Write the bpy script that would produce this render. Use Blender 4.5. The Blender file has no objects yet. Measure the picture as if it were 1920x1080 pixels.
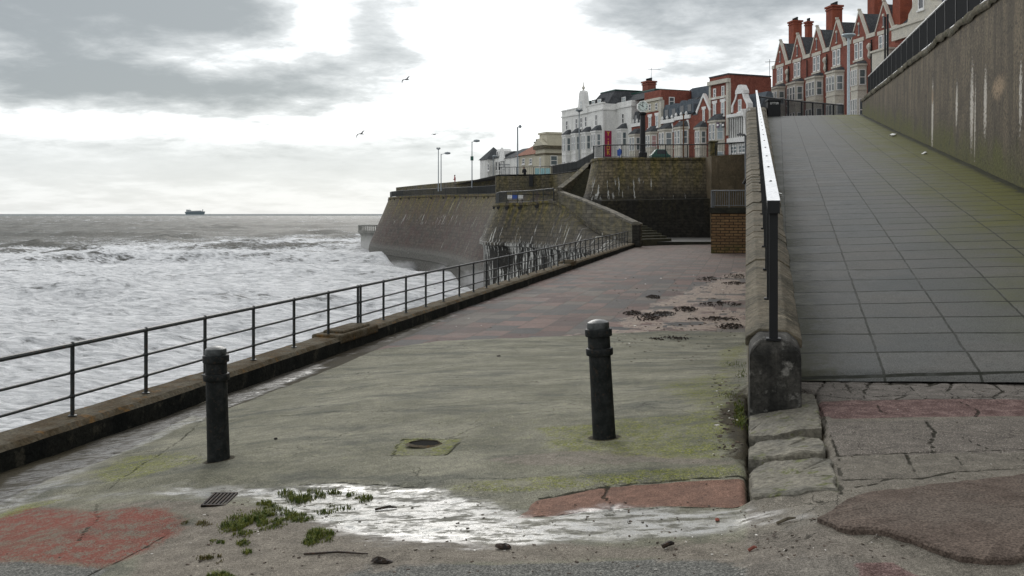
import bpy, math, random
import numpy as np
from mathutils import Vector, Matrix
random.seed(7)
SC = bpy.context.scene
COL = SC.collection
# ------------------------------------------------------------------ camera
F = 1900.0; HY = 400.5; T0 = 440.0/F
TH = math.atan(T0); CT, ST = math.cos(TH), math.sin(TH)
cam = bpy.data.cameras.new('camera'); camo = bpy.data.objects.new('camera', cam); COL.objects.link(camo)
cam.sensor_width = 36; cam.lens = F/1920*36; cam.shift_y = -(540-HY)/1920.0
cam.clip_start = .1; cam.clip_end = 90000
camo.location = (0, 0, 0); camo.rotation_euler = (math.pi/2, 0, TH)
SC.camera = camo
SC.view_settings.view_transform = 'Standard'; SC.view_settings.look = 'None'
SC.view_settings.gamma = 1; SC.view_settings.exposure = 0.46
# ------------------------------------------------------------------ node helpers
class NT:
    def __init__(s, tree): s.t = tree; s.n = tree.nodes; s.l = tree.links
    def new(s, typ, **kw):
        n = s.n.new(typ)
        for k, v in kw.items(): setattr(n, k, v)
        return n
    def put(s, sock, v):
        if v is None: return
        if isinstance(v, bpy.types.NodeSocket): s.l.new(v, sock)
        else:
            if isinstance(v, (tuple, list)) and len(v) == 3 and sock.type == 'RGBA': v = (*v, 1)
            sock.default_value = v
    def m(s, op, a, b=None, c=None, clamp=False):
        n = s.new('ShaderNodeMath', operation=op, use_clamp=clamp)
        for i, v in enumerate((a, b, c)):
            if v is not None: s.put(n.inputs[i], v)
        return n.outputs[0]
    def vm(s, op, a, b=None):
        n = s.new('ShaderNodeVectorMath', operation=op); s.put(n.inputs[0], a)
        if b is not None:
            if op == 'SCALE': s.put(n.inputs[3], b)
            else: s.put(n.inputs[1], b)
        return n.outputs[0] if op not in ('DOT_PRODUCT', 'LENGTH') else n.outputs[1]
    def mix(s, f, a, b, mode='MIX'):
        n = s.new('ShaderNodeMix', data_type='RGBA', blend_type=mode)
        s.put(n.inputs[0], f); s.put(n.inputs[6], a); s.put(n.inputs[7], b); return n.outputs[2]
    def noise(s, vec, scale, det=4, rough=.55, dist=0, col=False):
        n = s.new('ShaderNodeTexNoise'); s.put(n.inputs['Vector'], vec)
        n.inputs['Scale'].default_value = scale; n.inputs['Detail'].default_value = det
        n.inputs['Roughness'].default_value = rough; n.inputs['Distortion'].default_value = dist
        return n.outputs[1 if col else 0]
    def voro(s, vec, scale, feat='F1', out=0):
        n = s.new('ShaderNodeTexVoronoi', feature=feat); s.put(n.inputs['Vector'], vec)
        n.inputs['Scale'].default_value = scale; return n.outputs[out]
    def sm(s, v, lo, hi, a=0.0, b=1.0):
        n = s.new('ShaderNodeMapRange', interpolation_type='SMOOTHSTEP'); s.put(n.inputs[0], v)
        n.inputs[1].default_value = lo; n.inputs[2].default_value = hi
        n.inputs[3].default_value = a; n.inputs[4].default_value = b; return n.outputs[0]
    def mapv(s, vec, scale=(1, 1, 1), rot=(0, 0, 0), loc=(0, 0, 0)):
        n = s.new('ShaderNodeMapping'); s.put(n.inputs[0], vec)
        n.inputs['Scale'].default_value = scale; n.inputs['Rotation'].default_value = rot
        n.inputs['Location'].default_value = loc; return n.outputs[0]
    def pos(s): return s.new('ShaderNodeNewGeometry').outputs['Position']
    def sep(s, v):
        n = s.new('ShaderNodeSeparateXYZ'); s.put(n.inputs[0], v); return n.outputs
    def comb(s, x, y, z):
        n = s.new('ShaderNodeCombineXYZ')
        for i, v in enumerate((x, y, z)): s.put(n.inputs[i], v)
        return n.outputs[0]
    def bump(s, h, strength=.3, dist=.02, nrm=None):
        n = s.new('ShaderNodeBump'); s.put(n.inputs['Height'], h)
        n.inputs['Strength'].default_value = strength; n.inputs['Distance'].default_value = dist
        if nrm is not None: s.put(n.inputs['Normal'], nrm)
        return n.outputs[0]
def newmat(name):
    m = bpy.data.materials.new(name); m.use_nodes = True
    t = NT(m.node_tree); bs = m.node_tree.nodes['Principled BSDF']
    return m, t, bs
# ------------------------------------------------------------------ world
w = bpy.data.worlds.new('World'); SC.world = w; w.use_nodes = True
t = NT(w.node_tree)
bg = w.node_tree.nodes['Background']
SUN_EL, SUN_AZ = math.radians(27), TH + math.radians(9)      # azimuth counter-clockwise from +Y
sky = t.new('ShaderNodeTexSky', sky_type='NISHITA'); sky.sun_disc = False
sky.sun_elevation = SUN_EL; sky.sun_rotation = -SUN_AZ
d = t.vm('NORMALIZE', t.new('ShaderNodeTexCoord').outputs['Generated'])
dx, dy, dz = t.sep(d)
zc = t.m('MAXIMUM', dz, 0.0)
inv = t.m('DIVIDE', 1.0, t.m('ADD', zc, .16))
q = t.comb(t.m('MULTIPLY', dx, inv), t.m('MULTIPLY', dy, inv), 0.0)
n1 = t.noise(t.mapv(q, loc=(3.1, 1.7, 0)), 1.9, 8, .58, .3)
n2 = t.noise(t.mapv(q, loc=(7.3, 4.2, 2)), 5.2, 7, .62, .2)
az = t.m('ARCTAN2', t.m('MULTIPLY', dx, -1.0), dy)
el = t.m('ARCSINE', dz)
def blob(px, py, wx, wy, amp):
    L = (px-960)/F; e = (HY-py)/F
    a0 = TH - math.atan(L); e0 = math.atan(e/math.sqrt(1+L*L))
    a = t.m('MULTIPLY', t.m('SUBTRACT', az, a0), F/wx); b = t.m('MULTIPLY', t.m('SUBTRACT', el, e0), F/wy)
    r = t.m('ADD', t.m('MULTIPLY', a, a), t.m('MULTIPLY', b, b))
    return t.m('MULTIPLY', t.m('EXPONENT', t.m('MULTIPLY', r, -1.0)), amp)
dark = t.m('MULTIPLY', t.m('ADD', t.m('MULTIPLY', n1, 1.7), t.m('MULTIPLY', n2, 1.15)), 1.0)   # ~1.2 mean
dark = t.m('SUBTRACT', dark, 1.36)
for bl in [(40, 10, 420, 100, .78), (330, -20, 260, 70, .55), (150, 200, 520, 160, .14), (120, 150, 260, 42, .62), (720, 50, 85, 90, .5), (540, 125, 100, 35, .38), (590, 40, 60, 60, -.3), (910, 60, 70, 130, -.6),
           (1250, 0, 250, 75, .7), (420, 195, 220, 40, .3), (980, 90, 150, 110, -.75), (560, 20, 70, 40, -.25), (1330, 120, 200, 60, .2),
           (1560, -40, 300, 90, .3), (420, 110, 120, 40, -.35), (130, 225, 330, 28, -.3), (560, 235, 200, 22, -.3), (650, 300, 420, 40, .28), (200, 320, 600, 50, .3), (480, 180, 190, 38, .32), (350, 110, 200, 40, .15),
           (880, 190, 90, 50, .2), (760, -260, 800, 130, -.6)]:
    dark = t.m('ADD', dark, blob(*bl))
k = t.sm(dark, -.27, 1.05)
cr = t.new('ShaderNodeValToRGB'); t.put(cr.inputs[0], k)
e_ = cr.color_ramp.elements
e_[0].position = 0; e_[0].color = (1.06, 1.07, 1.08, 1); e_[1].position = 1; e_[1].color = (.27, .29, .30, 1)
x = e_.new(.2); x.color = (.92, .935, .945, 1)
x = e_.new(.5); x.color = (.56, .578, .583, 1)
cloud = cr.outputs[0]
# thin grey veil at the horizon
veil = t.sm(t.m('ADD', el, t.m('MULTIPLY', t.m('SUBTRACT', n2, .5), .05)), .045, .095, 1.0, 0.0)
cloud = t.mix(t.m('MULTIPLY', veil, .8), cloud, (.60, .62, .63))
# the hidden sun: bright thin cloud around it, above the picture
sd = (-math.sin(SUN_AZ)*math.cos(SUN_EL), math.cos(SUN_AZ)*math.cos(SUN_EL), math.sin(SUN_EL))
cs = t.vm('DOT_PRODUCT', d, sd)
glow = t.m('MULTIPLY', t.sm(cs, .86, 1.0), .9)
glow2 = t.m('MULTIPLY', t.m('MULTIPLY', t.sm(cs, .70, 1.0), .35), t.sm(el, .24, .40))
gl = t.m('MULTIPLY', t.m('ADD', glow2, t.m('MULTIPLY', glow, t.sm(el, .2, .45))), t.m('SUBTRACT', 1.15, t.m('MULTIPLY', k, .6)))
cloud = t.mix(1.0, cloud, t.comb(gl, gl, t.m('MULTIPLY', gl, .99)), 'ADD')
blue = t.mix(1.0, sky.outputs[0], (.06, .075, .09), 'MULTIPLY')
fin = t.mix(.94, blue, cloud)
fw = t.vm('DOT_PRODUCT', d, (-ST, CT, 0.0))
over = t.m('MAXIMUM', t.sm(el, .45, .95), t.sm(fw, .1, -.7))       # heavy cloud overhead; unseen sky behind the camera also darkened to cut the light
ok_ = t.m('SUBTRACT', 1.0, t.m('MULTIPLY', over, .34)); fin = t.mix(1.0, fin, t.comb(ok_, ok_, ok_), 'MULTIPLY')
fin = t.mix(t.sm(dz, -.02, .0, 1.0, 0.0), fin, (.2, .21, .21))
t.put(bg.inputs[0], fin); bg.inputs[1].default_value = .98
w.cycles.sampling_method = 'MANUAL'; w.cycles.sample_map_resolution = 1024
sun = bpy.data.lights.new('sun', 'SUN'); sun.energy = .6; sun.angle = math.radians(14); sun.color = (1, .965, .91)
suno = bpy.data.objects.new('sun', sun); COL.objects.link(suno)
suno.rotation_euler = Vector(sd).to_track_quat('Z', 'Y').to_euler()
# ------------------------------------------------------------------ space helpers
def wl(L, D, z=0.0): return Vector((L*CT - D*ST, L*ST + D*CT, z))
def at(x, y, D): return wl((x-960)/F*D, D, (HY-y)/F*D)
def on(x, y, z): return at(x, y, z*F/(HY-y))
# ------------------------------------------------------------------ object helpers
def tag(o, label=None, cat=None, group=None, kind=None):
    if label: o['label'] = label
    if cat: o['category'] = cat
    if group: o['group'] = group
    if kind: o['kind'] = kind
    return o
ORG = {}
def thing(name, loc, label, cat, group=None):
    o = bpy.data.objects.new(name, None); o.empty_display_size = .2; COL.objects.link(o)
    o.location = loc; ORG[o.name] = Vector(loc); return tag(o, label, cat, group)
class MB:
    def __init__(s): s.v = []; s.f = []
    def add(s, vs, fs):
        b = len(s.v); s.v += [tuple(p) for p in vs]; s.f += [tuple(b+i for i in f) for f in fs]; return s
    def hexa(s, p):   # 8 points: bottom 4 (ccw), top 4
        return s.add(p, [(3, 2, 1, 0), (4, 5, 6, 7), (0, 1, 5, 4), (1, 2, 6, 5), (2, 3, 7, 6), (3, 0, 4, 7)])
    def box(s, x0, x1, y0, y1, z0, z1, fr=None):
        p = [(x0, y0, z0), (x1, y0, z0), (x1, y1, z0), (x0, y1, z0), (x0, y0, z1), (x1, y0, z1), (x1, y1, z1), (x0, y1, z1)]
        if fr: p = [fr(*a) for a in p]
        return s.hexa(p)
    def prism(s, poly, d0, d1, fr=None):   # polygon in (s,z), extruded in depth
        n = len(poly)
        a = [(p[0], d0, p[1]) for p in poly] + [(p[0], d1, p[1]) for p in poly]
        if fr: a = [fr(*q) for q in a]
        return s.add(a, [tuple(range(n)), tuple(range(2*n-1, n-1, -1))] + [((i+1) % n, i, i+n, (i+1) % n+n) for i in range(n)])
    def tube(s, pts, r, n=8, caps=True):
        pts = [Vector(p) for p in pts]; rs = r if isinstance(r, (list, tuple)) else [r]*len(pts)
        rings = []
        up = None
        for i, p in enumerate(pts):
            dv = (pts[min(i+1, len(pts)-1)] - pts[max(i-1, 0)]).normalized()
            if up is None: up = Vector((0, 0, 1)) if abs(dv.z) < .9 else Vector((1, 0, 0))
            a = dv.cross(up).normalized(); b = a.cross(dv).normalized()
            rings.append([p + (a*math.cos(2*math.pi*k/n) + b*math.sin(2*math.pi*k/n))*rs[i] for k in range(n)])
        vs = [q for r_ in rings for q in r_]; fs = []
        for i in range(len(pts)-1):
            for k in range(n): fs.append((i*n+k, i*n+(k+1) % n, (i+1)*n+(k+1) % n, (i+1)*n+k))
        if caps: fs += [tuple(range(n-1, -1, -1)), tuple((len(pts)-1)*n+k for k in range(n))]
        return s.add(vs, fs)
    def lathe(s, c, prof, n=24, mat=None):   # prof: (r,z) bottom to top
        vs = []; fs = []
        for r, z in prof:
            for k in range(n):
                a = 2*math.pi*k/n; p = Vector((r*math.cos(a), r*math.sin(a), z))
                if mat: p = mat @ p
                vs.append(p + Vector(c))
        for i in range(len(prof)-1):
            for k in range(n): fs.append((i*n+k, i*n+(k+1) % n, (i+1)*n+(k+1) % n, (i+1)*n+k))
        fs += [tuple(range(n-1, -1, -1)), tuple((len(prof)-1)*n+k for k in range(n))]
        return s.add(vs, fs)
    def build(s, name, mat, parent=None, smooth=False, bevel=0, org=None):
        o0 = Vector((0, 0, 0))
        if parent is not None: o0 = ORG[parent.name]
        elif org is not None: o0 = Vector(org)
        me = bpy.data.meshes.new(name)
        me.from_pydata([tuple(Vector(v)-o0) for v in s.v], [], s.f); me.materials.append(mat)
        if smooth: me.polygons.foreach_set('use_smooth', [True]*len(me.polygons))
        me.update()
        if getattr(s, 'sz', None):
            a = me.attributes.new('sz', 'FLOAT_VECTOR', 'POINT'); a.data.foreach_set('vector', [c for v in s.sz for c in v])
        o = bpy.data.objects.new(name, me); COL.objects.link(o)
        if parent is not None: o.parent = parent; ORG[o.name] = o0
        else: o.location = o0; ORG[o.name] = o0
        if bevel:
            b = o.modifiers.new('bevel', 'BEVEL'); b.width = bevel; b.segments = 2; b.limit_method = 'ANGLE'
        if smooth and bevel == 0 and smooth != 2:
            try: me.set_sharp_from_angle(angle=math.radians(40))
            except Exception: pass
        return o
class Frame:
    def __init__(s, o, u, n): s.o = Vector(o); s.u = Vector(u).normalized(); s.n = Vector(n).normalized()
    def __call__(s, a, b, c): p = s.o + s.u*a + s.n*b; return Vector((p.x, p.y, c))
def text_mesh(mb, txt, size, fr_fn, depth=.01, center=True):
    c = bpy.data.curves.new('t', 'FONT'); c.body = txt; c.size = size; c.extrude = depth
    if center: c.align_x = 'CENTER'; c.align_y = 'CENTER'
    o = bpy.data.objects.new('t', c); COL.objects.link(o); bpy.context.view_layer.update()
    me = o.evaluated_get(bpy.context.evaluated_depsgraph_get()).to_mesh()
    vs = [fr_fn(v.co.x, v.co.y, v.co.z) for v in me.vertices]; fs = [tuple(p.vertices) for p in me.polygons]
    mb.add(vs, fs); o.to_mesh_clear(); bpy.data.objects.remove(o); bpy.data.curves.remove(c)
def copy_tree(o, parent=None):
    c = o.copy(); COL.objects.link(c)
    ORG[c.name] = ORG.get(o.name, Vector((0, 0, 0)))
    if parent is not None: c.parent = parent
    for ch in list(o.children): copy_tree(ch, c)
    return c
# numpy noise
def vnoise(x, y, seed=0):
    xi = np.floor(x).astype(np.int64); yi = np.floor(y).astype(np.int64); fx = x-xi; fy = y-yi
    fx = fx*fx*(3-2*fx); fy = fy*fy*(3-2*fy)
    def h(a, b):
        n = (a*374761393 + b*668265263 + seed*982451653) & 0xFFFFFFFF
        n = ((n ^ (n >> 13))*1274126177) & 0xFFFFFFFF
        return ((n ^ (n >> 16)) & 0xFFFF)/65535.0
    return (h(xi, yi)*(1-fx)+h(xi+1, yi)*fx)*(1-fy) + (h(xi, yi+1)*(1-fx)+h(xi+1, yi+1)*fx)*fy
def fbm(x, y, o=4, seed=0, g=.5):
    a = 1; s = 0; n = 0
    for i in range(o): s = s+a*vnoise(x*2**i, y*2**i, seed+i*17); n += a; a *= g
    return s/n
# ------------------------------------------------------------------ materials
def rough_mat(name, c1, c2, scale=2.0, rough=.85, bump=.4, bdist=.02, c3=None, streak=None, streakc=None, fine=18, spec=.3, stretch=(1, 1, 1), metal=0, moss=None):
    """weathered surface: two tones by large noise, third by patches, optional vertical streaks"""
    m, t, bs = newmat(name); p = t.mapv(t.pos(), scale=stretch)
    n = t.noise(p, scale, 6, .62); col = t.mix(t.sm(n, .38, .62), c1, c2)
    if c3 is not None:
        n3 = t.noise(t.mapv(p, loc=(5, 9, 2)), scale*2.3, 5, .65); col = t.mix(t.sm(n3, .55, .68), col, c3)
    if streak:
        sp = t.mapv(t.pos(), scale=(streak, streak, streak*.06)); ns = t.noise(sp, 1.0, 5, .6)
        col = t.mix(t.m('MULTIPLY', t.sm(ns, .5, .68), .75), col, streakc)
    if moss:
        z = t.sep(t.pos())[2]
        mz = t.m('MULTIPLY', t.sm(t.noise(p, scale*1.5, 6, .7), .42, .6), t.sm(z, moss[0], moss[1]))
        col = t.mix(mz, col, moss[2])
    nf = t.noise(p, fine, 5, .7)
    col = t.mix(1.0, col, t.comb(*[t.sm(nf, .25, .75, .55, 1.45)]*3), 'MULTIPLY')
    t.put(bs.inputs['Base Color'], col); bs.inputs['Roughness'].default_value = rough
    bs.inputs['Specular IOR Level'].default_value = spec; bs.inputs['Metallic'].default_value = metal
    t.put(bs.inputs['Normal'], t.bump(t.m('ADD', nf, t.m('MULTIPLY', n, 1.5)), bump, bdist))
    return m
def brick_mat(name, c1, c2, cm, bw, bh, u, rough=.85, stain=None, stainc=(.05, .05, .045), moss=None, mort=.03, bumpd=.02):
    """masonry in courses on walls whose horizontal runs along unit vector u"""
    m, t, bs = newmat(name); p = t.pos(); z = t.sep(p)[2]
    s_ = t.vm('DOT_PRODUCT', p, (u[0], u[1], 0))
    b = t.new('ShaderNodeTexBrick'); t.put(b.inputs['Vector'], t.comb(s_, z, 0.0))
    b.inputs['Scale'].default_value = 1; b.inputs['Brick Width'].default_value = bw; b.inputs['Row Height'].default_value = bh
    b.inputs['Mortar Size'].default_value = mort*bh; b.inputs['Mortar Smooth'].default_value = .3; b.inputs['Bias'].default_value = -.1
    t.put(b.inputs['Color1'], c1); t.put(b.inputs['Color2'], c2); t.put(b.inputs['Mortar'], cm)
    n = t.noise(p, .9, 6, .65); nf = t.noise(p, 14, 5, .7)
    col = b.outputs[0]
    if stain: col = t.mix(t.m('MULTIPLY', t.sm(n, .4, .66), stain), col, stainc)
    if moss:
        mz = t.m('MULTIPLY', t.sm(t.noise(p, 1.3, 6, .7), .42, .6), t.sm(z, moss[0], moss[1])); col = t.mix(mz, col, moss[2])
    col = t.mix(1.0, col, t.comb(*[t.sm(nf, .2, .8, .7, 1.3)]*3), 'MULTIPLY')
    t.put(bs.inputs['Base Color'], col); bs.inputs['Roughness'].default_value = rough; bs.inputs['Specular IOR Level'].default_value = .25
    t.put(bs.inputs['Normal'], t.bump(t.m('ADD', t.m('MULTIPLY', b.outputs[1], -1.2), nf), .6, bumpd))
    return m
def plain(name, c, rough=.6, metal=0, spec=.5, var=.15):
    m, t, bs = newmat(name); n = t.noise(t.pos(), 7, 4, .6)
    v = t.sm(n, .3, .7, 1-var, 1+var); col = t.mix(1.0, c, t.comb(v, v, v), 'MULTIPLY')
    t.put(bs.inputs['Base Color'], col); bs.inputs['Roughness'].default_value = rough; bs.inputs['Metallic'].default_value = metal
    bs.inputs['Specular IOR Level'].default_value = spec; return m
M = {}
M['iron'] = rough_mat('black painted iron', (.003, .005, .005), (.014, .016, .016), 14, .6, .5, .004, c3=(.03, .022, .016), fine=60, spec=.22)
M['railiron'] = rough_mat('rail paint', (.018, .022, .023), (.03, .035, .034), 9, .5, .4, .002, c3=(.05, .028, .018), fine=60, spec=.3)
M['rust'] = rough_mat('rust stain', (.16, .07, .03), (.10, .06, .035), 12, .9)
M['kerb_face'] = rough_mat('shaded kerb concrete', (.008, .009, .008), (.02, .02, .016), 1.7, .85, .9, .03, c3=(.045, .042, .032), streak=2.5, streakc=(.006, .007, .006), fine=22, spec=.08)  # backlit face: its shade is put into the near-black base colour
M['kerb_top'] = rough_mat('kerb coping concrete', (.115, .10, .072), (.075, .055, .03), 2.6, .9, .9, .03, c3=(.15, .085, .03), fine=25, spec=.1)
M['white_metal'] = rough_mat('galvanised cap', (.5, .52, .54), (.62, .63, .64), 3, .33, .2, .004, fine=40, metal=.0, spec=1.0)
M['sandstone'] = rough_mat('sandstone coping', (.135, .115, .08), (.07, .062, .042), 1.8, .9, .9, .03, c3=(.19, .165, .115), fine=20)
M['pier'] = rough_mat('stained concrete pier', (.018, .018, .016), (.06, .057, .05), 3.4, .9, .8, .02, c3=(.17, .165, .15), streak=7, streakc=(.012, .012, .011), fine=30)
M['concrete_wall'] = rough_mat('stained concrete wall', (.125, .10, .068), (.075, .064, .046), .45, .9, .5, .02, c3=(.15, .12, .08), streak=3.5, streakc=(.05, .043, .034), fine=12)
M['cream'] = rough_mat('cream render', (.50, .47, .37), (.46, .43, .34), 1.5, .8, .1)
M['white_render'] = rough_mat('white render', (.74, .74, .71), (.66, .66, .64), .8, .8, .1, streak=1.2, streakc=(.55, .55, .52))
M['stone_trim'] = rough_mat('stone trim', (.56, .53, .45), (.50, .48, .42), 2, .8, .1)
M['redbrick'] = rough_mat('red brick', (.24, .082, .058), (.185, .062, .045), 1.6, .9, .2, c3=(.24, .10, .07), fine=9)
M['redbrick2'] = rough_mat('dull red brick', (.20, .052, .038), (.15, .042, .032), 1.6, .9, .2, c3=(.22, .07, .05), fine=9)
M['chimney'] = rough_mat('orange brick', (.25, .07, .04), (.19, .055, .034), 1.6, .9, .2)
M['slate'] = rough_mat('slate', (.065, .07, .075), (.09, .095, .10), 2.5, .95, .3, c3=(.035, .038, .04), fine=9, spec=.05)
M['slate_light'] = rough_mat('pale slate', (.10, .12, .14), (.13, .15, .17), 2.5, .95, .2, spec=.05)
M['tile'] = rough_mat('pink roof tile', (.30, .17, .13), (.25, .13, .10), 2, .95, .3, spec=.05)
M['pale_concrete'] = rough_mat('pale sea concrete', (.26, .26, .24), (.18, .18, .165), .6, .9, .3)
M['glass'] = plain('window glass', (.09, .12, .13), .12, 0, .9)
M['glass_dark'] = plain('dark glass', (.03, .035, .04), .12, 0, .6)
M['curtain'] = plain('curtained pane', (.36, .42, .44), .35, 0, .5)
M['frame'] = plain('white window frame', (.72, .72, .70), .5)
M['lamp_grey'] = plain('grey lamp column', (.22, .25, .27), .5)
M['lamp_pale'] = plain('pale blue lamp column', (.45, .52, .55), .4)
M['grey_metal'] = plain('galvanised grey', (.16, .17, .18), .45, .3)
M['blackpaint'] = plain('black paint', (.008, .009, .010), .5, 0, .3)
M['magenta'] = plain('magenta cloth', (.27, .01, .06), .7)
M['yellow'] = plain('yellow paint', (.75, .50, .04), .6)
M['white'] = plain('white paint', (.78, .78, .76), .5)
M['blue'] = plain('blue paint', (.03, .10, .42), .4)
M['green'] = plain('dark green paint', (.012, .075, .055), .35)
M['teal'] = plain('pale teal panel', (.35, .60, .62), .3)
M['darkcloth'] = plain('dark coat', (.015, .016, .02), .9)
M['skin'] = plain('skin', (.45, .28, .2), .6)
M['redp'] = plain('red paint', (.35, .02, .02), .5)
M['ship'] = plain('ship grey', (.13, .17, .19), .6)
M['shipw'] = plain('ship white', (.40, .42, .43), .6)
M['gull'] = plain('gull feathers', (.06, .06, .065), .8)
M['pink'] = plain('pink blind', (.42, .25, .24), .5)
# ------------------------------------------------------------------ ground shape
def interp(x, xs, ys): return np.interp(x, xs, ys)
def g0(X, Y):
    """walking surface height (eye level is z=0)"""
    X = np.asarray(X, float); Y = np.asarray(Y, float)
    near = interp(X, [-9, -7.1, -4.2, -1.1, -.05, .0, .35, 3, 9], [-2.62, -2.54, -2.04, -1.79, -1.70, -1.68, -1.57, -1.50, -1.47])
    plat = -2.54 + .006*(Y-10) + .012*(X+7.1)
    k = np.clip((Y-9.2)/(20-9.2), 0, 1); k = k*k*(3-2*k)*.5 + k*.5
    k = np.where(X > .2, 0, k)
    return near*(1-k) + np.minimum(plat, near+.5)*k
def gp(x, y):
    D = 1.9*F/(y-HY)
    for _ in range(30):
        p = at(x, y, D); z = float(g0(p.x, p.y)); D = .5*D + .5*(-z*F/(y-HY))
    p = at(x, y, D); return Vector((p.x, p.y, float(g0(p.x, p.y))))
def sdf(X, Y, poly):
    """signed distance (positive inside)"""
    d2 = np.full(X.shape, 1e9); ins = np.zeros(X.shape, bool); n = len(poly)
    for i in range(n):
        ax, ay = poly[i][:2]; bx, by = poly[(i+1) % n][:2]; ex, ey = bx-ax, by-ay
        tt = np.clip(((X-ax)*ex+(Y-ay)*ey)/(ex*ex+ey*ey+1e-12), 0, 1)
        d2 = np.minimum(d2, (X-ax-tt*ex)**2+(Y-ay-tt*ey)**2)
        c = ((ay > Y) != (by > Y)) & (X < (bx-ax)*(Y-ay)/((by-ay) if by != ay else 1e-9)+ax); ins ^= c
    return np.where(ins, 1, -1)*np.sqrt(d2)
def pdist(X, Y, lines):
    d2 = np.full(X.shape, 1.0)
    for ln in lines:
        for i in range(len(ln)-1):
            ax, ay = ln[i][:2]; bx, by = ln[i+1][:2]; ex, ey = bx-ax, by-ay
            tt = np.clip(((X-ax)*ex+(Y-ay)*ey)/(ex*ex+ey*ey+1e-12), 0, 1)
            d2 = np.minimum(d2, (X-ax-tt*ex)**2+(Y-ay-tt*ey)**2)
    return np.sqrt(d2)
def GP(pts): return [tuple(gp(*p)) for p in pts]
def grid_mesh(name, X, Y, Z, mat, attrs=None, smooth=True):
    ny, nx = X.shape
    v = np.stack([X, Y, Z], -1).reshape(-1, 3).astype(np.float32)
    i = np.arange(nx*ny).reshape(ny, nx)
    f = np.stack([i[:-1, :-1], i[:-1, 1:], i[1:, 1:], i[1:, :-1]], -1).reshape(-1, 4).astype(np.int32)
    me = bpy.data.meshes.new(name); me.vertices.add(len(v)); me.vertices.foreach_set('co', v.ravel())
    me.loops.add(f.size); me.loops.foreach_set('vertex_index', f.ravel())
    me.polygons.add(len(f)); me.polygons.foreach_set('loop_start', np.arange(0, f.size, 4, dtype=np.int32))
    me.polygons.foreach_set('use_smooth', np.full(len(f), smooth)); me.update(calc_edges=True); me.validate()
    for k, a in (attrs or {}).items():
        at_ = me.attributes.new(k, 'FLOAT_COLOR', 'POINT'); at_.data.foreach_set('color', a.reshape(-1, 4).astype(np.float32).ravel())
    me.materials.append(mat)
    o = bpy.data.objects.new(name, me); COL.objects.link(o); return o
# ------------------------------------------------------------------ ground sheet with painted-on patches
def axis(segs):
    out = []
    for a, b, st in segs: out += list(np.arange(a, b-1e-6, st))
    out.append(segs[-1][1]); return np.array(out)
gx = axis([(-7.1, 3.2, .03), (3.2, 6, .08), (6, 24, 1.5)]); gy = axis([(-14, 3.6, .8), (3.6, 14, .03), (14, 24, .08), (24, 90, .4)])
GX, GY = np.meshgrid(gx, gy)
GZ = g0(GX, GY)
wx = (fbm(GX*1.3, GY*1.3, 4, 3)-.5)*.35; wy = (fbm(GX*1.3, GY*1.3, 4, 9)-.5)*.35
fx_ = (fbm(GX*7, GY*7, 3, 21)-.5)*.12; fy_ = (fbm(GX*7, GY*7, 3, 29)-.5)*.12
def mask(pts, warp=1.0, soft=.07):
    P = GP(pts); s_ = sdf(GX+(wx+fx_)*warp, GY+(wy+fy_)*warp, P); return np.clip(.5+s_/(2*soft), 0, 1)
def mx(*a):
    r = a[0]
    for b in a[1:]: r = np.maximum(r, b)
    return r
lowreg = [(-60, 960), (60, 925), (190, 912), (500, 906), (800, 906), (880, 915), (1000, 920), (1120, 905), (1400, 884), (1404, 935), (1560, 935), (1640, 1000), (1750, 1022), (1850, 1050), (1990, 1040), (2100, 1300), (-400, 1300)]
low = mask(lowreg, .15, .09)
wet = mx(mask([(-60, 945), (0, 935), (120, 893), (205, 884), (190, 912), (500, 907), (800, 907), (900, 940), (1000, 962), (1140, 945), (1250, 940), (1400, 935), (1550, 938), (1545, 972), (1400, 990), (1180, 1012), (1000, 1005), (820, 985), (560, 945), (430, 935), (330, 938), (60, 943), (0, 957)], .8, .17),
         mask([(560, 915), (850, 915), (1000, 965), (1150, 960), (1170, 1005), (960, 1012), (760, 1012), (600, 985), (480, 960)], .9, .25)*.93,
         mask([(440, 745), (600, 690), (760, 632), (900, 575), (960, 555), (850, 560), (700, 620), (560, 668), (440, 722)], .6, .12)*.8,
         mask([(1420, 985), (1500, 965), (1530, 975), (1470, 990)], .6, .1)*.9)
wet *= np.clip(.55+1.5*fbm(GX*2.2, GY*5, 4, 5)-.35*np.clip(2-low*2, 0, 1), 0, 1)**.5
wet *= 1-.6*np.clip(np.abs(GX-gp(800, 950).x)/1.6-.45, 0, 1)
skirt = mask([(-60, 935), (60, 878), (200, 815), (370, 757), (600, 672), (615, 690), (385, 785), (230, 850), (100, 915), (0, 960)], .8, .1)*.5
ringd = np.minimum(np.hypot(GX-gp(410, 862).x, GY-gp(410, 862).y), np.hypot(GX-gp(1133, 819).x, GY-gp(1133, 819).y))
seep = mask([(900, 560), (1150, 470), (1300, 480), (1100, 560), (760, 600), (640, 650)], 1, .4)*.22
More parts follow.
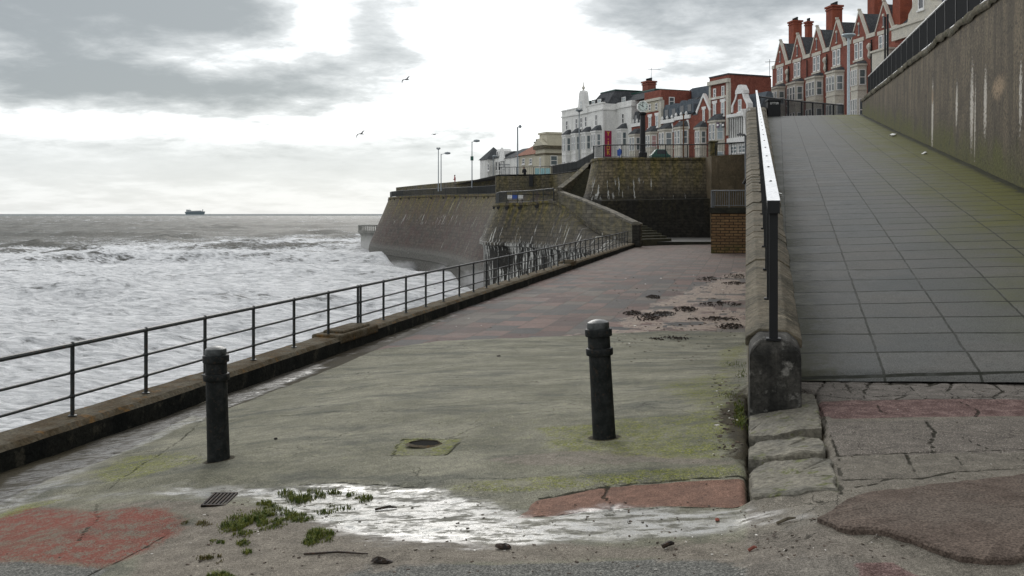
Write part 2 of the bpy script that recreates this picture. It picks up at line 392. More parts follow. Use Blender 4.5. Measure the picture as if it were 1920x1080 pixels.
moss = mx(mask([(1020, 800), (1250, 780), (1390, 780), (1350, 855), (1180, 855), (1030, 840)], 1, .15)*1.0, mask([(755, 823), (870, 822), (835, 850), (722, 852)], .3, .05),
          mask([(820, 912), (980, 893), (1150, 885), (1390, 866), (1400, 880), (1120, 906), (1000, 918), (860, 915)], .4, .06)*.9,
          mask([(170, 882), (240, 855), (330, 850), (400, 866), (300, 885), (210, 908)], .7, .12)*.95, mask([(-40, 975), (50, 935), (120, 930), (20, 965)], .3, .05),
          mask([(1230, 720), (1390, 690), (1398, 850), (1300, 800)], 1, .25)*.7, mask([(430, 850), (700, 780), (1100, 740), (1300, 760), (1200, 830), (800, 880), (450, 885)], 1, .5)*.25, mask([(700, 690), (1380, 660), (1380, 740), (900, 770), (560, 780)], 1, .5)*.17,
          mask([(1480, 640), (1510, 700), (1500, 560)], .3, .1), mask([(1404, 822), (1470, 822), (1440, 850), (1404, 862)], .6, .08)*.8, mask([(1404, 880), (1450, 870), (1430, 930), (1404, 932)], .6, .08)*.7,
          mask([(1360, 700), (1400, 660), (1400, 640), (1340, 660)], 1, .15)*.8)
red = mask([(-200, 1052), (-40, 985), (60, 945), (170, 952), (300, 950), (345, 985), (290, 1020), (195, 1054)], .6, .1)
tar = mx(mask([(-300, 1057), (205, 1057), (140, 1100), (-300, 1300)], .15, .03), mask([(700, 1045), (900, 1052), (1200, 1040), (1400, 1036), (1620, 1032), (1650, 1100), (600, 1110), (620, 1062)], .5, .08))
sand = mx(mask([(230, 1080), (300, 1010), (370, 960), (520, 960), (700, 990), (960, 1010), (1180, 1022), (1400, 1000), (1550, 975), (1700, 1030), (1640, 1040), (1200, 1040), (700, 1055), (560, 1110), (100, 1110)], .9, .15),
          mask([(900, 860), (1080, 842), (1180, 848), (1390, 856), (1395, 866), (1150, 872), (960, 872)], .7, .06)*.6,
          mask([(60, 945), (330, 935), (480, 945), (500, 1000), (380, 985), (240, 950)], .8, .12)*.7)
pink = mask([(968, 962), (1008, 928), (1120, 907), (1400, 886), (1403, 935), (1250, 938), (1140, 946), (1010, 958)], .2, .03)
gravel = mask([(1550, 792), (1930, 785), (2300, 780), (2300, 850), (1930, 850), (1570, 852)], .12, .03)
redr = mask([(1532, 753), (1760, 751), (2300, 748), (2300, 781), (1760, 783), (1560, 786), (1540, 775)], .15, .03)
redr = mx(redr, mask([(1610, 1045), (1680, 1040), (1740, 1085), (1610, 1085)], .8, .05)*.8, mask([(1400, 937), (1540, 935), (1500, 950), (1400, 952)], .5, .1)*.5)
crz = mask([(1500, 703), (1930, 700), (2300, 700), (2300, 752), (1540, 752), (1500, 730)], .08, .03)
brown = mask([(1533, 968), (1620, 932), (1750, 912), (1920, 896), (2400, 880), (2400, 1060), (1960, 1030), (1850, 1047), (1745, 1022), (1640, 996)], .12, .06)
blocks = mx(mask([(1403, 742), (1530, 740), (1533, 812), (1500, 806), (1450, 818), (1406, 820)], .12, .02), mask([(1412, 826), (1540, 822), (1548, 852), (1470, 857), (1404, 866), (1403, 845)], .15, .02), mask([(1406, 885), (1430, 868), (1560, 862), (1570, 922), (1405, 934)], .15, .02))
dirt_contact = mx(mask([(1398, 738), (1530, 738), (1546, 800), (1562, 915), (1398, 932)], .15, .03), mask([(-60, 935), (60, 878), (200, 815), (370, 757), (600, 672), (615, 690), (385, 785), (230, 850), (100, 915), (0, 960)], .5, .1)*.33, mask([(1330, 790), (1380, 735), (1400, 720), (1402, 860), (1360, 850)], 1, .12)*.95, mask([(-100, 975), (0, 880), (200, 812), (370, 757), (375, 770), (200, 860), (100, 893), (-100, 990)], .35, .05),
          mask([(340, 770), (620, 668), (840, 588), (850, 592), (640, 685), (380, 786)], .2, .05)*.8, mask([(1150, 600), (1280, 585), (1400, 560), (1400, 640), (1200, 628)], 1.2, .2)*.35)
pp_ = GP([(560, 705), (640, 668), (820, 640), (1100, 628), (1400, 612)]) + [(.2, 30), (-9, 30), (-8, 12)]
pav = np.clip(.5+sdf(GX+fx_*.5, GY+fy_*.5, pp_)/.1, 0, 1)
pav = np.where(GY > 21, 1.0, np.where(GX < -.05, pav, 0))
psand = mask([(1040, 632), (1150, 615), (1190, 585), (1250, 560), (1400, 500), (1400, 615), (1200, 625)], 1.5, .3)*.9
psand *= (fbm(GX*1.6, GY*1.2, 3, 55) > .42)
cracks = [[(205, 912), (260, 875), (340, 825), (378, 788), (470, 742), (600, 690)], [(430, 790), (700, 772), (1000, 752), (1395, 732)], [(520, 742), (900, 722), (1250, 700), (1400, 690)],
    [(560, 905), (640, 902), (800, 906)], [(110, 1098), (195, 1056), (290, 1005), (330, 985)], [(150, 1005), (165, 980), (183, 965), (180, 940)],
    [(1000, 957), (1100, 948), (1245, 940), (1400, 937)], [(1010, 925), (1120, 907), (1400, 883)], [(1150, 942), (1130, 920), (1140, 905)], [(170, 850), (290, 845)],
    [(735, 852), (755, 824), (868, 822)], [(722, 853), (834, 851), (870, 822)],
        # right: crazed concrete, joints
    [(1500, 704), (1560, 706), (1640, 705), (1760, 706), (1860, 703), (2100, 700)], [(1500, 735), (1525, 738), (1545, 720), (1560, 706)], [(1525, 738), (1620, 752), (1760, 750), (1860, 745), (2000, 742)],
    [(1560, 706), (1590, 725), (1622, 732), (1640, 705)], [(1622, 732), (1618, 752)], [(1622, 722), (1700, 720), (1740, 726), (1760, 706)], [(1672, 706), (1668, 722)], [(1700, 720), (1715, 735), (1735, 750)], [(1700, 708), (1740, 720), (1790, 712)],
    [(1790, 712), (1775, 735), (1800, 748)], [(1740, 726), (1790, 712), (1850, 716), (1880, 735), (1860, 748)], [(1850, 716), (1830, 700)], [(1880, 735), (1930, 740)], [(1890, 720), (1900, 702)], [(1580, 706), (1600, 745)],
    [(1530, 745), (1545, 780), (1550, 810), (1570, 852), (1575, 925)], [(1560, 852), (1700, 848), (1800, 846), (1960, 842), (2200, 840)], [(1742, 790), (1752, 812), (1745, 830), (1748, 848)], [(1800, 820), (1860, 842), (1880, 848)], [(1700, 850), (1715, 880), (1725, 895)],
    [(1575, 900), (1660, 897), (1725, 895), (1790, 880), (1960, 878)], [(1790, 855), (1815, 878)], [(1600, 912), (1680, 897)], [(1640, 760), (1650, 772), (1700, 780)], [(1800, 755), (1835, 770), (1830, 782)], [(1900, 855), (1930, 868)],
    [(1404, 820), (1470, 816), (1540, 806)], [(1404, 866), (1470, 857), (1548, 852)], [(1403, 745), (1404, 930)], [(1640, 745), (1700, 742), (1680, 750)],
    [(1300, 560), (1295, 500)], [(1240, 600), (1270, 505)]]
CR = [GP(c) for c in cracks]
cd = np.full(GX.shape, 1.0); sel = (GY > 3.5) & (GY < 24)
cd[sel] = pdist(GX[sel]+(fx_*.45)[sel], GY[sel]+(fy_*.45)[sel], CR)
crack = np.clip(1-cd/.12, 0, 1)
# heights: lower channel, raised tarmac patch, sunk joints, lumps
GZ = GZ - low*.03  + np.where(GX < .0, 0, 0) - np.clip(1-cd/.03, 0, 1)*.010 - mask([(1400, 738), (1528, 738), (1544, 800), (1560, 915), (1400, 932)], .05, .03)*.11
GZ += (fbm(GX*3, GY*3, 4, 77)-.5)*.02*(1-wet*.9) + (fbm(GX*.8, GY*.8, 3, 5)-.5)*.03*(1-wet*.5) + sand*(fbm(GX*9, GY*9, 3, 60)-.5)*.022*(1-wet*.7)
GZ -= np.where(sdf(GX, GY, GP([(1404, 880), (1404, 740), (1530, 740), (1560, 860), (1570, 930), (1404, 935)])) > 0, 0, 0)
GZ[(GX > .38) & (GY > 10.1)] -= .6
GZ[(GX < -.0) & (GX > -.35) & (GY < 20)] += 0
def pack(*a): return np.stack([np.clip(v, 0, 1) for v in a], -1)
dirt_contact = np.maximum(dirt_contact, np.clip((.165-ringd)/.05, 0, 1)*.75)  # dark dirt ring at each bollard foot also paints its contact shade
A1 = pack(np.maximum(np.maximum(wet, seep), skirt), moss, red, pav); A2 = pack(sand, dirt_contact, crack, tar); A3 = pack(gravel, pink, brown*0, blocks); A4 = pack(redr, crz, psand, low)
m, t, bs = newmat('ground'); p = t.pos()
def att(n):
    a = t.new('ShaderNodeAttribute', attribute_name=n); c = t.new('ShaderNodeSeparateColor'); t.l.new(a.outputs['Color'], c.inputs[0])
    return c.outputs[0], c.outputs[1], c.outputs[2], a.outputs['Alpha']
wet_, moss_, red_, pav_ = att('m1'); sand_, dirt_contact_, crack_, tar_ = att('m2'); grav_, pink_, brown_, block_ = att('m3'); redr_, crz_, psand_, low_ = att('m4')
nA = t.noise(p, 1.1, 6, .6); nB = t.noise(p, 9, 5, .65); nC = t.noise(p, 70, 3, .7); nD = t.noise(p, 190, 2, .6)
def thr(v, amp=.5, lo=.4, hi=.6):
    return t.sm(t.m('ADD', v, t.m('MULTIPLY', t.m('SUBTRACT', nB, .5), amp)), lo, hi)
col = t.mix(t.sm(nA, .35, .65), (.142, .139, .104), (.222, .214, .165))
brush = t.noise(t.mapv(p, rot=(0, 0, -.22), scale=(2.5, 40, 1)), 1.6, 6, .7)
col = t.mix(t.m('MULTIPLY', t.sm(brush, .45, .7), .16), col, (.085, .085, .062))
col = t.mix(t.m('MULTIPLY', t.sm(t.noise(t.mapv(p, scale=(1, 2.2, 1), loc=(4, 4, 0)), .9, 5, .6), .48, .66), .7), col, (.085, .088, .075))
pit = t.noise(p, 34, 4, .75)
vs_ = t.voro(t.vm('ADD', p, t.vm('SCALE', t.noise(p, 2.2, 5, .65, col=True), .5)), .85, 'DISTANCE_TO_EDGE')
col = t.mix(t.m('MULTIPLY', t.sm(pit, .60, .70), .55), col, (.05, .05, .038)); col = t.mix(t.m('MULTIPLY', t.sm(pit, .40, .30), .5), col, (.30, .29, .24))
col = t.mix(t.m('MULTIPLY', t.sm(vs_, .007, .002), t.m('MULTIPLY', t.sm(nA, .42, .6), .75)), col, (.03, .03, .02))
def lay(col, f, c, k=1.0): return t.mix(t.m('MULTIPLY', f, k), col, c)
# paving beyond
br = t.new('ShaderNodeTexBrick'); t.put(br.inputs['Vector'], t.mapv(p, rot=(0, 0, 1.5708)))
br.inputs['Scale'].default_value = 1; br.inputs['Brick Width'].default_value = .9; br.inputs['Row Height'].default_value = .6; br.inputs['Mortar Size'].default_value = .012
br.offset = .5; br.inputs['Bias'].default_value = 0
t.put(br.inputs['Color1'], (0, 0, 0)); t.put(br.inputs['Color2'], (1, 1, 1)); t.put(br.inputs['Mortar'], (.5, .5, .5))
bf = t.sep(br.outputs[0])[0]
pc = t.new('ShaderNodeValToRGB'); t.put(pc.inputs[0], bf); pc.color_ramp.interpolation = 'CONSTANT'
pe = pc.color_ramp.elements; pe[0].color = (.125, .078, .066, 1); pe[1].position = .85; pe[1].color = (.06, .058, .058, 1)
for po, c_ in ((.2, (.075, .07, .068, 1)), (.38, (.15, .098, .084, 1)), (.55, (.12, .105, .09, 1)), (.7, (.085, .055, .05, 1))):
    x = pe.new(po); x.color = c_
pvc = t.mix(t.m('MULTIPLY', t.sm(t.noise(p, .5, 4, .6), .4, .65), .45), pc.outputs[0], (.085, .078, .07)); pvc = t.mix(t.m('MULTIPLY', t.sm(t.noise(p, 1.7, 6, .7), .5, .7), .5), pvc, (.05, .045, .042)); pvc = t.mix(t.sm(t.sep(p)[1], 20, 60, 0, .55), pvc, (.17, .135, .118))  # far paving paled pinkish in place of its wet sky sheen
pvc = t.mix(t.m('MULTIPLY', br.outputs[1], .7), pvc, (.045, .042, .035))
pvc = lay(pvc, t.m('MULTIPLY', thr(psand_, 1.6), t.sm(t.noise(p, 6, 6, .75), .36, .5)), (.27, .215, .175), .9)
pvc = t.mix(t.m('MULTIPLY', t.sm(pit, .56, .68), .5), pvc, (.03, .028, .026)); col = lay(col, thr(pav_, .2), pvc)
col = lay(col, thr(pink_, .3), t.mix(nB, (.15, .085, .062), (.21, .13, .10)))
col = lay(col, thr(tar_, .6), t.mix(t.sm(nC, .4, .62), (.095, .095, .088), (.17, .168, .152)))
col = lay(col, thr(sand_, .8, .3, .7), t.mix(nB, (.155, .132, .105), (.205, .185, .158)), .9)
rc = t.mix(t.sm(t.m('ADD', nC, t.m('MULTIPLY', t.m('SUBTRACT', nB, .5), 1.2)), .42, .62), (.22, .055, .04), (.13, .105, .085)); col = lay(col, t.m('MULTIPLY', thr(red_, 1.5, .25, .85), t.sm(nA, .3, .5, .6, 1)), rc, .85)
col = lay(col, thr(crz_, .1), t.mix(nB, (.12, .108, .095), (.18, .165, .15)))
col = lay(col, thr(redr_, .5), t.mix(t.sm(t.m('ADD', nB, t.m('SUBTRACT', nC, .5)), .3, .7), (.11, .066, .06), (.17, .12, .11)))
rgn = t.sm(t.sep(p)[0], -.02, .02)
agg = t.mix(t.sm(t.voro(p, 60), .1, .35), (.36, .33, .29), (.135, .12, .105))
col = lay(col, t.m('MULTIPLY', rgn, t.m('SUBTRACT', 1.0, t.m('MAXIMUM', thr(crz_, .1), thr(redr_, .5)))), t.mix(nB, (.135, .118, .098), (.185, .168, .145)), .8)
col = lay(col, thr(grav_, .2), agg, .85)
col = lay(col, thr(block_, .1), t.mix(t.sm(nB, .35, .65), (.12, .118, .085), (.20, .185, .145)))
col = lay(col, thr(brown_, .1), t.mix(t.sm(nB, .3, .7), (.088, .066, .054), (.125, .095, .078)))
mc = t.mix(t.sm(nC, .4, .62), (.085, .10, .018), (.19, .195, .045))
mfa = t.m('MULTIPLY', thr(moss_, 1.3, .3, .8), t.sm(t.m('ADD', t.noise(p, 5, 5, .7), t.m('MULTIPLY', t.m('SUBTRACT', nC, .5), .6)), .3, .62)); mfa = t.m('MULTIPLY', mfa, t.sm(pit, .36, .56)); col = lay(col, mfa, mc, .9)
col = lay(col, thr(dirt_contact_, .9, .35, .65), t.mix(nC, (.02, .018, .012), (.055, .045, .028)), .95)
crm = t.m('MULTIPLY', t.sm(t.m('ADD', crack_, t.m('MULTIPLY', t.m('SUBTRACT', nB, .5), .30)), .87, .95), t.sm(nA, .3, .55, .65, 1.0))
col = lay(col, crm, (.018, .018, .012), .9)
spk = t.m('MULTIPLY', t.m('MULTIPLY', t.sm(nD, .3, .7, .5, 1.5), t.sm(nC, .3, .7, .72, 1.28)), t.sm(nB, .3, .7, .8, 1.2)); col = t.mix(1.0, col, t.comb(spk, spk, spk), 'MULTIPLY')
vc = t.voro(t.vm('ADD', p, t.vm('SCALE', t.noise(p, 3, 4, .6, col=True), .35)), 3.3, 'DISTANCE_TO_EDGE')
vcm = t.m('MULTIPLY', t.sm(vc, .016, .004), t.m('MAXIMUM', t.m('MULTIPLY', thr(crz_, .1), 1.0), t.m('MULTIPLY', t.m('MULTIPLY', rgn, t.sm(nA, .5, .6)), .8))); col = lay(col, vcm, (.015, .014, .01), .9)
col = t.mix(t.m('MULTIPLY', t.sm(t.noise(p, 23, 4, .7), .6, .75), .35), col, (.05, .045, .035)); lit = t.sm(t.voro(t.mapv(p, loc=(1, 1, 0)), 3.1), .0, .022, 1.0, 0.0); col = lay(col, lit, (.6, .58, .55), .7)
wn = t.noise(t.mapv(p, rot=(0, 0, .25), scale=(.8, 2.6, 1)), 2.2, 8, .68)
wv = t.sm(t.m('ADD', wet_, t.m('MULTIPLY', t.m('SUBTRACT', wn, .5), 1.0)), .24, .66)
wv = t.m('MULTIPLY', wv, t.m('SUBTRACT', 1.0, t.m('MULTIPLY', thr(brown_, .1), 1.0)))
col = t.mix(t.m('MULTIPLY', wv, .45), col, (.045, .043, .04))
t.put(bs.inputs['Base Color'], col)
gr = t.m('MULTIPLY', t.sm(t.noise(t.mapv(p, rot=(0, 0, .3), scale=(1, 2.6, 1)), 4.5, 8, .75), .44, .60), .84); wv = t.m('MULTIPLY', wv, t.m('SUBTRACT', 1.0, gr))
rr = t.mix(wv, t.comb(*[t.sm(nB, .3, .7, .72, .9)]*3), t.comb(*[t.sm(t.noise(p, 14, 5, .7), .35, .7, .12, .42)]*3))
rr = t.mix(t.m('MULTIPLY', thr(pav_, .2), .35), rr, (.38, .38, .38))
t.put(bs.inputs['Roughness'], t.sep(rr)[0])
t.put(bs.inputs['Specular IOR Level'], t.m('ADD', .04, t.m('MULTIPLY', wv, .5)))
hb = t.m('ADD', t.m('MULTIPLY', nB, .5), t.m('ADD', t.m('MULTIPLY', nC, .35), t.m('MULTIPLY', brush, .06)))
hb = t.m('SUBTRACT', hb, t.m('MULTIPLY', crm, 1.2)); hb = t.m('SUBTRACT', hb, t.m('MULTIPLY', t.m('MULTIPLY', br.outputs[1], thr(pav_, .2)), .4))
bn = t.new('ShaderNodeBump'); bn.inputs['Distance'].default_value = .02; t.put(bn.inputs['Height'], hb)
t.put(bn.inputs['Strength'], t.m('SUBTRACT', .7, t.m('MULTIPLY', wv, .62))); t.l.new(bn.outputs[0], bs.inputs['Normal'])
M['ground'] = m
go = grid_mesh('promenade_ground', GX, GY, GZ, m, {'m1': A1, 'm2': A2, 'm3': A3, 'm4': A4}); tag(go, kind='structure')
gi = lambda X, Y: float(GZ[int(np.clip(np.searchsorted(gy, Y), 0, len(gy)-1)), int(np.clip(np.searchsorted(gx, X), 0, len(gx)-1))])
# ------------------------------------------------------------------ sea
SEA = -9.0
nr = 620; na = 520
rad = 18*np.exp(np.linspace(0, math.log(4200/18), nr)); ang = np.linspace(math.radians(-47), math.radians(24), na)
R_, A_ = np.meshgrid(rad, ang, indexing='ij')
Ls = R_*np.sin(A_); Ds = R_*np.cos(A_)
def ridge(ph, sharp): return np.exp(-sharp*(1-np.cos(ph)))
wl1 = (fbm(Ls/60, Ds/60, 3, 11)-.5)*26; env = fbm(Ls/38+9, Ds/22, 3, 31)
H = np.zeros_like(R_)
br1 = ridge((Ds+wl1+Ls*.10)/34*2*math.pi, 2.6)*np.clip((env-.40)*4.0, 0, 1.4)
br2 = ridge((Ds+wl1*.8-Ls*.22)/15*2*math.pi+2, 1.9)*np.clip((fbm(Ls/16+3, Ds/12, 3, 41)-.42)*3.5, 0, 1.2)
br3 = ridge((Ds*.95+Ls*.35+wl1*.3)/6.3*2*math.pi, 1.2)*np.clip((fbm(Ls/8+3, Ds/8, 2, 51)-.40)*3, 0, 1)
fade = np.clip(1.25-R_/2600, .35, 1)
H = (br1*1.7 + br2*.8 + br3*.26)*fade + (fbm(Ls/2.6, Ds/1.7, 4, 61)-.5)*.62*np.clip(1.3-R_/450, .15, 1) + (fbm(Ls/11, Ds/7, 3, 71)-.5)*1.0
dH = np.zeros_like(H); dH[1:] = (H[1:]-H[:-1])/(R_[1:]-R_[:-1])      # slope away from viewer
shore = np.clip(1-(R_-230-Ls*.9)/340, 0, 1)
foam = .16 + 1.02*shore + .55*np.clip(br1-.42, 0, 1) + .30*np.clip(br2-.5, 0, 1) + (fbm(Ls/24, Ds/9, 5, 81)-.5)*.95 + (fbm(Ls/5, Ds/2.2, 4, 91)-.5)*.35
foam -= np.clip(dH, 0, .5)*2.1*np.clip((R_-40)/200, .5, 1)*np.clip(br1*2+br2, 0, 1)
foam += np.clip((150-R_)/150, 0, 1)*.25
foam = np.clip(foam, 0, 1)
Zs = SEA + H; Zs[-1] = SEA
ys, xs = Ls*ST + Ds*CT, Ls*CT - Ds*ST
m, t, bs = newmat('sea water'); p = t.pos()
a = t.new('ShaderNodeAttribute', attribute_name='foam'); fo = t.sep(a.outputs['Color'])[0]
pv = t.mapv(p, rot=(0, 0, -TH), scale=(.55, 1.25, 1))
na_ = t.noise(pv, .9, 7, .68, 1.1); nb_ = t.noise(pv, .16, 5, .6, .6); vor = t.voro(t.vm('ADD', pv, t.vm('SCALE', t.noise(pv, .7, 4, .6, col=True), 2.2)), .75, 'DISTANCE_TO_EDGE')
lace = t.m('SUBTRACT', t.sm(vor, 0.0, .35, .35, -.15), 0)
fv = t.m('ADD', fo, t.m('ADD', t.m('MULTIPLY', t.m('SUBTRACT', na_, .5), 1.25), t.m('ADD', t.m('MULTIPLY', lace, .6), t.m('MULTIPLY', t.m('SUBTRACT', t.noise(pv, 4.5, 6, .75, .8), .5), .9))))
fm = t.sm(fv, .40, .90)
wcol = t.mix(nb_, (.055, .066, .063), (.115, .108, .088)); fcol = t.mix(t.sm(na_, .35, .65), (.56, .575, .59), (.95, .96, .97))
t.put(bs.inputs['Base Color'], t.mix(fm, wcol, fcol))
t.put(bs.inputs['Roughness'], t.m('ADD', .52, t.m('MULTIPLY', fm, .4))); bs.inputs['IOR'].default_value = 1.33
bs.inputs['Specular IOR Level'].default_value = .13
hs = t.m('ADD', t.m('MULTIPLY', t.noise(pv, 1.6, 7, .68, .4), .8), t.m('MULTIPLY', fm, .25))
t.put(bs.inputs['Normal'], t.bump(hs, 1.0, .9)); M['sea'] = m
so = grid_mesh('sea', xs, ys, Zs, m, {'foam': np.stack([foam]*3+[np.ones_like(foam)], -1)}); tag(so, kind='structure')
# far sea to the horizon, its glint put into pale base tones
m, t, bs = newmat('open sea'); p = t.pos(); pv = t.mapv(p, rot=(0, 0, -TH), scale=(.25, 1, 1))
nn = t.noise(pv, .02, 8, .75); t.put(bs.inputs['Base Color'], t.mix(t.sm(nn, .52, .70), (.22, .24, .24), (.42, .44, .44)))
bs.inputs['Roughness'].default_value = .8; bs.inputs['Specular IOR Level'].default_value = .05; bs.inputs['IOR'].default_value = 1.33; t.put(bs.inputs['Normal'], t.bump(t.noise(pv, .05, 8, .8), 1.0, 9.0))
mb = MB(); angs = [math.radians(a_) for a_ in range(-62, 40, 3)]
mb.v = [tuple(wl(r*math.sin(a_), r*math.cos(a_), SEA - (.0 if r > 3900 else .5))) for r in (3800, 9000, 26000) for a_ in angs]; n_ = len(angs)
mb.f = [(j*n_+i, j*n_+i+1, (j+1)*n_+i+1, (j+1)*n_+i) for j in range(2) for i in range(n_-1)]
# the same sheet under everything near (keeps the shore wet from other viewpoints)
so2 = mb.build('sea', m); tag(so2, kind='structure')
# ------------------------------------------------------------------ kerb wall along the promenade edge
def zk(Y): return -2.27 + .006*(Y-9.95)
KX0, KX1 = -7.10, -7.62
ys_ = [-6+i*.24 for i in range(int(73/.24)+1)]
r_ = random.Random(3)
mb = MB(); mt = MB(); ring = []
prof = lambda Y: [(KX0+.0+r_.uniform(-.012, .012), zk(Y)-.75), (KX0+r_.uniform(-.015, .015), zk(Y)-.06), (KX0-.05, zk(Y)+r_.uniform(-.008, .006)), (KX1+.06, zk(Y)+r_.uniform(-.006, .006)), (KX1, zk(Y)-.07), (KX1-.05, -12)]
vs = []; 
for Y in ys_: vs += [(a_, Y, b_) for a_, b_ in prof(Y)]
n6 = 6; fs_face = []; fs_top = []
for i in range(len(ys_)-1):
    for k_ in range(5):
        f = (i*n6+k_, (i+1)*n6+k_, (i+1)*n6+k_+1, i*n6+k_+1)
        (fs_top if k_ in (1, 2, 3) else fs_face).append(f)
kt = thing('sea_wall', (-7.36, 10, zk(10)), 'long low concrete kerb wall with rusty coping running beside the promenade railing', 'sea wall')
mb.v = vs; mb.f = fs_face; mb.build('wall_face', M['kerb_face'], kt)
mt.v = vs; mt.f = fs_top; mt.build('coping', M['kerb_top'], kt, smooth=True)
mb = MB()
for Y0_, ln, hh in ((17.0, 1.9, .05), (41.6, 1.2, .08)):   # raised slabs on the coping
    mb.box(-7.66, -7.075, Y0_, Y0_+ln, zk(Y0_)-.12, zk(Y0_)+hh); mb.box(-7.55, -7.14, Y0_+.25, Y0_+ln-.3, zk(Y0_)+hh-.02, zk(Y0_)+hh+.05)
mb.build('raised_coping_block', M['kerb_top'], kt, bevel=.04)
# promenade railing
rt = thing('promenade_railing', (-7.36, 10, zk(10)), 'long black tubular railing with two midrails on the sea wall coping', 'railing')
posts = []
i = -6
while True:
    u_ = .000791+i*.0000968; Y = (F*(1+T0*T0)*u_ - T0)*7.36
    if Y > 65: break
    posts.append(Y); i += 1
extra = (F*(1+T0*T0)/(1400-676) - T0)*7.36; posts.append(extra)
HR = .80
base = None
for Y in posts:
    z = zk(Y)
    if 21.4 < Y < 24.3: pass
    mb = MB(); mb.tube([(-7.36, Y, z-.02), (-7.36, Y, z+HR)], .024, 10)
    for hz, r0 in ((HR, .034), (.49, .033), (.225, .033)):
        mb.lathe((-7.36, Y, z+hz), [(.012, -r0), (r0*.85, -r0*.55), (r0, 0), (r0*.85, r0*.55), (.012, r0)], 10)
    mb.lathe((-7.36, Y, z), [(.05, 0), (.05, .012), (.028, .02)], 10)
    mb.build('post', M['railiron'], rt, smooth=True)
Ya, Yb = min(posts)-2, max(posts)
for hz, r0 in ((HR, .027), (.49, .018), (.225, .018)):
    mb = MB(); mb.tube([(-7.36, Ya+(Yb-Ya)*k_/40, zk(Ya+(Yb-Ya)*k_/40)+hz) for k_ in range(41)], r0, 8); mb.build('rail', M['railiron'], rt, smooth=True)
# ------------------------------------------------------------------ bollards
def bollard(px, py, H_, lean, label, cap):
    g = gp(px, py); g.z = gi(g.x, g.y)
    b = thing('bollard', g, label, 'bollard', 'bollards across the promenade')
    R = .096*H_/.95; h = H_
    rot = Matrix.Rotation(lean[0], 4, Vector((CT, ST, 0))) @ Matrix.Rotation(lean[1], 4, Vector((-ST, CT, 0)))
    def pf(l): return [(a_*R, c_*h) for a_, c_ in l]
    MB().lathe(g, pf([(.98, -.05), (.99, 0), (.965, .02), (.93, .4), (.91, .70)]), 32, rot).build('shaft', M['iron'], b, smooth=True)
    MB().lathe(g, pf([(1.0, .695), (1.10, .70), (1.13, .71), (1.13, .75), (1.10, .757), (.95, .76)]), 32, rot).build('collar', M['iron'], b, smooth=True)
    MB().lathe(g, pf([(.94, .757), (.93, .86)]), 32, rot).build('neck', M['iron'], b, smooth=True)
    MB().lathe(g, pf([(1.0, .855), (1.12, .86), (1.13, .87), (1.13, .91), (1.1, .92), (.93, .922)]), 32, rot).build('collar', M['iron'], b, smooth=True)
    MB().lathe(g, pf([(.93, .92), (.93, .962), (.88, .975), (.6, .99), (.3, .998), (.02, 1.0)]), 32, rot).build('cap', M[cap], b, smooth=True)
M['capiron'] = rough_mat('pale iron cap', (.014, .018, .018), (.045, .05, .05), 14, .45, .5, .003, fine=60, spec=.45)  # cap iron is paler and glossier than the shaft iron
bollard(410, 862, .95, (.0, -.028), 'dark green round iron bollard at the left, in front of the sea wall railing', 'capiron')
bollard(1133, 819, .95, (.0, -.055), 'black leaning iron bollard near the ramp wall on the mossy slab', 'capiron')
m, t, bs = newmat('patch tarmac'); p = t.pos(); nB = t.noise(p, 9, 5, .65); nC = t.noise(p, 80, 3, .7); nA = t.noise(p, 1.6, 5, .6)
col = t.mix(t.sm(nB, .3, .7), (.088, .068, .056), (.135, .105, .086)); col = t.mix(t.m('MULTIPLY', t.sm(nA, .45, .65), .4), col, (.15, .13, .11))
v = t.sm(nC, .3, .7, .5, 1.5); col = t.mix(1.0, col, t.comb(v, v, v), 'MULTIPLY'); lit = t.sm(t.voro(p, 2.3), .0, .02, 1.0, 0.0); col = t.mix(t.m('MULTIPLY', lit, .8), col, (.6, .58, .55))
t.put(bs.inputs['Base Color'], col); bs.inputs['Roughness'].default_value = .9; bs.inputs['Specular IOR Level'].default_value = .08
t.put(bs.inputs['Normal'], t.bump(t.m('ADD', nB, nC), .7, .012)); M['patch'] = m
rb = random.Random(4)
def patch(name, poly, mat, hgt, jit=.012):
    P = [gp(*q_) for q_ in poly]; pts = []
    for i, a in enumerate(P):
        b = P[(i+1) % len(P)]; n = max(2, int((b-a).length/.035))
        for k in range(n):
            q_ = a.lerp(b, k/n); w_ = (fbm(np.array([q_.x*2.0]), np.array([q_.y*2.0]), 3, 44)[0]-.5)*.10; pts.append(Vector((q_.x+rb.uniform(-jit, jit)*.5+w_*.4, q_.y+rb.uniform(-jit, jit)*.5+w_, 0)))
    c = sum(pts, Vector())/len(pts); n = len(pts); mb = MB(); rings = []
    for f_, dz in ((1.0, -.05), (1.0, hgt*.75), (.985, hgt), (.85, hgt+.004), (.65, hgt+.006), (.45, hgt+.007), (.22, hgt+.008)):
        rings.append([Vector((q_.x, q_.y, gi(q_.x, q_.y)+dz+(rb.uniform(-.002, .002) if dz > 0 else 0))) for q_ in [c.lerp(v_, f_) for v_ in pts]])
    vs = [q_ for r_ in rings for q_ in r_]+[Vector((c.x, c.y, gi(c.x, c.y)+hgt+.01))]; m_ = len(rings)
    mb.add(vs, [(j*n+k, j*n+(k+1) % n, (j+1)*n+(k+1) % n, (j+1)*n+k) for j in range(m_-1) for k in range(n)]+[((m_-1)*n+k, (m_-1)*n+(k+1) % n, m_*n) for k in range(n)])
    return tag(mb.build(name, M[mat]), kind='structure')
patch('tarmac_patch', [(1536, 966), (1570, 950), (1620, 933), (1750, 913), (1920, 897), (2300, 884), (2300, 1040), (1960, 1032), (1900, 1046), (1850, 1048), (1800, 1040), (1745, 1022), (1640, 996), (1575, 984)], 'patch', .03)
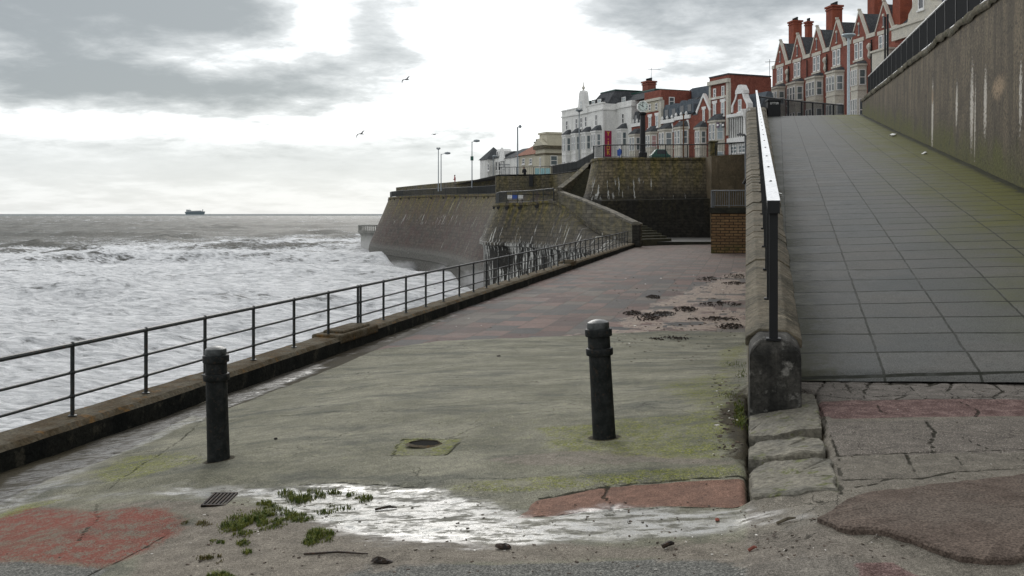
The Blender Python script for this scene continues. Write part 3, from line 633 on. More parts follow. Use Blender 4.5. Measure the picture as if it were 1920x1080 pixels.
M['block'] = rough_mat('worn concrete block', (.135, .128, .105), (.21, .195, .155), 3.0, .9, 1.0, .02, c3=(.115, .125, .045), fine=28)
rb = random.Random(21)
def block(poly, label, thick=.13, dz=.0):
    pts = []; P = [gp(*q_) for q_ in poly]
    for i, a in enumerate(P):
        b = P[(i+1) % len(P)]; n = max(2, int((b-a).length/.045))
        for k in range(n):
            q_ = a.lerp(b, k/n); pts.append(Vector((q_.x+rb.uniform(-.011, .011), q_.y+rb.uniform(-.011, .011), float(g0(q_.x, q_.y))+dz+rb.uniform(-.004, .003))))
    c = sum(pts, Vector())/len(pts); n = len(pts); mb = MB()
    inn = [c.lerp(q_, .955)+Vector((0, 0, .014+rb.uniform(-.003, .003))) for q_ in pts]; in2 = [c.lerp(q_, .5)+Vector((0, 0, .016+rb.uniform(-.006, .006))) for q_ in pts]
    bot = [q_-Vector((0, 0, thick)) for q_ in pts]
    mb.add(bot+pts+inn+in2+[c+Vector((0, 0, .016))], [(j*n+k, j*n+(k+1) % n, (j+1)*n+(k+1) % n, (j+1)*n+k) for j in range(3) for k in range(n)]+[(3*n+k, 3*n+(k+1) % n, 4*n) for k in range(n)])
    tag(mb.build('concrete_block', M['block'], org=c), label, 'concrete block', 'broken blocks at the foot of the ramp wall')
block([(1404, 744), (1528, 742), (1534, 770), (1540, 802), (1478, 810), (1450, 816), (1406, 817)], 'pale broken concrete block directly below the end pier')
block([(1420, 830), (1470, 827), (1540, 824), (1548, 838), (1545, 850), (1472, 855), (1425, 862), (1405, 861), (1405, 843)], 'narrow mossy middle block between two wide dark gaps')
block([(1407, 889), (1430, 870), (1500, 864), (1559, 862), (1567, 895), (1568, 920), (1500, 926), (1408, 932)], 'greenish rough block nearest the camera, beside the puddle')
#PART3
# ------------------------------------------------------------------ ramp, its parapet wall and the tall wall
def rz(X, Y): return -1.497 + .1335*(Y-9.77) + .03*max(0, 1-(Y-9.77)/40)*(X-.5)
Yc = 69.0
def rl(Y): return .42 + .0133*(Y-9.77)          # left edge X
def rr_(Y): return 5.45 + .0295*(Y-9.77)        # right edge X
rr_w = lambda Y: 5.45 + .0295*(Y-9.77)
cl = lambda: None
# ramp surface
nx, ny = 60, 420
yy = 9.77 + (Yc-9.77)*np.linspace(0, 1, ny); X_ = np.zeros((ny, nx)); Y_ = np.zeros((ny, nx)); Z_ = np.zeros((ny, nx))
for j, Y in enumerate(yy):
    xs_ = np.linspace(rl(Y)-.1, rr_(Y)+.25, nx); X_[j] = xs_
    Y_[j] = Y - (xs_-.5)*ST*0.12
    Z_[j] = [rz(x_, Y) for x_ in xs_]
Z_ += (fbm(X_*1.1, Y_*1.1, 3, 8)-.5)*.02
Z_[0] -= .05
m, t, bs = newmat('ramp slabs'); p = t.pos()
sx, sy, sz = t.sep(p)
jit = t.m('MULTIPLY', t.m('SUBTRACT', t.noise(p, 3, 3, .6), .5), .03)
cx_ = t.m('DIVIDE', t.m('ADD', t.m('SUBTRACT', sx, t.m('MULTIPLY', sy, .03)), t.m('ADD', jit, -.935)), .82); cy_ = t.m('DIVIDE', t.m('ADD', t.m('ADD', t.m('SUBTRACT', sy, 9.79), t.m('MULTIPLY', sx, -.03)), jit), .72)
def jd(v, w_, soft):
    w_ = w_*1.5
    f = t.m('ABSOLUTE', t.m('SUBTRACT', t.m('FRACT', v), .5)); return t.sm(f, .5-w_-soft, .5-w_)
j1 = jd(cx_, .006, .012); j2 = jd(cy_, .017, .016)
jj = t.m('MAXIMUM', t.m('MULTIPLY', j1, .85), j2)
wn_ = t.new('ShaderNodeTexWhiteNoise', noise_dimensions='2D'); t.put(wn_.inputs['Vector'], t.comb(t.m('FLOOR', cx_), t.m('FLOOR', cy_), 0))
tone = wn_.outputs[0]; nB = t.noise(p, 7, 5, .65); nC = t.noise(p, 90, 3, .7); nA = t.noise(p, .7, 5, .6)
col = t.mix(tone, (.066, .072, .071), (.115, .118, .113)); col = t.mix(t.m('MULTIPLY', t.sm(nA, .4, .65), .45), col, (.115, .108, .095))
col = t.mix(t.m('MULTIPLY', t.sm(nB, .5, .7), .3), col, (.07, .075, .072))
v_ = t.m('MULTIPLY', t.sm(nC, .3, .7, .55, 1.45), t.sm(nB, .3, .7, .8, 1.2)); col = t.mix(1.0, col, t.comb(v_, v_, v_), 'MULTIPLY')
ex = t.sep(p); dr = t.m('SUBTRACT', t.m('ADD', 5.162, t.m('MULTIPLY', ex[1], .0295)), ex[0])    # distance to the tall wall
dl = t.m('SUBTRACT', ex[0], t.m('ADD', .29, t.m('MULTIPLY', ex[1], .0133)))
mo = t.m('MULTIPLY', t.sm(t.m('ADD', dr, t.m('MULTIPLY', t.m('SUBTRACT', nA, .5), 3.5)), 3.4, .3), t.sm(t.noise(p, 2.4, 5, .7), .22, .46))
mo2 = t.sm(t.m('ADD', dl, t.m('MULTIPLY', t.m('SUBTRACT', nB, .5), 1.2)), .55, .05)
col = t.mix(t.m('MULTIPLY', mo, .95), col, t.mix(nB, (.058, .064, .012), (.14, .135, .028))); col = t.mix(t.m('MULTIPLY', mo2, .8), col, (.04, .042, .018))
dirt_contact = t.sm(t.m('ADD', dr, t.m('MULTIPLY', t.m('SUBTRACT', nB, .5), .6)), .32, .05); col = t.mix(t.m('MULTIPLY', dirt_contact, .9), col, (.012, .013, .008))
col = t.mix(t.m('MULTIPLY', jj, t.sm(nB, .25, .5, .55, 1.0)), col, (.016, .018, .012))
lit = t.sm(t.voro(t.mapv(p, loc=(3, 1, 0)), 1.9), .0, .014, 1.0, 0.0); col = t.mix(lit, col, (.6, .58, .55))
t.put(bs.inputs['Base Color'], col); t.put(bs.inputs['Roughness'], t.m('ADD', t.sm(nB, .3, .7, .5, .65), t.m('MULTIPLY', tone, .1))); bs.inputs['Specular IOR Level'].default_value = .08
t.put(bs.inputs['Normal'], t.bump(t.m('SUBTRACT', t.m('ADD', t.m('MULTIPLY', nC, .3), t.m('MULTIPLY', tone, .15)), t.m('MULTIPLY', jj, .25)), .5, .015))
M['ramp'] = m
ro = grid_mesh('ramp', X_, Y_, Z_, m); tag(ro, kind='structure')
ZT = float(rz(1, Yc)) 
# plateau at the top of the ramp
M['grass'] = rough_mat('rough grass', (.05, .065, .02), (.08, .075, .03), 1.5, .95, .8, .05)
M['tarmac'] = rough_mat('tarmac', (.06, .06, .058), (.09, .088, .084), 1.5, .9, .3, .02)
mb = MB(); mb.box(.0, 90, Yc, 260, ZT-6, ZT+.0); tag(mb.build('upper_road', M['tarmac']), kind='structure')
# parapet wall
M['parapet'] = brick_mat('ramp wall stone', (.15, .12, .08), (.11, .09, .06), (.05, .045, .03), 0.55, .28, (0, 1), stain=.6, moss=(0, -2.2, (.07, .075, .02)))
pw = thing('ramp_parapet_wall', (.2, 30, 0), 'sandstone parapet wall with bevelled coping along the left edge of the ramp', 'wall')
def ztop(Y): return rz(.5, Y) + .605
vs = []; fs = []; rows = [8.85+i*.5 for i in range(int((Yc+1-8.85)/.5)+1)]
r_ = random.Random(5)
for Y in rows:
    rt_ = rl(Y)+.02
    vs += [(.015, Y, -3.2), (.015, Y, ztop(Y)-.13), (rt_, Y, ztop(Y)-.13), (rt_, Y, rz(.5, Y)-.7)]
for i in range(len(rows)-1):
    for k_ in range(3): fs.append((i*4+k_, (i+1)*4+k_, (i+1)*4+k_+1, i*4+k_+1))
fs += [(0, 1, 2, 3)]
mb = MB(); mb.v = vs; mb.f = fs; mb.build('wall', M['parapet'], pw)
mb = MB(); Y = 8.98
while Y < Yc+1:
    ln = .55 + r_.uniform(-.05, .05); Y2 = Y+ln-.012; zz = []
    for yq in (Y, Y2):
        zt = ztop(yq)+(r_.uniform(-.012, .012)); rt_ = rl(yq)+.045+r_.uniform(-.01, .01)
        zz.append([(-.012, yq, zt-.15), (-.012, yq, zt-.075), (.10, yq, zt), (rt_-.13, yq, zt), (rt_, yq, zt-.085), (rt_, yq, zt-.16)])
    a_ = zz[0]+zz[1]; mb.add(a_, [tuple(range(5, -1, -1)), tuple(range(6, 12))]+[(k_, (k_+1) % 6, (k_+1) % 6+6, k_+6) for k_ in range(6)])
    Y += ln
mb.build('coping', M['sandstone'], pw, bevel=.012)
# end pier
pz = -1.56
mb = MB(); pr = [(-.0, pz-.25, 8.12), (.47, pz-.25, 8.12), (.46, pz+.36, 8.15), (.40, pz+.47, 8.19), (.05, pz+.47, 8.19), (-.01, pz+.36, 8.15)]
nseg = 9
vs = []
for (dy_, sh) in ((0, 0), (.46, 0)):
    pass
front = [(.012, pz-.25), (.445, pz-.25), (.44, pz+.40), (.42, pz+.45), (.34, pz+.52), (.10, pz+.52), (.03, pz+.45), (.014, pz+.40)]
back = [(a_, b_) for a_, b_ in front]
vs = [(a_*.96+.01, 8.53+(.04 if b_ > pz+.41 else 0)+(.05 if b_ > pz+.5 else 0), b_) for a_, b_ in front] + [(a_, 9.0, b_+.03) for a_, b_ in back]
mb.add(vs, [tuple(range(8)), tuple(range(15, 7, -1))]+[((k_+1) % 8, k_, k_+8, (k_+1) % 8+8) for k_ in range(8)]); mb.build('end_pier', M['pier'], pw, bevel=.02)
# handrail seen end on
hr = thing('ramp_handrail', (.2, 9, ztop(9)), 'long metal handrail with flat silver cap and black posts on the ramp parapet wall', 'handrail')
def hx(Y): return .215 + .0068*(Y-8.5)
Hh = 1.15
Y = 8.66
while Y < Yc:
    zb = ztop(Y); mb = MB(); mb.box(hx(Y)-.035, hx(Y)+.035, Y-.03, Y+.03, zb-.02, zb+Hh-.03)
    mb.box(hx(Y)-.06, hx(Y)+.06, Y-.06, Y+.06, zb-.005, zb+.012); mb.build('post', M['blackpaint'], hr); Y += 1.55
mb = MB(); mc_ = MB(); md = MB(); Y = 8.60; k_ = 0
while Y < Yc:
    L_ = 1.55; Y2 = Y+L_-.01
    for (bm, xw, za, zb_) in ((mc_, .052, -.012, .008), ):
        p8 = [(hx(q_)+sgn*xw, q_, ztop(q_)+Hh+z_) for z_ in (za, zb_) for (q_, sgn) in ((Y, -1), (Y, 1), (Y2, 1), (Y2, -1))]; bm.hexa(p8)
    p8 = [(hx(q_)+sgn*.047, q_, ztop(q_)+Hh+z_) for z_ in (-.10, -.0135) for (q_, sgn) in ((Y, -1), (Y, 1), (Y2, 1), (Y2, -1))]; mb.hexa(p8)
    MB().lathe((hx(Y2), Y2-.02, ztop(Y2)+Hh+.006), [(.012, 0), (.012, .006), (.005, .009)], 8).build('bolt', M['iron'], hr)
    # thin infill bars
    for q0 in (.25, .5, .75):
        q_ = Y+L_*q0; mb.tube([(hx(q_), q_, ztop(q_)), (hx(q_), q_, ztop(q_)+Hh-.05)], .009, 6, False)
    Y += L_; k_ += 1
mb.hexa([(hx(8.6)+sx*.05, q_, z_) for z_ in (ztop(8.6)+Hh-.10, ztop(8.6)+Hh+.004) for (q_, sx) in ((8.585, -1), (8.585, 1), (8.598, 1), (8.598, -1))])
mb.build('rail_and_bars', M['blackpaint'], hr); mc_.build('cap', M['white_metal'], hr)
# bottom rail of the handrail
# tall wall to the right of the ramp
def wt(Y): 
    D = .9742*Y*1.02; return 7.45 - .0465*(68.0-Y)
tw = thing('retaining_wall', (6.5, 40, 2), 'tall stained concrete retaining wall with rough mossy stone coping right of the ramp', 'retaining wall')
m, t, bs = newmat('tall wall concrete'); p = t.pos(); px_, py_, pz_ = t.sep(p)
yz = t.comb(0, py_, pz_)
n1_ = t.noise(yz, .5, 6, .6); n2_ = t.noise(t.mapv(yz, scale=(1, 1.0, .11)), 1.5, 7, .7); n3_ = t.noise(yz, 12, 5, .7); n4_ = t.noise(t.mapv(yz, scale=(1, 1, .35), loc=(0, 3, 1)), .55, 6, .6)
col = t.mix(t.sm(t.m('ADD', n1_, t.m('MULTIPLY', t.m('SUBTRACT', n3_, .5), .4)), .36, .62), (.062, .051, .036), (.148, .12, .08))
col = t.mix(t.m('MULTIPLY', t.sm(t.m('ADD', n2_, t.m('MULTIPLY', t.m('SUBTRACT', n1_, .5), .7)), .42, .64), .75), col, (.045, .038, .028)); col = t.mix(t.m('MULTIPLY', t.sm(n4_, .55, .7), .4), col, (.16, .125, .085))
n5_ = t.noise(t.mapv(yz, scale=(1, 1.6, .12), loc=(0, 1, 5)), 1.3, 4, .6); col = t.mix(t.m('MULTIPLY', t.sm(n5_, .62, .72), .5), col, (.2, .17, .13))
base_h = t.m('SUBTRACT', pz_, t.m('SUBTRACT', t.m('MULTIPLY', py_, .1335), 2.8))
gm = t.sm(t.m('ADD', base_h, t.m('MULTIPLY', t.m('SUBTRACT', n1_, .5), 2.2)), 1.15, .05); col = t.mix(t.m('MULTIPLY', gm, .85), col, t.mix(n3_, (.075, .09, .008), (.16, .16, .02)))
gd = t.sm(t.m('ADD', base_h, t.m('MULTIPLY', t.m('SUBTRACT', n3_, .5), .5)), 1.7, .3); col = t.mix(t.m('MULTIPLY', gd, .5), col, (.035, .033, .024))
for (y_, z_, wy_, wz_) in ((30.5, 3.0, .28, 1.2), (28.6, 2.9, .22, .9), (33, 3.3, .2, .7), (38, 3.4, .25, 1.3), (27, 3.1, .8, .3), (24.6, 2.6, .16, .8), (20.6, 2.3, .5, .12), (30, 2.6, .09, 1.1), (38, 4.1, .2, .3), (22.5, 2.6, .35, .16), (16.9, 2.25, .45, .14)):
    e = t.m('ADD', t.m('POWER', t.m('ABSOLUTE', t.m('DIVIDE', t.m('SUBTRACT', py_, y_), wy_)), 2.0), t.m('POWER', t.m('ABSOLUTE', t.m('DIVIDE', t.m('SUBTRACT', pz_, z_), wz_)), 2.0))
    e = t.m('ADD', e, t.m('MULTIPLY', t.m('SUBTRACT', n3_, .5), 7.5)); col = t.mix(t.sm(e, .9, .4), col, (.5, .47, .42) if wz_ > .5 else (.27, .2, .13))
crk = t.m('ABSOLUTE', t.m('SUBTRACT', t.noise(t.mapv(yz, loc=(0, 3, 9)), .45, 5, .6), .5)); col = t.mix(t.m('MULTIPLY', t.sm(crk, .006, .001), .8), col, (.02, .018, .014))
v_ = t.sm(n3_, .25, .75, .55, 1.45); col = t.mix(1.0, col, t.comb(v_, v_, v_), 'MULTIPLY')
t.put(bs.inputs['Base Color'], col); bs.inputs['Roughness'].default_value = .9; bs.inputs['Specular IOR Level'].default_value = .2
t.put(bs.inputs['Normal'], t.bump(t.m('ADD', n3_, t.m('MULTIPLY', n1_, 2)), .5, .03)); M['tallwall'] = m
rows = [6+i*.7 for i in range(int((69-6)/.7)+1)]; vs = []; fs = []
for Y in rows: vs += [(rr_w(Y), Y, -3), (rr_w(Y)+.10, Y, wt(Y)-.22), (rr_w(Y)+.8, Y, wt(Y)-.22), (rr_w(Y)+.8, Y, -3)]
for i in range(len(rows)-1):
    for k_ in range(3): fs.append(((i+1)*4+k_, i*4+k_, i*4+k_+1, (i+1)*4+k_+1))
n_ = len(rows)-1; fs += [(n_*4, n_*4+1, n_*4+2, n_*4+3)]
mb = MB(); mb.v = vs; mb.f = fs; mb.build('wall', M['tallwall'], tw)
M['wallcoping'] = rough_mat('mossy rubble coping', (.06, .055, .035), (.10, .085, .055), 1.8, .95, 1.0, .05, c3=(.055, .06, .018), fine=12)
nyc = 620; nxc = 12; Xc = np.zeros((nyc, nxc)); Yc_ = np.zeros((nyc, nxc)); Zc = np.zeros((nyc, nxc))
for j in range(nyc):
    Y = 6+(69.2-6)*j/(nyc-1)
    for k_ in range(nxc):
        a_ = math.pi*1.25*k_/(nxc-1)-.55; Xc[j, k_] = rr_w(Y)+.36-.36*math.cos(a_); Yc_[j, k_] = Y; Zc[j, k_] = wt(Y)-.17+.2*math.sin(a_)
nn = fbm(Yc_*1.3+Xc*2, Zc*1.3+Xc, 4, 15)-.5; Xc -= nn*.16; Zc += nn*.20
co = grid_mesh('coping', Xc[:, ::-1], Yc_[:, ::-1], Zc[:, ::-1], M['wallcoping']); co.parent = tw; co.matrix_parent_inverse = Matrix.Translation(-Vector((6.5, 40, 2)))
lawn = MB(); lawn.add([(rr_w(6)+.5, 6, wt(6)-.12), (rr_w(69)+.5, 69, wt(69)-.12), (70, 69, wt(69)+.2), (70, 6, wt(6)+.2)], [(3, 2, 1, 0)]); tag(lawn.build('bank', M['grass']), kind='structure')
# ------------------------------------------------------------------ generic bar railing
def bar_rail(label, pts, H_, bay, gap, mat, name='railing', group=None, r=.022, barr=.008, endp=True, loc=None, flat=None, top=None):
    """posts, top/bottom rails and one bar infill panel per bay, along a polyline of base points"""
    pts = [Vector(p) for p in pts]; T = thing(name, loc or pts[0], label, 'railing', group)
    for a, b in zip(pts[:-1], pts[1:]):
        L = (b-a).length; nb = max(1, round(L/bay)); 
        for i in range(nb+1):
            if i == nb and not b == pts[-1]: continue
            q = a.lerp(b, i/nb); MB().box(q.x-r, q.x+r, q.y-r, q.y+r, q.z-.03, q.z+H_).build('post', M[mat], T)
        for i in range(nb):
            p0 = a.lerp(b, i/nb); p1 = a.lerp(b, (i+1)/nb); n = max(1, int((p1-p0).length/gap)); mb = MB()
            up = Vector((0, 0, 1)); mb.tube([p0+up*.09, p1+up*.09], barr*1.5, 5)
            for k in range(1, n): q = p0.lerp(p1, k/n); mb.tube([q+up*.09, q+up*(H_-.04)], barr, 4, False)
            mb.build('bar_panel', M[mat], T)
        MB().tube([a+Vector((0, 0, H_)), b+Vector((0, 0, H_))], r*1.15, 8).build('top_rail', M[top or mat], T)
    return T
# railing on the tall wall: bars fine enough to read as dark mesh
M['pale_rail'] = plain('pale top rail', (.62, .63, .63), .35, 0, .8)
pts = [(rr_w(Y)+.38, Y, wt(Y)+.06) for Y in (18, 35, 52, 68)]
TWR = bar_rail('long black barred railing with pale top rail on the tall wall beside the ramp', pts, 1.22, 2.05, .085, 'blackpaint', 'wall_railing', r=.03, barr=.0115, top='pale_rail')
mb = MB(); mb.tube([Vector(p)+Vector((0, 0, .13)) for p in pts], .03, 6); mb.build('bottom_rail', M['pale_rail'], TWR)
mb = MB()
Y = 19
# crest railing, bin, lamp, poles
zc_ = ZT
RC = bar_rail('black barred railing across the top of the ramp in front of the red houses', [at(1424, 219, 67.8), at(1503, 219, 73) - Vector((0, 0, .25)), at(1581, 219, 79) - Vector((0, 0, .45))], 1.35, 2.2, .16, 'blackpaint', r=.045, barr=.021)
q = at(1452, 219.5, 66.5); b_ = thing('litter_bin', q, 'black square litter bin with white lettering at the top of the ramp', 'bin')
fr = Frame(q, (CT, ST, 0), (-ST, CT, 0)); fb = lambda mb, a, b, c, d, e, f_: mb.box(a, b, c, d, q.z+e, q.z+f_, fr)
mb = MB(); fb(mb, -.42, .42, 0, .6, 0, .82); fb(mb, -.42, -.35, 0, .6, .82, 1.02); fb(mb, .35, .42, 0, .6, .82, 1.02); fb(mb, -.35, .35, .54, .6, .82, 1.02); mb.build('body', M['blackpaint'], b_, bevel=.015)
mb = MB(); fb(mb, -.46, .46, -.04, .64, 1.02, 1.14); fb(mb, -.38, .38, .04, .56, 1.14, 1.2); mb.build('lid', M['blackpaint'], b_, bevel=.02)
mb = MB(); text_mesh(mb, 'LITTER', .2, lambda x, y, z: fr(x*.95, -.012-z, q.z+.90+y*1.0), .004); sg = mb.build('lettering', M['white'], b_)
mb = MB(); fb(mb, -.35, .35, .0, .006, .82, 1.0); mb.build('sign_plate', M['blackpaint'], b_)
def lamp(px, ytop, ybase, D, label, kind, mat='lamp_grey', w=.07):
    b = at(px, ybase, D); b.z -= 1.0; zt = (HY-ytop)/F*D; T = thing('street_lamp', b, label, 'street lamp', 'street lamps along the seafront')
    MB().tube([b, b+Vector((0, 0, 1.2)), (b.x, b.y, zt)], [w*1.5, w*1.2, w], 10).build('column', M[mat], T, smooth=True)
    rv = Vector((CT, ST, 0)); tp = Vector((b.x, b.y, zt))
    if kind[0] == 'saucer':
        R = kind[1]; MB().lathe(tp, [(.08, -R*.55), (.25*R, -R*.4), (R*.95, -R*.08), (R, .02), (R*.9, .08), (R*.3, .12), (.05, .14)], 20).build('lantern', M[mat], T, smooth=True)
        mb = MB()
        for k in range(14):
            a = 2*math.pi*k/14; mb.tube([tp+Vector((math.cos(a)*R*.75, math.sin(a)*R*.75, .08)), tp+Vector((math.cos(a)*R*.75, math.sin(a)*R*.75, .08+R*.35))], .02, 4)
        mb.build('spikes', M['blackpaint'], T)
    if kind[0] == 'arm':
        L = kind[1]; MB().tube([tp-Vector((0, 0, .1)), tp+rv*L*.6+Vector((0, 0, .12))], .035, 6).build('arm', M[mat], T)
        MB().lathe(tp+rv*L*.8+Vector((0, 0, .1)), [(.03, -.45), (.16, -.3), (.2, 0), (.14, .35), (.03, .45)], 10, Matrix.Rotation(TH-math.pi/2, 4, 'Z') @ Matrix.Rotation(math.pi/2, 4, 'X') if False else Matrix.Rotation(math.pi/2, 4, Vector((-ST, CT, 0)))).build('lantern', M[mat], T, smooth=True)
    if kind[0] == 'disc':
        R = kind[1]; c_ = tp+rv*R*1.5+Vector((0, 0, R*.3)); MB().tube([tp-Vector((0, 0, .1)), tp+rv*R*.7+Vector((0, 0, R*.2))], .04, 6).build('arm', M[mat], T)
        MB().lathe(c_, [(.02, -R), (.6*R, -R*.8), (R, -R*.1), (R, .1*R), (.6*R, .8*R), (.02, R)], 16).build('lantern', M[mat], T, smooth=True)
    return T
lamp(1591, 66, 219, 86, 'pale blue lamp column with a round saucer lantern in front of the red gabled houses', ('saucer', .60), 'lamp_pale', .11)
lamp(1086, 207, 300, 132, 'slender grey lamp column with a spiked saucer lantern in front of the white hotel', ('saucer', .5), 'lamp_grey', .07)
lamp(822, 279, 346, 150, 'thin lamp column with a bowl lantern, left one of the pair on the far bastion', ('saucer', .33), 'lamp_grey', .06)
lamp(827, 288.5, 345, 146, 'thin lamp column with a straight arm, right one of the pair on the far bastion', ('arm', 1.15), 'lamp_grey', .06)
lamp(885, 265.5, 338, 138, 'lamp column with a short arm and a small green sign box on its pole', ('arm', .8), 'lamp_grey', .06)
bx = at(885, 297, 137.8); T_ = bpy.data.objects[-1]
mb = MB(); f3 = Frame(bx, (CT, ST, 0), (-ST, CT, 0)); mb.box(-.2, .2, -.2, .16, bx.z-.28, bx.z+.28, f3)
for o in bpy.data.objects:
    if o.get('label', '').startswith('lamp column with a short arm'): mb.build('sign_box', M['green'], o)
lamp(970.5, 238, 331, 122, 'tall dark lamp column with a round globe lantern in front of the cream building', ('disc', .2), 'lamp_grey', .08)
lamp(925, 294, 330, 170, 'small distant lamp column in front of the white cottages', ('arm', .3), 'lamp_grey', .06)
for (x_, y0_, lab) in ((1659.5, 33, 'left and shorter of two black poles behind the ramp wall railing'), (1664.5, 28, 'right and taller of two black poles behind the ramp wall railing')):
    b = at(x_, 120, 76); b.z = wt(69)-.3; T = thing('pole', b, lab, 'pole', 'black poles'); MB().tube([b, (b.x, b.y, (HY-y0_)/F*76)], .075, 10).build('shaft', M['blackpaint'], T)
    MB().lathe((b.x, b.y, (HY-y0_)/F*76), [(.09, 0), (.09, .05), (.02, .08)], 10).build('cap', M['blackpaint'], T)
# ------------------------------------------------------------------ sea bastions and end walls
UR = (CT, ST)
def sweep(pts, prof):
    """pts: [(L,D)], prof(i)-> [(outward, z)]; outward is left of travel"""
    P = [Vector((a, b)) for a, b in pts]; out = []
    for i, p_ in enumerate(P):
        a = P[max(i-1, 0)]; b = P[min(i+1, len(P)-1)]; tdir = (b-a).normalized(); nrm = Vector((-tdir.y, tdir.x))
        out.append([wl(p_.x+nrm.x*o, p_.y+nrm.y*o, z) for o, z in prof(i)])
    m_ = len(out[0]); vs = [q for r in out for q in r]
    fs = [(i*m_+k, i*m_+k+1, (i+1)*m_+k+1, (i+1)*m_+k) for i in range(len(P)-1) for k in range(m_-1)]
    mb = MB(); mb.add(vs, fs)
    ln = [0]
    for a, b in zip(P[:-1], P[1:]): ln.append(ln[-1]+(b-a).length)
    mb.sz = [(ln[i], q.z, 0) for i, r in enumerate(out) for q in r]; return mb, out
def smooth_path(pts, n=6):
    """Catmull-Rom through (L,D,extra...) tuples"""
    out = []
    for i in range(len(pts)-1):
        p0 = pts[max(i-1, 0)]; p1 = pts[i]; p2 = pts[i+1]; p3 = pts[min(i+2, len(pts)-1)]
        for k in range(n):
            u = k/n; out.append(tuple(.5*((2*b)+(-a+c)*u+(2*a-5*b+4*c-d_)*u*u+(-a+3*b-3*c+d_)*u**3) for a, b, c, d_ in zip(p0, p1, p2, p3)))
    out.append(tuple(pts[-1])); return out
def xD(x, D, *e): return ((x-960)/F*D, D, *e)
def wallmat(name, c1, c2, cm, ztop_, zlo, drips, mossamt, lowcol, bw=.6, bh=.3, blackband=None, base_pale=None):
    m, t, bs = newmat(name); p = t.pos(); z = t.sep(p)[2]; s_ = t.vm('DOT_PRODUCT', p, (CT, ST, 0))
    if name in ('far bastion stone', 'near bastion stone', 'clock terrace stone'):
        aa = t.new('ShaderNodeAttribute', attribute_name='sz'); s_ = t.sep(aa.outputs['Vector'])[0]
    P2 = t.comb(s_, z, 0)
    b = t.new('ShaderNodeTexBrick'); t.put(b.inputs['Vector'], P2); b.inputs['Scale'].default_value = 1; b.inputs['Brick Width'].default_value = bw; b.inputs['Row Height'].default_value = bh
    b.inputs['Mortar Size'].default_value = .035; b.inputs['Mortar Smooth'].default_value = .4; t.put(b.inputs['Color1'], c1); t.put(b.inputs['Color2'], c2); t.put(b.inputs['Mortar'], tuple(.5*u_+.5*v_ for u_, v_ in zip(cm, c2)))
    n1 = t.noise(P2, .22, 6, .6); n2 = t.noise(t.mapv(P2, scale=(1, .12, 1)), 1.1, 5, .65); n3 = t.noise(P2, 3.2, 5, .7); n4 = t.noise(t.mapv(P2, loc=(4, 2, 0)), .6, 6, .65)
    col = t.mix(t.m('MULTIPLY', t.sm(n4, .42, .62), .6), b.outputs[0], c1 if lowcol is None else lowcol)
    top = t.sm(t.m('ADD', z, t.m('MULTIPLY', t.m('SUBTRACT', n1, .5), (ztop_-zlo)*1.1)), zlo, ztop_)     # 1 near top
    mo = t.m('MULTIPLY', t.m('MULTIPLY', t.sm(n2, .38, .62), top), mossamt); col = t.mix(mo, col, t.mix(t.sm(n3, .35, .65), (.045, .048, .010), (.15, .115, .03)))
    if blackband:
        bb = t.m('MULTIPLY', t.sm(t.m('ADD', z, t.m('MULTIPLY', t.m('SUBTRACT', n1, .5), 1.5)), blackband[1], blackband[0]), .85); col = t.mix(bb, col, (.012, .012, .011))
    if base_pale: 
        pb = t.m('MULTIPLY', t.sm(t.m('ADD', z, t.m('MULTIPLY', t.m('SUBTRACT', n3, .5), .6)), base_pale[1], base_pale[0]), .8); col = t.mix(pb, col, base_pale[2])
    if drips:
        for (zl, zh, dens, sc, amt, sh) in drips:
            nd = t.noise(t.mapv(t.comb(t.m('ADD', s_, t.m('MULTIPLY', t.m('SUBTRACT', n3, .5), .25)), z, 0), scale=(1, .10, 1), loc=(sh, 0, 0)), sc, 3, .55); nl = t.noise(t.mapv(P2, loc=(sh, 7, 0)), .18, 3, .5)
            win = t.m('MULTIPLY', t.sm(t.m('ADD', z, t.m('MULTIPLY', t.m('SUBTRACT', n3, .5), 1.2)), zl-.2, zl+.3), t.sm(t.m('ADD', z, t.m('MULTIPLY', t.m('SUBTRACT', n3, .5), 1.4)), zh+.3, zh-.3))
            dd = t.m('MULTIPLY', t.m('MULTIPLY', t.sm(t.m('ADD', nd, t.m('MULTIPLY', t.m('SUBTRACT', nl, .5), .35)), 1-dens, 1-dens+.035), win), amt); col = t.mix(dd, col, (.52, .52, .49))
    v = t.sm(n3, .25, .75, .5, 1.5); col = t.mix(1.0, col, t.comb(v, v, v), 'MULTIPLY')
    t.put(bs.inputs['Base Color'], col); bs.inputs['Roughness'].default_value = .85; bs.inputs['Specular IOR Level'].default_value = .25
    t.put(bs.inputs['Normal'], t.bump(t.m('SUBTRACT', n3, b.outputs[1]), .7, .05)); return m
M['wA'] = wallmat('far bastion stone', (.082, .07, .055), (.045, .038, .033), (.03, .027, .023), 3.0, -2.6, [(-5, 1.6, .36, .55, .35, 0), (-1.6, -.2, .38, 2.4, .75, 4)], 1.0, (.065, .036, .032), 1.0, .45, None, (-6.0, -4.9, (.10, .10, .09)))
M['wB'] = wallmat('near bastion stone', (.088, .076, .055), (.045, .040, .032), (.028, .027, .021), 1.2, -2.3, [(-3.3, -1.0, .38, 3.4, .65, 2), (-9, -2.5, .455, 4.2, .75, 6)], .95, (.05, .046, .04), .7, .32, (-2.9, -2.4))
M['wU'] = wallmat('clock terrace stone', (.155, .128, .085), (.105, .088, .058), (.04, .038, .03), 4.6, .2, [(1.2, 2.8, .38, 5.0, .7, 3)], .75, (.055, .05, .04), .55, .26, (.9, 2.7))
M['wD'] = wallmat('dark lower stone', (.022, .021, .018), (.034, .032, .027), (.008, .008, .007), 1, -2, None, .12, None, .45, .22)
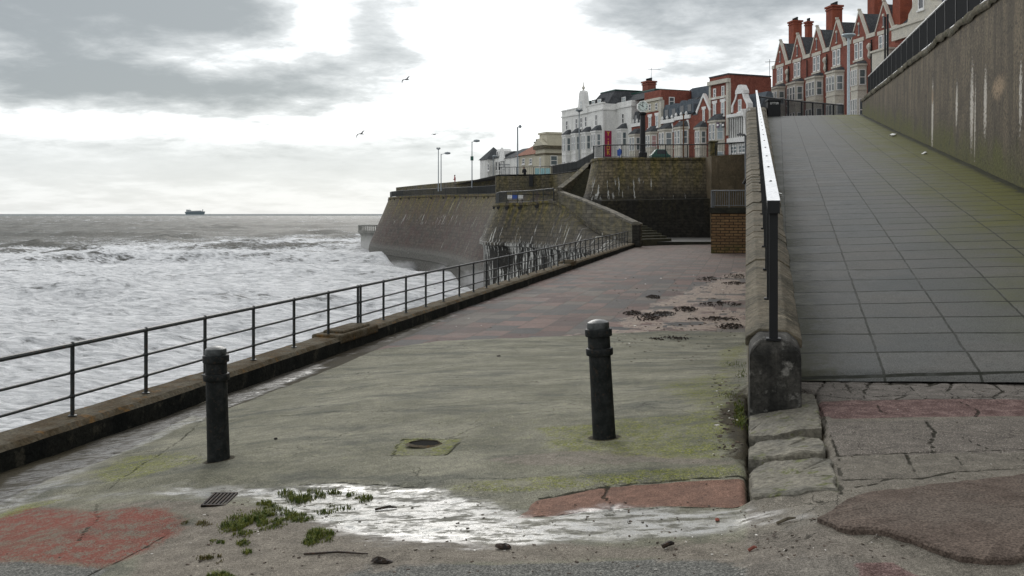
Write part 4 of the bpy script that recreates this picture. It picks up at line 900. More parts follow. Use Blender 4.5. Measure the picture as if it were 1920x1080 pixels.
M['wP'] = wallmat('rear parapet stone', (.125, .11, .082), (.09, .082, .062), (.05, .045, .035), 5, 0, None, .6, (.09, .085, .07), .6, .3)
M['wP2'] = wallmat('parapet stone', (.105, .095, .072), (.075, .068, .052), (.035, .033, .026), 2, -2.5, None, .75, (.06, .055, .045), .6, .3)
M['wL'] = rough_mat('brown render', (.135, .105, .065), (.10, .08, .05), .9, .9, .4, .03, c3=(.165, .13, .085), streak=2.2, streakc=(.075, .062, .04))
M['yellowbrick'] = brick_mat('yellow brick', (.25, .155, .075), (.185, .105, .05), (.035, .028, .02), .46, .155, (CT, ST), stain=.45, stainc=(.09, .06, .035), moss=(-1.5, -2.2, (.06, .065, .02)), mort=.16)
M['slabstone'] = rough_mat('dark slab edge', (.02, .02, .016), (.035, .035, .025), 2, .9, .6)
M['paving'] = rough_mat('pale landing', (.13, .125, .115), (.10, .097, .09), 1, .6, .3)
# far bastion
pA = smooth_path([xD(1075, 100, 2.2), xD(1000, 106, 2.3), xD(945, 117, 2.4), xD(922, 126, 2.45), xD(905, 133, 2.55), xD(868, 146, 2.75), xD(825, 158, 2.9), xD(780, 170, 3.0), xD(748, 181, 3.05), xD(731, 192, 3.1), xD(731, 203, 3.1), xD(748, 215, 3.1), xD(800, 228, 3.1)], 6)
TA = thing('far_bastion', wl(*pA[20][:2], 0), 'big curved dark sea bastion with sloping stained face, farthest left of the walls', 'sea wall')
profA = lambda i: [(-.6, pA[i][2]), (.12, pA[i][2]), (.12, pA[i][2]-.25), (0, pA[i][2]-.3), (1.15, 0), (2.3, -2.6), (3.4, -5.2), (3.75, -6.0), (3.9, -7.0), (3.75, -7.1), (3.8, -12)]
mb, rA = sweep([p_[:2] for p_ in pA], profA); mb.build('battered_face', M['wA'], TA, smooth=False)
mb = MB()
for i in range(20, len(pA)-6, 3):
    r = rA[i]; c2 = r[3]; MB().box(c2.x-.12, c2.x+.22, c2.y-.3, c2.y+.1, c2.z-.3, c2.z-.05).build('weep_hole', M['blackpaint'], TA)
bar_rail('long dark railing round the edge of the far curved bastion', [rA[i][0] + (rA[i][1]-rA[i][0])*.5 for i in range(14, 61, 3)], 1.05, 4.6, .16, 'railiron', r=.03, barr=.016)
# walkway behind and upper wall
inner = [wl(p_[0]+5.0, p_[1]+1.5, p_[2]-.02) for p_ in pA]; outer = [r[1] for r in rA]
mb = MB(); n_ = len(pA); mb.add([Vector((v.x, v.y, v.z-.02)) for v in outer]+inner, [(i, i+1, n_+i+1, n_+i) for i in range(n_-1)]); tag(mb.build('bastion_walk', M['paving']), kind='structure')
upw = [(742.5, 351.5, 196), (765, 349, 190), (800, 345.5, 176), (845, 341.5, 163), (886, 337.5, 151), (928, 333.5, 138), (930, 330.5, 117.5), (1000, 329.5, 117), (1036, 327.5, 116.5), (1081, 322, 104), (1110, 309, 96)]
TU = thing('upper_terrace_wall', at(930, 345, 118), 'long weathered stone wall along the upper terrace behind the two bastions', 'wall')
mb = MB()
for (a, b) in zip(upw[:-1], upw[1:]):
    P0 = at(*a); P1 = at(*b); dv = (P1-P0); nv = Vector((-dv.y, dv.x, 0)).normalized()*.45
    if nv.dot(Vector((-ST, CT, 0))) < 0: nv = -nv
    lo = -3.5 if a[2] < 120 else 0.0
    mb.hexa([Vector((q.x, q.y, lo)) for q in (P0, P1, P1+nv, P0+nv)]+[P0, P1, P1+nv, P0+nv])
mb.build('wall', M['wP'], TU)
mb = MB(); P0 = at(998.5, 345, 116.8); mb.box(P0.x-.35, P0.x+.1, P0.y-.25, P0.y, P0.z-.3, P0.z+1.1); mb.build('slit', M['blackpaint'], TU)
bar_rail('railing along the upper terrace wall in front of the cream building', [at(x, y, D)+Vector((0, 0, 0)) for x, y, D in ((937, 330, 117.6), (1000, 329, 117.1), (1034, 327.5, 116.7))], 1.0, 2.2, .2, 'railiron', r=.03, barr=.013)
bar_rail('dark railing climbing the terrace wall toward the clock corner', [at(x, y, D) for x, y, D in ((1036, 327.5, 116.3), (1081, 322, 103.9), (1112, 308, 95))], 1.05, 2.2, .12, 'railiron', r=.03, barr=.014)
T_ = thing('wind_screen', at(937, 331, 119), 'grey mesh enclosure at the left end of the upper terrace railing', 'screen'); mb = MB(); f3 = Frame(at(937, 331, 119), (CT, ST, 0), (-ST, CT, 0)); z0_ = at(937, 331, 119).z
for k in range(9): mb.box(k*.14, k*.14+.05, 0, .03, z0_, z0_+1.45, f3)
mb.box(0, 1.2, -.03, .0, z0_+1.4, z0_+1.47, f3); mb.build('frame', M['grey_metal'], T_)
T_ = thing('glass_windbreak', at(1003, 329, 119), 'row of pale turquoise glass panels behind the terrace railing', 'windbreak'); f3 = Frame(at(1003, 329, 119), (CT, ST, 0), (-ST, CT, 0)); z0_ = at(1003, 329, 119).z
for k in range(3): MB().box(k*.62, k*.62+.54, 0, .04, z0_+.1, z0_+.85, f3).build('panel', M['teal'], T_)
MB().box(0, 1.85, -.02, .06, z0_-.2, z0_+.1, f3).build('base', M['grey_metal'], T_)
# near bastion with parapet stair
pB = smooth_path([xD(1192, 66.5, -1.75), xD(1120, 75, -1.2), xD(1046, 84.5, .95), xD(985, 89.5, .95), xD(945, 92, .95), xD(928.5, 95.5, .95), xD(925, 104, .95), xD(926, 118, .95)], 5)
def profB(i):
    zt = pB[i][2]; s_ = 1.0
    return [(-.5, zt), (.10, zt), (.10, zt-.2), (.0, zt-.25), (.55, min(-.6, zt-.3)), (1.25, -2.55), (1.42, -2.6), (1.42, -2.85), (1.1, -2.95), (1.0, -3.6), (1.05, -12)]
TB = thing('near_bastion', wl(*pB[12][:2], 0), 'stone bastion with mossy batter and white drips, in front of the far bastion', 'sea wall')
mb, rB = sweep([p_[:2] for p_ in pB], profB); mb.build('battered_face', M['wB'], TB)
mb = MB()
for i in range(13, 27, 3): c_ = rB[i][3]; MB().box(c_.x-.15, c_.x+.15, c_.y-.35, c_.y+.0, c_.z-.28, c_.z-.06).build('weep_hole', M['blackpaint'], TB)
fl = [wl(*p_[:2], .93) for p_ in pB[10:]]; mb = MB(); mb.add(fl+[at(1108, 382, 117), at(1108, 382, 86)], [tuple(range(len(fl)+2))]); tag(mb.build('bastion_terrace', M['paving']), kind='structure')
bar_rail('short black railing round the near bastion terrace', [rB[i][0]+(rB[i][1]-rB[i][0])*.4 for i in (11, 14, 17, 20, 24, 28, 33)], 1.05, 2.2, .13, 'railiron', r=.035, barr=.014)
T_ = thing('bench', at(966, 379, 94.5), 'white and blue bench on the near bastion terrace behind its railing', 'bench'); b_ = at(966, 379, 95); f3 = Frame(b_, (CT, ST, 0), (-ST, CT, 0)); z0_ = .95
for k, (mm, a0, a1) in enumerate((('white', -.75, -.28), ('blue', -.26, .26), ('white', .28, .75))): mb = MB(); mb.box(a0, a1, 0, .45, z0_+.40, z0_+.46, f3); mb.box(a0, a1, .42, .47, z0_+.5, z0_+.8, f3); mb.build('seat_panel', M[mm], T_)
for a0 in (-.7, .65): MB().box(a0, a0+.06, .02, .45, z0_, z0_+.40, f3).build('leg', M['iron'], T_)
# parapet of the lower stair
TP = thing('stair_parapet', wl(*xD(1120, 75)[:2], -1), 'sloping stone parapet running down from the near bastion to the promenade', 'wall')
pp = smooth_path([xD(1192, 66.4, 419.0), xD(1150, 71, 399), xD(1120, 75, 386), xD(1080, 80, 370), xD(1046, 84.6, 358)], 3)
mb = MB(); cp = MB(); ps_ = [(a, b, (HY-c)/F*b) for a, b, c in pp]
for (a, b) in zip(ps_[:-1], ps_[1:]):
    P0 = wl(*a); P1 = wl(*b); dv = P1-P0; nv = Vector((-dv.y, dv.x, 0)).normalized()
    if nv.dot(Vector((-ST, CT, 0))) < 0: nv = -nv
    mb.hexa([Vector((q.x, q.y, q.z-2.2)) for q in (P0, P1, P1+nv*.42, P0+nv*.42)]+[Vector((q.x, q.y, q.z-.16)) for q in (P0, P1, P1+nv*.42, P0+nv*.42)])
    cp.hexa([q+Vector((0, 0, -.16)) for q in (P0-nv*.06, P1-nv*.06, P1+nv*.48, P0+nv*.48)]+[q for q in (P0-nv*.06, P1-nv*.06, P1+nv*.48, P0+nv*.48)])
mb.build('wall', M['wP2'], TP); cp.build('coping', M['wP'], TP)
q = wl(*xD(1193, 66.2)[:2], -2.3); mb = MB(); mb.box(q.x-.25, q.x+.25, q.y-.25, q.y+.25, -2.4, -.75); mb.build('end_pier', M['wD'], TP, bevel=.02)
mb = MB(); mb.lathe((q.x, q.y, -.75), [(.38, 0), (.38, .1), (.2, .22), (.05, .25)], 4, Matrix.Rotation(math.pi/4, 4, 'Z')); mb.build('pier_cap', M['wP'], TP)
q = wl(*xD(1048, 85)[:2], 0); mb = MB(); mb.box(q.x-.25, q.x+.25, q.y-.25, q.y+.25, .6, 2.2); mb.build('top_pier', M['wP'], TP, bevel=.02)
# stair steps: lower flight behind parapet, upper flight beside the clock wall
M['step'] = rough_mat('worn steps', (.05, .05, .035), (.075, .07, .045), 3, .9, .5)
TS = thing('stone_steps', at(1080, 380, 90), 'dark stone steps climbing between the terrace walls left of the clock corner', 'steps')
mb = MB(); nst = 19
for k in range(nst):
    z = .93+k*(4.15-.93)/nst; D0 = 87.5+k*.36; hgt = (4.15-.93)/nst
    xl = 1060+ (k/nst)*44; a = wl((xl-960)/F*D0-.9, D0); b = wl((1112-960)/F*D0+.3, D0); c = wl((1112-960)/F*D0+.3, D0+.5); d_ = wl((xl-960)/F*D0-.9, D0+.5)
    mb.hexa([Vector((v.x, v.y, z-.6)) for v in (a, b, c, d_)]+[Vector((v.x, v.y, z+hgt)) for v in (a, b, c, d_)])
mb.build('upper_flight', M['step'], TS); mb = MB()
for k in range(17):
    f_ = k/17; z = -1.9+k*(2.85/17); D0 = 68+f_*17.5; x0 = 1195-f_*143; a = wl((x0-960)/F*D0+.4, D0+.3); b = wl((x0-960)/F*D0+2.7, D0+2.6); dd = Vector((-ST, CT, 0))*1.1-Vector((CT, ST, 0))*.25
    mb.hexa([Vector((v.x, v.y, -3)) for v in (a, b, b+dd, a+dd)]+[Vector((v.x, v.y, z+.17)) for v in (a, b, b+dd, a+dd)])
mb.build('lower_flight', M['step'], TS)
TQ = thing('stair_side_wall', at(1075, 350, 90), 'slanting stone wall on the left side of the upper flight of steps', 'wall')
mb = MB()
for (a, b) in zip([(1048, 357, 86.5), (1078, 334, 91)], [(1078, 334, 91), (1110, 305, 96)]):
    P0 = at(*a); P1 = at(*b); nv = Vector((-CT, -ST, 0))*.5
    mb.hexa([Vector((q_.x, q_.y, 0)) for q_ in (P0, P1, P1+nv, P0+nv)]+[P0, P1, P1+nv, P0+nv])
mb.build('wall', M['wP'], TQ)
# clock terrace wall
pU = smooth_path([xD(1336, 83.2, 0), xD(1250, 83.2, 0), xD(1160, 83.2, 0), xD(1128, 83.6, 0), xD(1113, 85.5, 0), xD(1109, 89, 0), xD(1110, 96, 0)], 5)
TC = thing('clock_terrace_wall', at(1220, 340, 83), 'tall battered brown stone wall with white drips below the street clock', 'wall')
ztc = (HY-295)/F*83.2
mb, rU = sweep([p_[:2] for p_ in pU], lambda i: [(-3.5, ztc), (.10, ztc), (.10, ztc-.22), (.02, ztc-.27), (.25, 3.2), (.55, 1.9), (1.0, .7), (1.0, -.5)])
mb.build('battered_face', M['wU'], TC)
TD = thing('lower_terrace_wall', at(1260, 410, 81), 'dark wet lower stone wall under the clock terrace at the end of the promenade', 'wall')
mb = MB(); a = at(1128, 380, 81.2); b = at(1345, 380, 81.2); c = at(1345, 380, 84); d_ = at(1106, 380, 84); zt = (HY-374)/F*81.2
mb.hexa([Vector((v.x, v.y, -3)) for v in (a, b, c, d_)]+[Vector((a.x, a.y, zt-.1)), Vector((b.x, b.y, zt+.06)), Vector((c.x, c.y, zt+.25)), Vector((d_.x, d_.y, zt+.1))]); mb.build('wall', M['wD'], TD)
mb = MB(); a = at(1128, 380, 81.08); b = at(1345, 380, 81.08); mb.hexa([Vector((v.x, v.y, zt+o)) for o in (-.10, .02) for v in (a, b, b+Vector((-ST, CT, 0))*.3, a+Vector((-ST, CT, 0))*.3)])
# terrace ground
mb = MB(); gpts = [at(1113, 300, 86), at(1340, 300, 83.5), at(1405, 300, 83.5), at(1405, 300, 118), wl(28, 113), wl(0, 176), wl(-8, 190), wl(-12, 176), at(935, 340, 119), at(1036, 340, 118), at(1100, 320, 98)]
mb.add([Vector((p_.x, p_.y, ztc-.03)) for p_ in gpts], [tuple(range(len(gpts)))]); tag(mb.build('upper_promenade', M['tarmac']), kind='structure')
mb = MB(); gpts = [at(930, 340, 139), at(886, 340, 152), at(845, 340, 164), at(800, 340, 178), at(765, 340, 192), at(745, 340, 215), wl(-10, 420), wl(160, 500), wl(60, 110), wl(26, 112), wl(0, 170)]
mb.add([Vector((p_.x, p_.y, 4.2)) for p_ in gpts], [tuple(range(len(gpts)))]); tag(mb.build('seafront_road', M['tarmac']), kind='structure')
# light wall and brick pier
TL = thing('brown_wall', at(1366, 330, 80), 'light brown rendered wall between the dark stone wall and the ramp wall', 'wall')
a = at(1334, 300, 80.6); b = at(1412, 300, 80.6); nv = Vector((-ST, CT, 0)); mb = MB(); zt = (HY-292)/F*80.6
mb.hexa([Vector((v.x, v.y, -3)) for v in (a, b, b+nv*3, a+nv*3)]+[Vector((a.x, a.y, zt)), Vector((b.x, b.y, zt+.18)), Vector((b.x, b.y, zt+.18))+nv*3, Vector((a.x, a.y, zt))+nv*3]); mb.build('wall', M['wL'], TL)
q = at(1335.5, 293, 82); mb = MB(); f3 = Frame(q, (CT, ST, 0), (-ST, CT, 0)); mb.box(-.28, .30, -.6, .3, q.z-.3, q.z+1.08, f3); TG = thing('stone_gate_pier', q, 'square dark stone pier standing between the two terrace railings right of the clock', 'pier'); mb.build('shaft', M['wP2'], TG)
mb = MB(); mb.box(-.34, .36, -.66, .36, q.z+1.08, q.z+1.2, f3); mb.build('cap', M['wP2'], TG)
TY = thing('brick_pier_block', at(1366, 476, 56), 'yellow brick block with a dark slab top standing against the ramp wall', 'brick structure')
q = at(1333, 476, 56); f3 = Frame((q.x, q.y, 0), (1, 0, 0), (0, 1, 0)); wd = -q.x+.02
zs_ = (HY-400)/F*56; mb = MB(); mb.box(0, wd, 0, 12, -2.6, zs_, f3); mb.build('brickwork', M['yellowbrick'], TY)
mb = MB(); mb.box(-.06, wd, -.08, 12, zs_, zs_+.33, f3); mb.build('slab', M['slabstone'], TY, bevel=.02)
zz = zs_+.33; f4 = lambda a, b: f3(a, b, zz)
bar_rail('weathered grey metal railing on top of the yellow brick block', [f4(.0, 6), f4(.02, .02), f4(wd, .02)], .92, .5 if False else 1.05, .11, 'grey_metal', r=.03, barr=.014)
# black brackets and pipes by the ramp wall
T_ = thing('drain_pipe', at(1400.5, 300, 60), 'white drainpipe rising beside the sloping coping of the ramp wall', 'pipe')
MB().tube([at(1404, 345, 62), at(1402.5, 310, 62), at(1398, 240, 62), at(1397, 217, 62)], .05, 8).build('pipe', M['white'], T_); MB().lathe(at(1398, 214, 62), [(.1, -.3), (.3, .25), (.3, .3), (.05, .3)], 8).build('hopper', M['white'], T_)
T_ = thing('signal_pole', at(1397.5, 300, 60), 'thin grey pole with a small lamp arm beside the ramp wall', 'pole')
MB().tube([at(1399.5, 400, 58), at(1397.5, 255, 58)], .055, 8).build('shaft', M['grey_metal'], T_); MB().tube([at(1398, 255, 58), at(1386, 250, 58)], .05, 8).build('arm', M['grey_metal'], T_); MB().box(*[v for v in (at(1390, 252, 58).x-.22, at(1390, 252, 58).x+.22, at(1390, 252, 58).y-.1, at(1390, 252, 58).y+.1, at(1390, 254, 58).z, at(1390, 251, 58).z)]).build('lantern', M['grey_metal'], T_)
T_ = thing('wall_bracket', at(1399, 338, 45), 'short black slanting bracket sticking out beside the ramp wall', 'bracket')
MB().tube([at(1394, 345, 45), at(1404, 328, 45)], .07, 8).build('bar', M['blackpaint'], T_); MB().box(*[v for v in (at(1405, 328, 45).x-.05, at(1405, 328, 45).x+.1, at(1405, 328, 45).y-.1, at(1405, 328, 45).y+.1, at(1405, 333, 45).z, at(1405, 324, 45).z)]).build('fixing', M['iron'], T_)
# terrace railings
yb = 294
bar_rail('black barred railing along the top of the clock terrace wall', [at(1113, 296.5, 86.5), at(1132, 296, 84.2), at(1166, 295.5, 83.5), at(1330, 295, 83.5)], 1.05, 2.0, .13, 'blackpaint', r=.04, barr=.012)
bar_rail('black railing on the brown wall right of the stone gate pier', [at(1342, 292.5, 80.9), at(1400, 289.5, 80.9)], .98, 1.0, .13, 'blackpaint', r=.04, barr=.012)
# landing and step at the end of the promenade
mb = MB(); a = at(1196, 455, 69.5); b = at(1340, 455, 69.5); c = at(1345, 455, 82); d_ = at(1150, 455, 82); mb.hexa([Vector((v.x, v.y, -3)) for v in (a, b, c, d_)]+[Vector((v.x, v.y, -1.92)) for v in (a, b, c, d_)]); tag(mb.build('landing', M['paving']), kind='structure')
mb = MB(); mb.hexa([Vector((v.x, v.y, z_)) for z_ in (-2.6, -1.935) for v in (at(1196, 455, 69.42), at(1340, 455, 69.42), at(1340, 455, 69.49), at(1196, 455, 69.49))]); T_ = mb.build('step_riser', M['slabstone']); tag(T_, 'long low dark step across the far end of the promenade', 'step')
# far sea platform
T_ = thing('sea_platform', at(692, 430, 236), 'low pale concrete platform with a balustrade beyond the far bastion in the surf', 'platform')
c_ = at(712, 430, 240); R = (712-671)/F*240; z = (HY-432)/F*240
MB().lathe((c_.x, c_.y, 0), [(R*.86, -11), (R*.86, z-1.2), (R*.95, z-.6), (R, z-.5), (R, z), (.1, z)], 40).build('deck', M['pale_concrete'], T_)
mb = MB()
for k in range(60): a = 2*math.pi*k/60; mb.tube([(c_.x+R*.96*math.cos(a), c_.y+R*.96*math.sin(a), z), (c_.x+R*.96*math.cos(a), c_.y+R*.96*math.sin(a), z+1.1)], .10, 5, False)
mb.build('balustrade', M['pale_concrete'], T_); mb = MB(); mb.tube([(c_.x+R*.96*math.cos(a), c_.y+R*.96*math.sin(a), z+1.15) for a in [2*math.pi*k/60 for k in range(61)]], .14, 6); mb.build('handrail', M['pale_concrete'], T_)
#PART4
# ------------------------------------------------------------------ building toolkit
class Facade:
    """vertical plane n.p = c in camera-level (L,D) axes; s runs to the right along it"""
    def __init__(s, c, nl, nd): k = math.hypot(nl, nd); s.n = (nl/k, nd/k); s.c = c/k
    def D(s, x, off=0): return (s.c-off)/(s.n[0]*(x-960)/F+s.n[1])
    def sz(s, x, y, off=0):
        D = s.D(x, off); L = (x-960)/F*D; return (L*s.n[1]-D*s.n[0], (HY-y)/F*D)
    def S(s, x, off=0): return s.sz(x, 0, off)[0]
    def fr(s, a, b, z):     # a along, b inward, z
        L = s.n[1]*a + s.n[0]*(s.c+b); D = -s.n[0]*a + s.n[1]*(s.c+b); return wl(L, D, z)
FB = Facade(74.5, 1, .426); FR = Facade(57.4, 1, .18)
def win(T, fr, a0, a1, z0, z1, off, pane='glass', bars=1, head=None, sill=True, fmat='frame', fw=.11, group=None):
    """window: frame ring + glazing bar, pane as sub-part; off = inward position of wall face"""
    mb = MB(); o1 = off-.07; o2 = off-.005
    mb.box(a0, a0+fw, o1, o2, z0, z1, fr); mb.box(a1-fw, a1, o1, o2, z0, z1, fr)
    mb.box(a0+fw, a1-fw, o1+.002, o2, z0, z0+fw, fr); mb.box(a0+fw, a1-fw, o1+.002, o2, z1-fw, z1, fr)
    zm = (z0+z1)/2
    if bars: mb.box(a0+fw, a1-fw, o1+.01, o2, zm-.04, zm+.04, fr)
    if bars > 1: mb.box((a0+a1)/2-.04, (a0+a1)/2+.04, o1+.012, o2, z0+fw, z1-fw, fr)
    if sill: mb.box(a0-.12, a1+.12, off-.16, off-.004, z0-.16, z0-.002, fr)
    w_ = mb.build('window', M[fmat], T)
    mb = MB(); mb.box(a0+fw*.5, a1-fw*.5, o2-.025, o2-.008, z0+fw*.5, z1-fw*.5, fr); mb.build('pane', M[pane], w_)
    if head:
        mb = MB(); mb.box(a0-.2, a1+.2, off-.06, off-.003, z1+.003, z1+.32, fr); mb.build('lintel', M[head], T)
    return w_
def pwin(T, fc, x0, x1, y0, y1, off=0, **k):
    xm = (x0+x1)/2; s0 = fc.S(x0, off); s1 = fc.S(x1, off); z1 = fc.sz(xm, y0, off)[1]; z0 = fc.sz(xm, y1, off)[1]
    return win(T, fc.fr, s0, s1, z0, z1, -off, **k)
class Sub:      # frame of a slanted face between two plan points
    def __init__(s, p0, p1): s.p0 = p0; s.u = (p1-p0).normalized(); s.n = Vector((-s.u.y, s.u.x, 0))
    def __call__(s, a, b, z): q = s.p0 + s.u*a + s.n*b; return Vector((q.x, q.y, z))
def bay(T, fc, x0, xm, x1, zs, out=.9, mat='stone_trim', zb=5.0, nwin=2, roof='slate', pane='glass', roofz=None, cw=.12, z_top=None):
    """canted bay: front x0..xm, right cant xm..x1 (image px); zs list of (z0,z1) window bands"""
    sf0 = fc.S(x0, out); sf1 = fc.S(xm, out); s1 = fc.S(x1, 0)
    if s1 < sf1+.2: s1 = sf1+.2
    s0 = sf0-.55; zt = z_top if z_top is not None else zs[-1][1]+.45
    pl = [(s0, 0), (sf0, -out), (sf1, -out), (s1, 0)]
    mb = MB(); vs = [fc.fr(a, b, z) for z in (zb, zt) for a, b in pl]; mb.add(vs, [(3, 2, 1, 0), (4, 5, 6, 7), (0, 1, 5, 4), (1, 2, 6, 5), (2, 3, 7, 6)])
    B = mb.build('bay', M[mat], T)
    for (zz, hh, ex) in [(zt-.22, .2, .12)]+[(z0-.55, .12, .06) for z0, z1 in zs]:
        vs = [fc.fr(a+(ex if i > 1 else -ex), b-ex if b < 0 else b, z) for z in (zz, zz+hh) for i, (a, b) in enumerate(pl)]; MB().add(vs, [(3, 2, 1, 0), (4, 5, 6, 7), (0, 1, 5, 4), (1, 2, 6, 5), (2, 3, 7, 6)]).build('moulding', M[mat], T)
    mb = MB(); rz_ = roofz or .75; ex = .15; pr = [(a+(ex if i > 1 else -ex), b-ex if b < 0 else b) for i, (a, b) in enumerate(pl)]
    tp = [(s0+.35, 0), (sf0+.3, -out*.25), (sf1-.1, -out*.25), (s1-.2, 0)]
    vs = [fc.fr(a, b, zt+.003) for a, b in pr]+[fc.fr(a, b, zt+rz_) for a, b in tp]; mb.add(vs, [(3, 2, 1, 0), (4, 5, 6, 7), (0, 1, 5, 4), (1, 2, 6, 5), (2, 3, 7, 6)]); mb.build('bay_roof', M[roof], T)
    P1 = fc.fr(sf1, -out, 0); P2 = fc.fr(s1, 0, 0); sb = Sub(P1, P2); Lc = (P2-P1).length
    for z0, z1 in zs:
        wseg = (sf1-sf0)/nwin
        for k in range(nwin): win(T, fc.fr, sf0+k*wseg+wseg*.12, sf0+(k+1)*wseg-wseg*.12, z0, z1, -out, pane='glass', fw=.09, sill=False)
        win(T, sb, Lc*.14, Lc*.88, z0, z1, 0, pane=pane, fw=.1, sill=False)
    return B
def chimney(T, fr, a, b, z0, z1, w=1.2, d=.8, npots=4, mat='chimney'):
    mb = MB(); mb.box(a-w/2, a+w/2, b-d/2, b+d/2, z0, z1, fr); mb.box(a-w/2-.08, a+w/2+.08, b-d/2-.08, b+d/2+.08, z1-.5, z1-.32, fr); mb.box(a-w/2-.14, a+w/2+.14, b-d/2-.14, b+d/2+.14, z1-.2, z1+.02, fr)
    c = mb.build('chimney', M[mat], T)
    for k in range(npots):
        q = fr(a-w/2+w*(k+.5)/npots, b, z1+.02); MB().lathe(q, [(.13, 0), (.11, .3), (.15, .42), (.1, .45)], 8).build('chimney_pot', M['iron'], c)
    return c
def aerial(p, h, label, ang=0):
    T = thing('tv_aerial', p, label, 'aerial', 'rooftop aerials'); MB().tube([p, p+Vector((0, 0, h))], .035, 5).build('mast', M['grey_metal'], T)
    u = Vector((math.cos(ang), math.sin(ang), 0)); v = Vector((-u.y, u.x, 0)); mb = MB(); tp = p+Vector((0, 0, h*.85)); mb.tube([tp-u*.5, tp+u*1.3], .025, 4)
    mb.build('boom', M['grey_metal'], T); mb = MB()
    for k in range(7): c = tp+u*(-.4+k*.27); mb.tube([c-v*.3, c+v*.3], .015, 4)
    mb.build('elements', M['grey_metal'], T)
ZG = 5.0
# ---- cottages and cream building -------------------------------------------------
def sp(fc, x, off=0): return fc.S(x, off)
def newb(name, fc, x, label, cat): p = fc.fr(fc.S(x), 0, ZG); return thing(name, p, label, cat)
T = newb('cottage', FB, 918, 'small white house with a pointed slate turret roof, farthest left of the row', 'house')
s0, s1 = sp(FB, 911.5), sp(FB, 926); zt = FB.sz(918, 300)[1]; zap = FB.sz(922.5, 275)[1]; sm_ = (s0+s1)/2+.2
MB().box(s0, s1, -1.2, 4, ZG-2, zt, FB.fr).build('turret_wall', M['white_render'], T)
mb = MB(); e = .25; mb.add([FB.fr(s0-e, -1.2-e, zt), FB.fr(s1+e, -1.2-e, zt), FB.fr(s1+e, 3, zt), FB.fr(s0-e, 3, zt), FB.fr(sm_, .6, zap)], [(3, 2, 1, 0), (0, 1, 4), (1, 2, 4), (2, 3, 4), (3, 0, 4)]); mb.build('turret_roof', M['slate'], T)
pwin(T, FB, 914.5, 918, 307, 320, 1.2, pane='glass_dark')
s2 = sp(FB, 944); zt2 = FB.sz(935, 296)[1]; MB().box(s1, s2, 0, 8, ZG-2, zt2, FB.fr).build('wall', M['white_render'], T)
for x in (931, 936.5, 941): pwin(T, FB, x-1.7, x+1.7, 303, 320, 0, pane='glass_dark')
zr = FB.sz(935, 284)[1]; mb = MB(); mb.prism([(0, 0)], 0, 0) if False else None
mb = MB(); mb.hexa([FB.fr(s1, -.2, zt2+.004), FB.fr(s2, -.2, zt2+.004), FB.fr(s2, 8, zt2+.004), FB.fr(s1, 8, zt2+.004), FB.fr(s1, 2, zr), FB.fr(s2, 2, zr), FB.fr(s2, 6, zr), FB.fr(s1, 6, zr)]); mb.build('roof', M['slate'], T)
for x in (932, 937.5):
    a = sp(FB, x); z_ = zt2+.3; mb = MB(); mb.prism([(a-.5, z_), (a+.5, z_), (a+.5, z_+.9), (a, z_+1.3), (a-.5, z_+.9)], .1, 2, FB.fr); dm = mb.build('dormer', M['frame'], T); MB().box(a-.25, a+.25, .07, .095, z_+.15, z_+.8, FB.fr).build('pane', M['glass_dark'], dm)
T = newb('cottage', FB, 958, 'white gabled house with a broad dark slate roof left of the cream building', 'house')
s0, s1 = sp(FB, 943), sp(FB, 976); zt = FB.sz(960, 296)[1]; zr = FB.sz(960, 276)[1]
MB().box(s0+.01, s1, -.3, 9, ZG-2, zt, FB.fr).build('wall', M['white_render'], T)
mb = MB(); mb.hexa([FB.fr(s0+.5, -.5, zt+.004), FB.fr(s1, -.5, zt+.004), FB.fr(s1, 9, zt+.004), FB.fr(s0+.5, 9, zt+.004), FB.fr(s0+.6, 3.5, zr), FB.fr(s1, 3.5, zr), FB.fr(s1, 5.5, zr), FB.fr(s0+.6, 5.5, zr)]); rf = mb.build('roof', M['slate'], T)
za = FB.sz(945, 277)[1]; a = sp(FB, 945.5); mb = MB(); mb.prism([(a-1.3, zt-.4), (a+1.3, zt-.4), (a, za)], -.6, -.25, FB.fr); mb.build('gable', M['frame'], T)
pwin(T, FB, 944, 947.5, 301, 315, .3, pane='glass_dark')
chimney(rf, FB.fr, sp(FB, 974), 3.8, zt+1, FB.sz(974, 270)[1], 1.6, 1.4, 3, 'sandstone'); chimney(rf, FB.fr, sp(FB, 962), 4.5, zr-.4, zr+1.0, .6, .5, 2, 'sandstone')
T = newb('cream_building', FB, 1015, 'cream rendered building with pink tiled roof and flat topped block left of the white hotel', 'building')
s0, s1 = sp(FB, 972.5), sp(FB, 1007); zt = FB.sz(990, 291)[1]
MB().box(s0+.01, s1, -.2, 9, ZG-2, zt, FB.fr).build('wall', M['cream'], T)
mb = MB(); zr = FB.sz(1002, 262)[1]+1.3; mb.add([FB.fr(s0-.2, -.6, zt+.004), FB.fr(s1+.2, -.6, zt+.004), FB.fr(s1+.2, 9, zt+.004), FB.fr(s0-.2, 9, zt+.004), FB.fr(s1-.2, 3.6, zr), FB.fr(s1-.2, 5.2, zr)], [(3, 2, 1, 0), (0, 1, 4), (1, 2, 5, 4), (2, 3, 5), (3, 0, 4, 5)]); mb.build('roof', M['tile'], T)
of = 2.4; s2 = FB.S(1004, of); s3 = FB.S(1021, of); zc1 = FB.sz(1021, 272, of)[1]; zc2 = FB.sz(1021, 250, of)[1]
MB().box(s2, s3, -of, 8, ZG-2, zc1, FB.fr).build('front_block', M['cream'], T)
mb = MB(); mb.box(s2-.25, s3+.3, -of-.3, 8.3, zc1-.55, zc1-.05, FB.fr); mb.box(s2-.1, s3+.1, -of-.12, 8.1, zc1-1.5, zc1-1.2, FB.fr); mb.build('cornice', M['sandstone'], T)
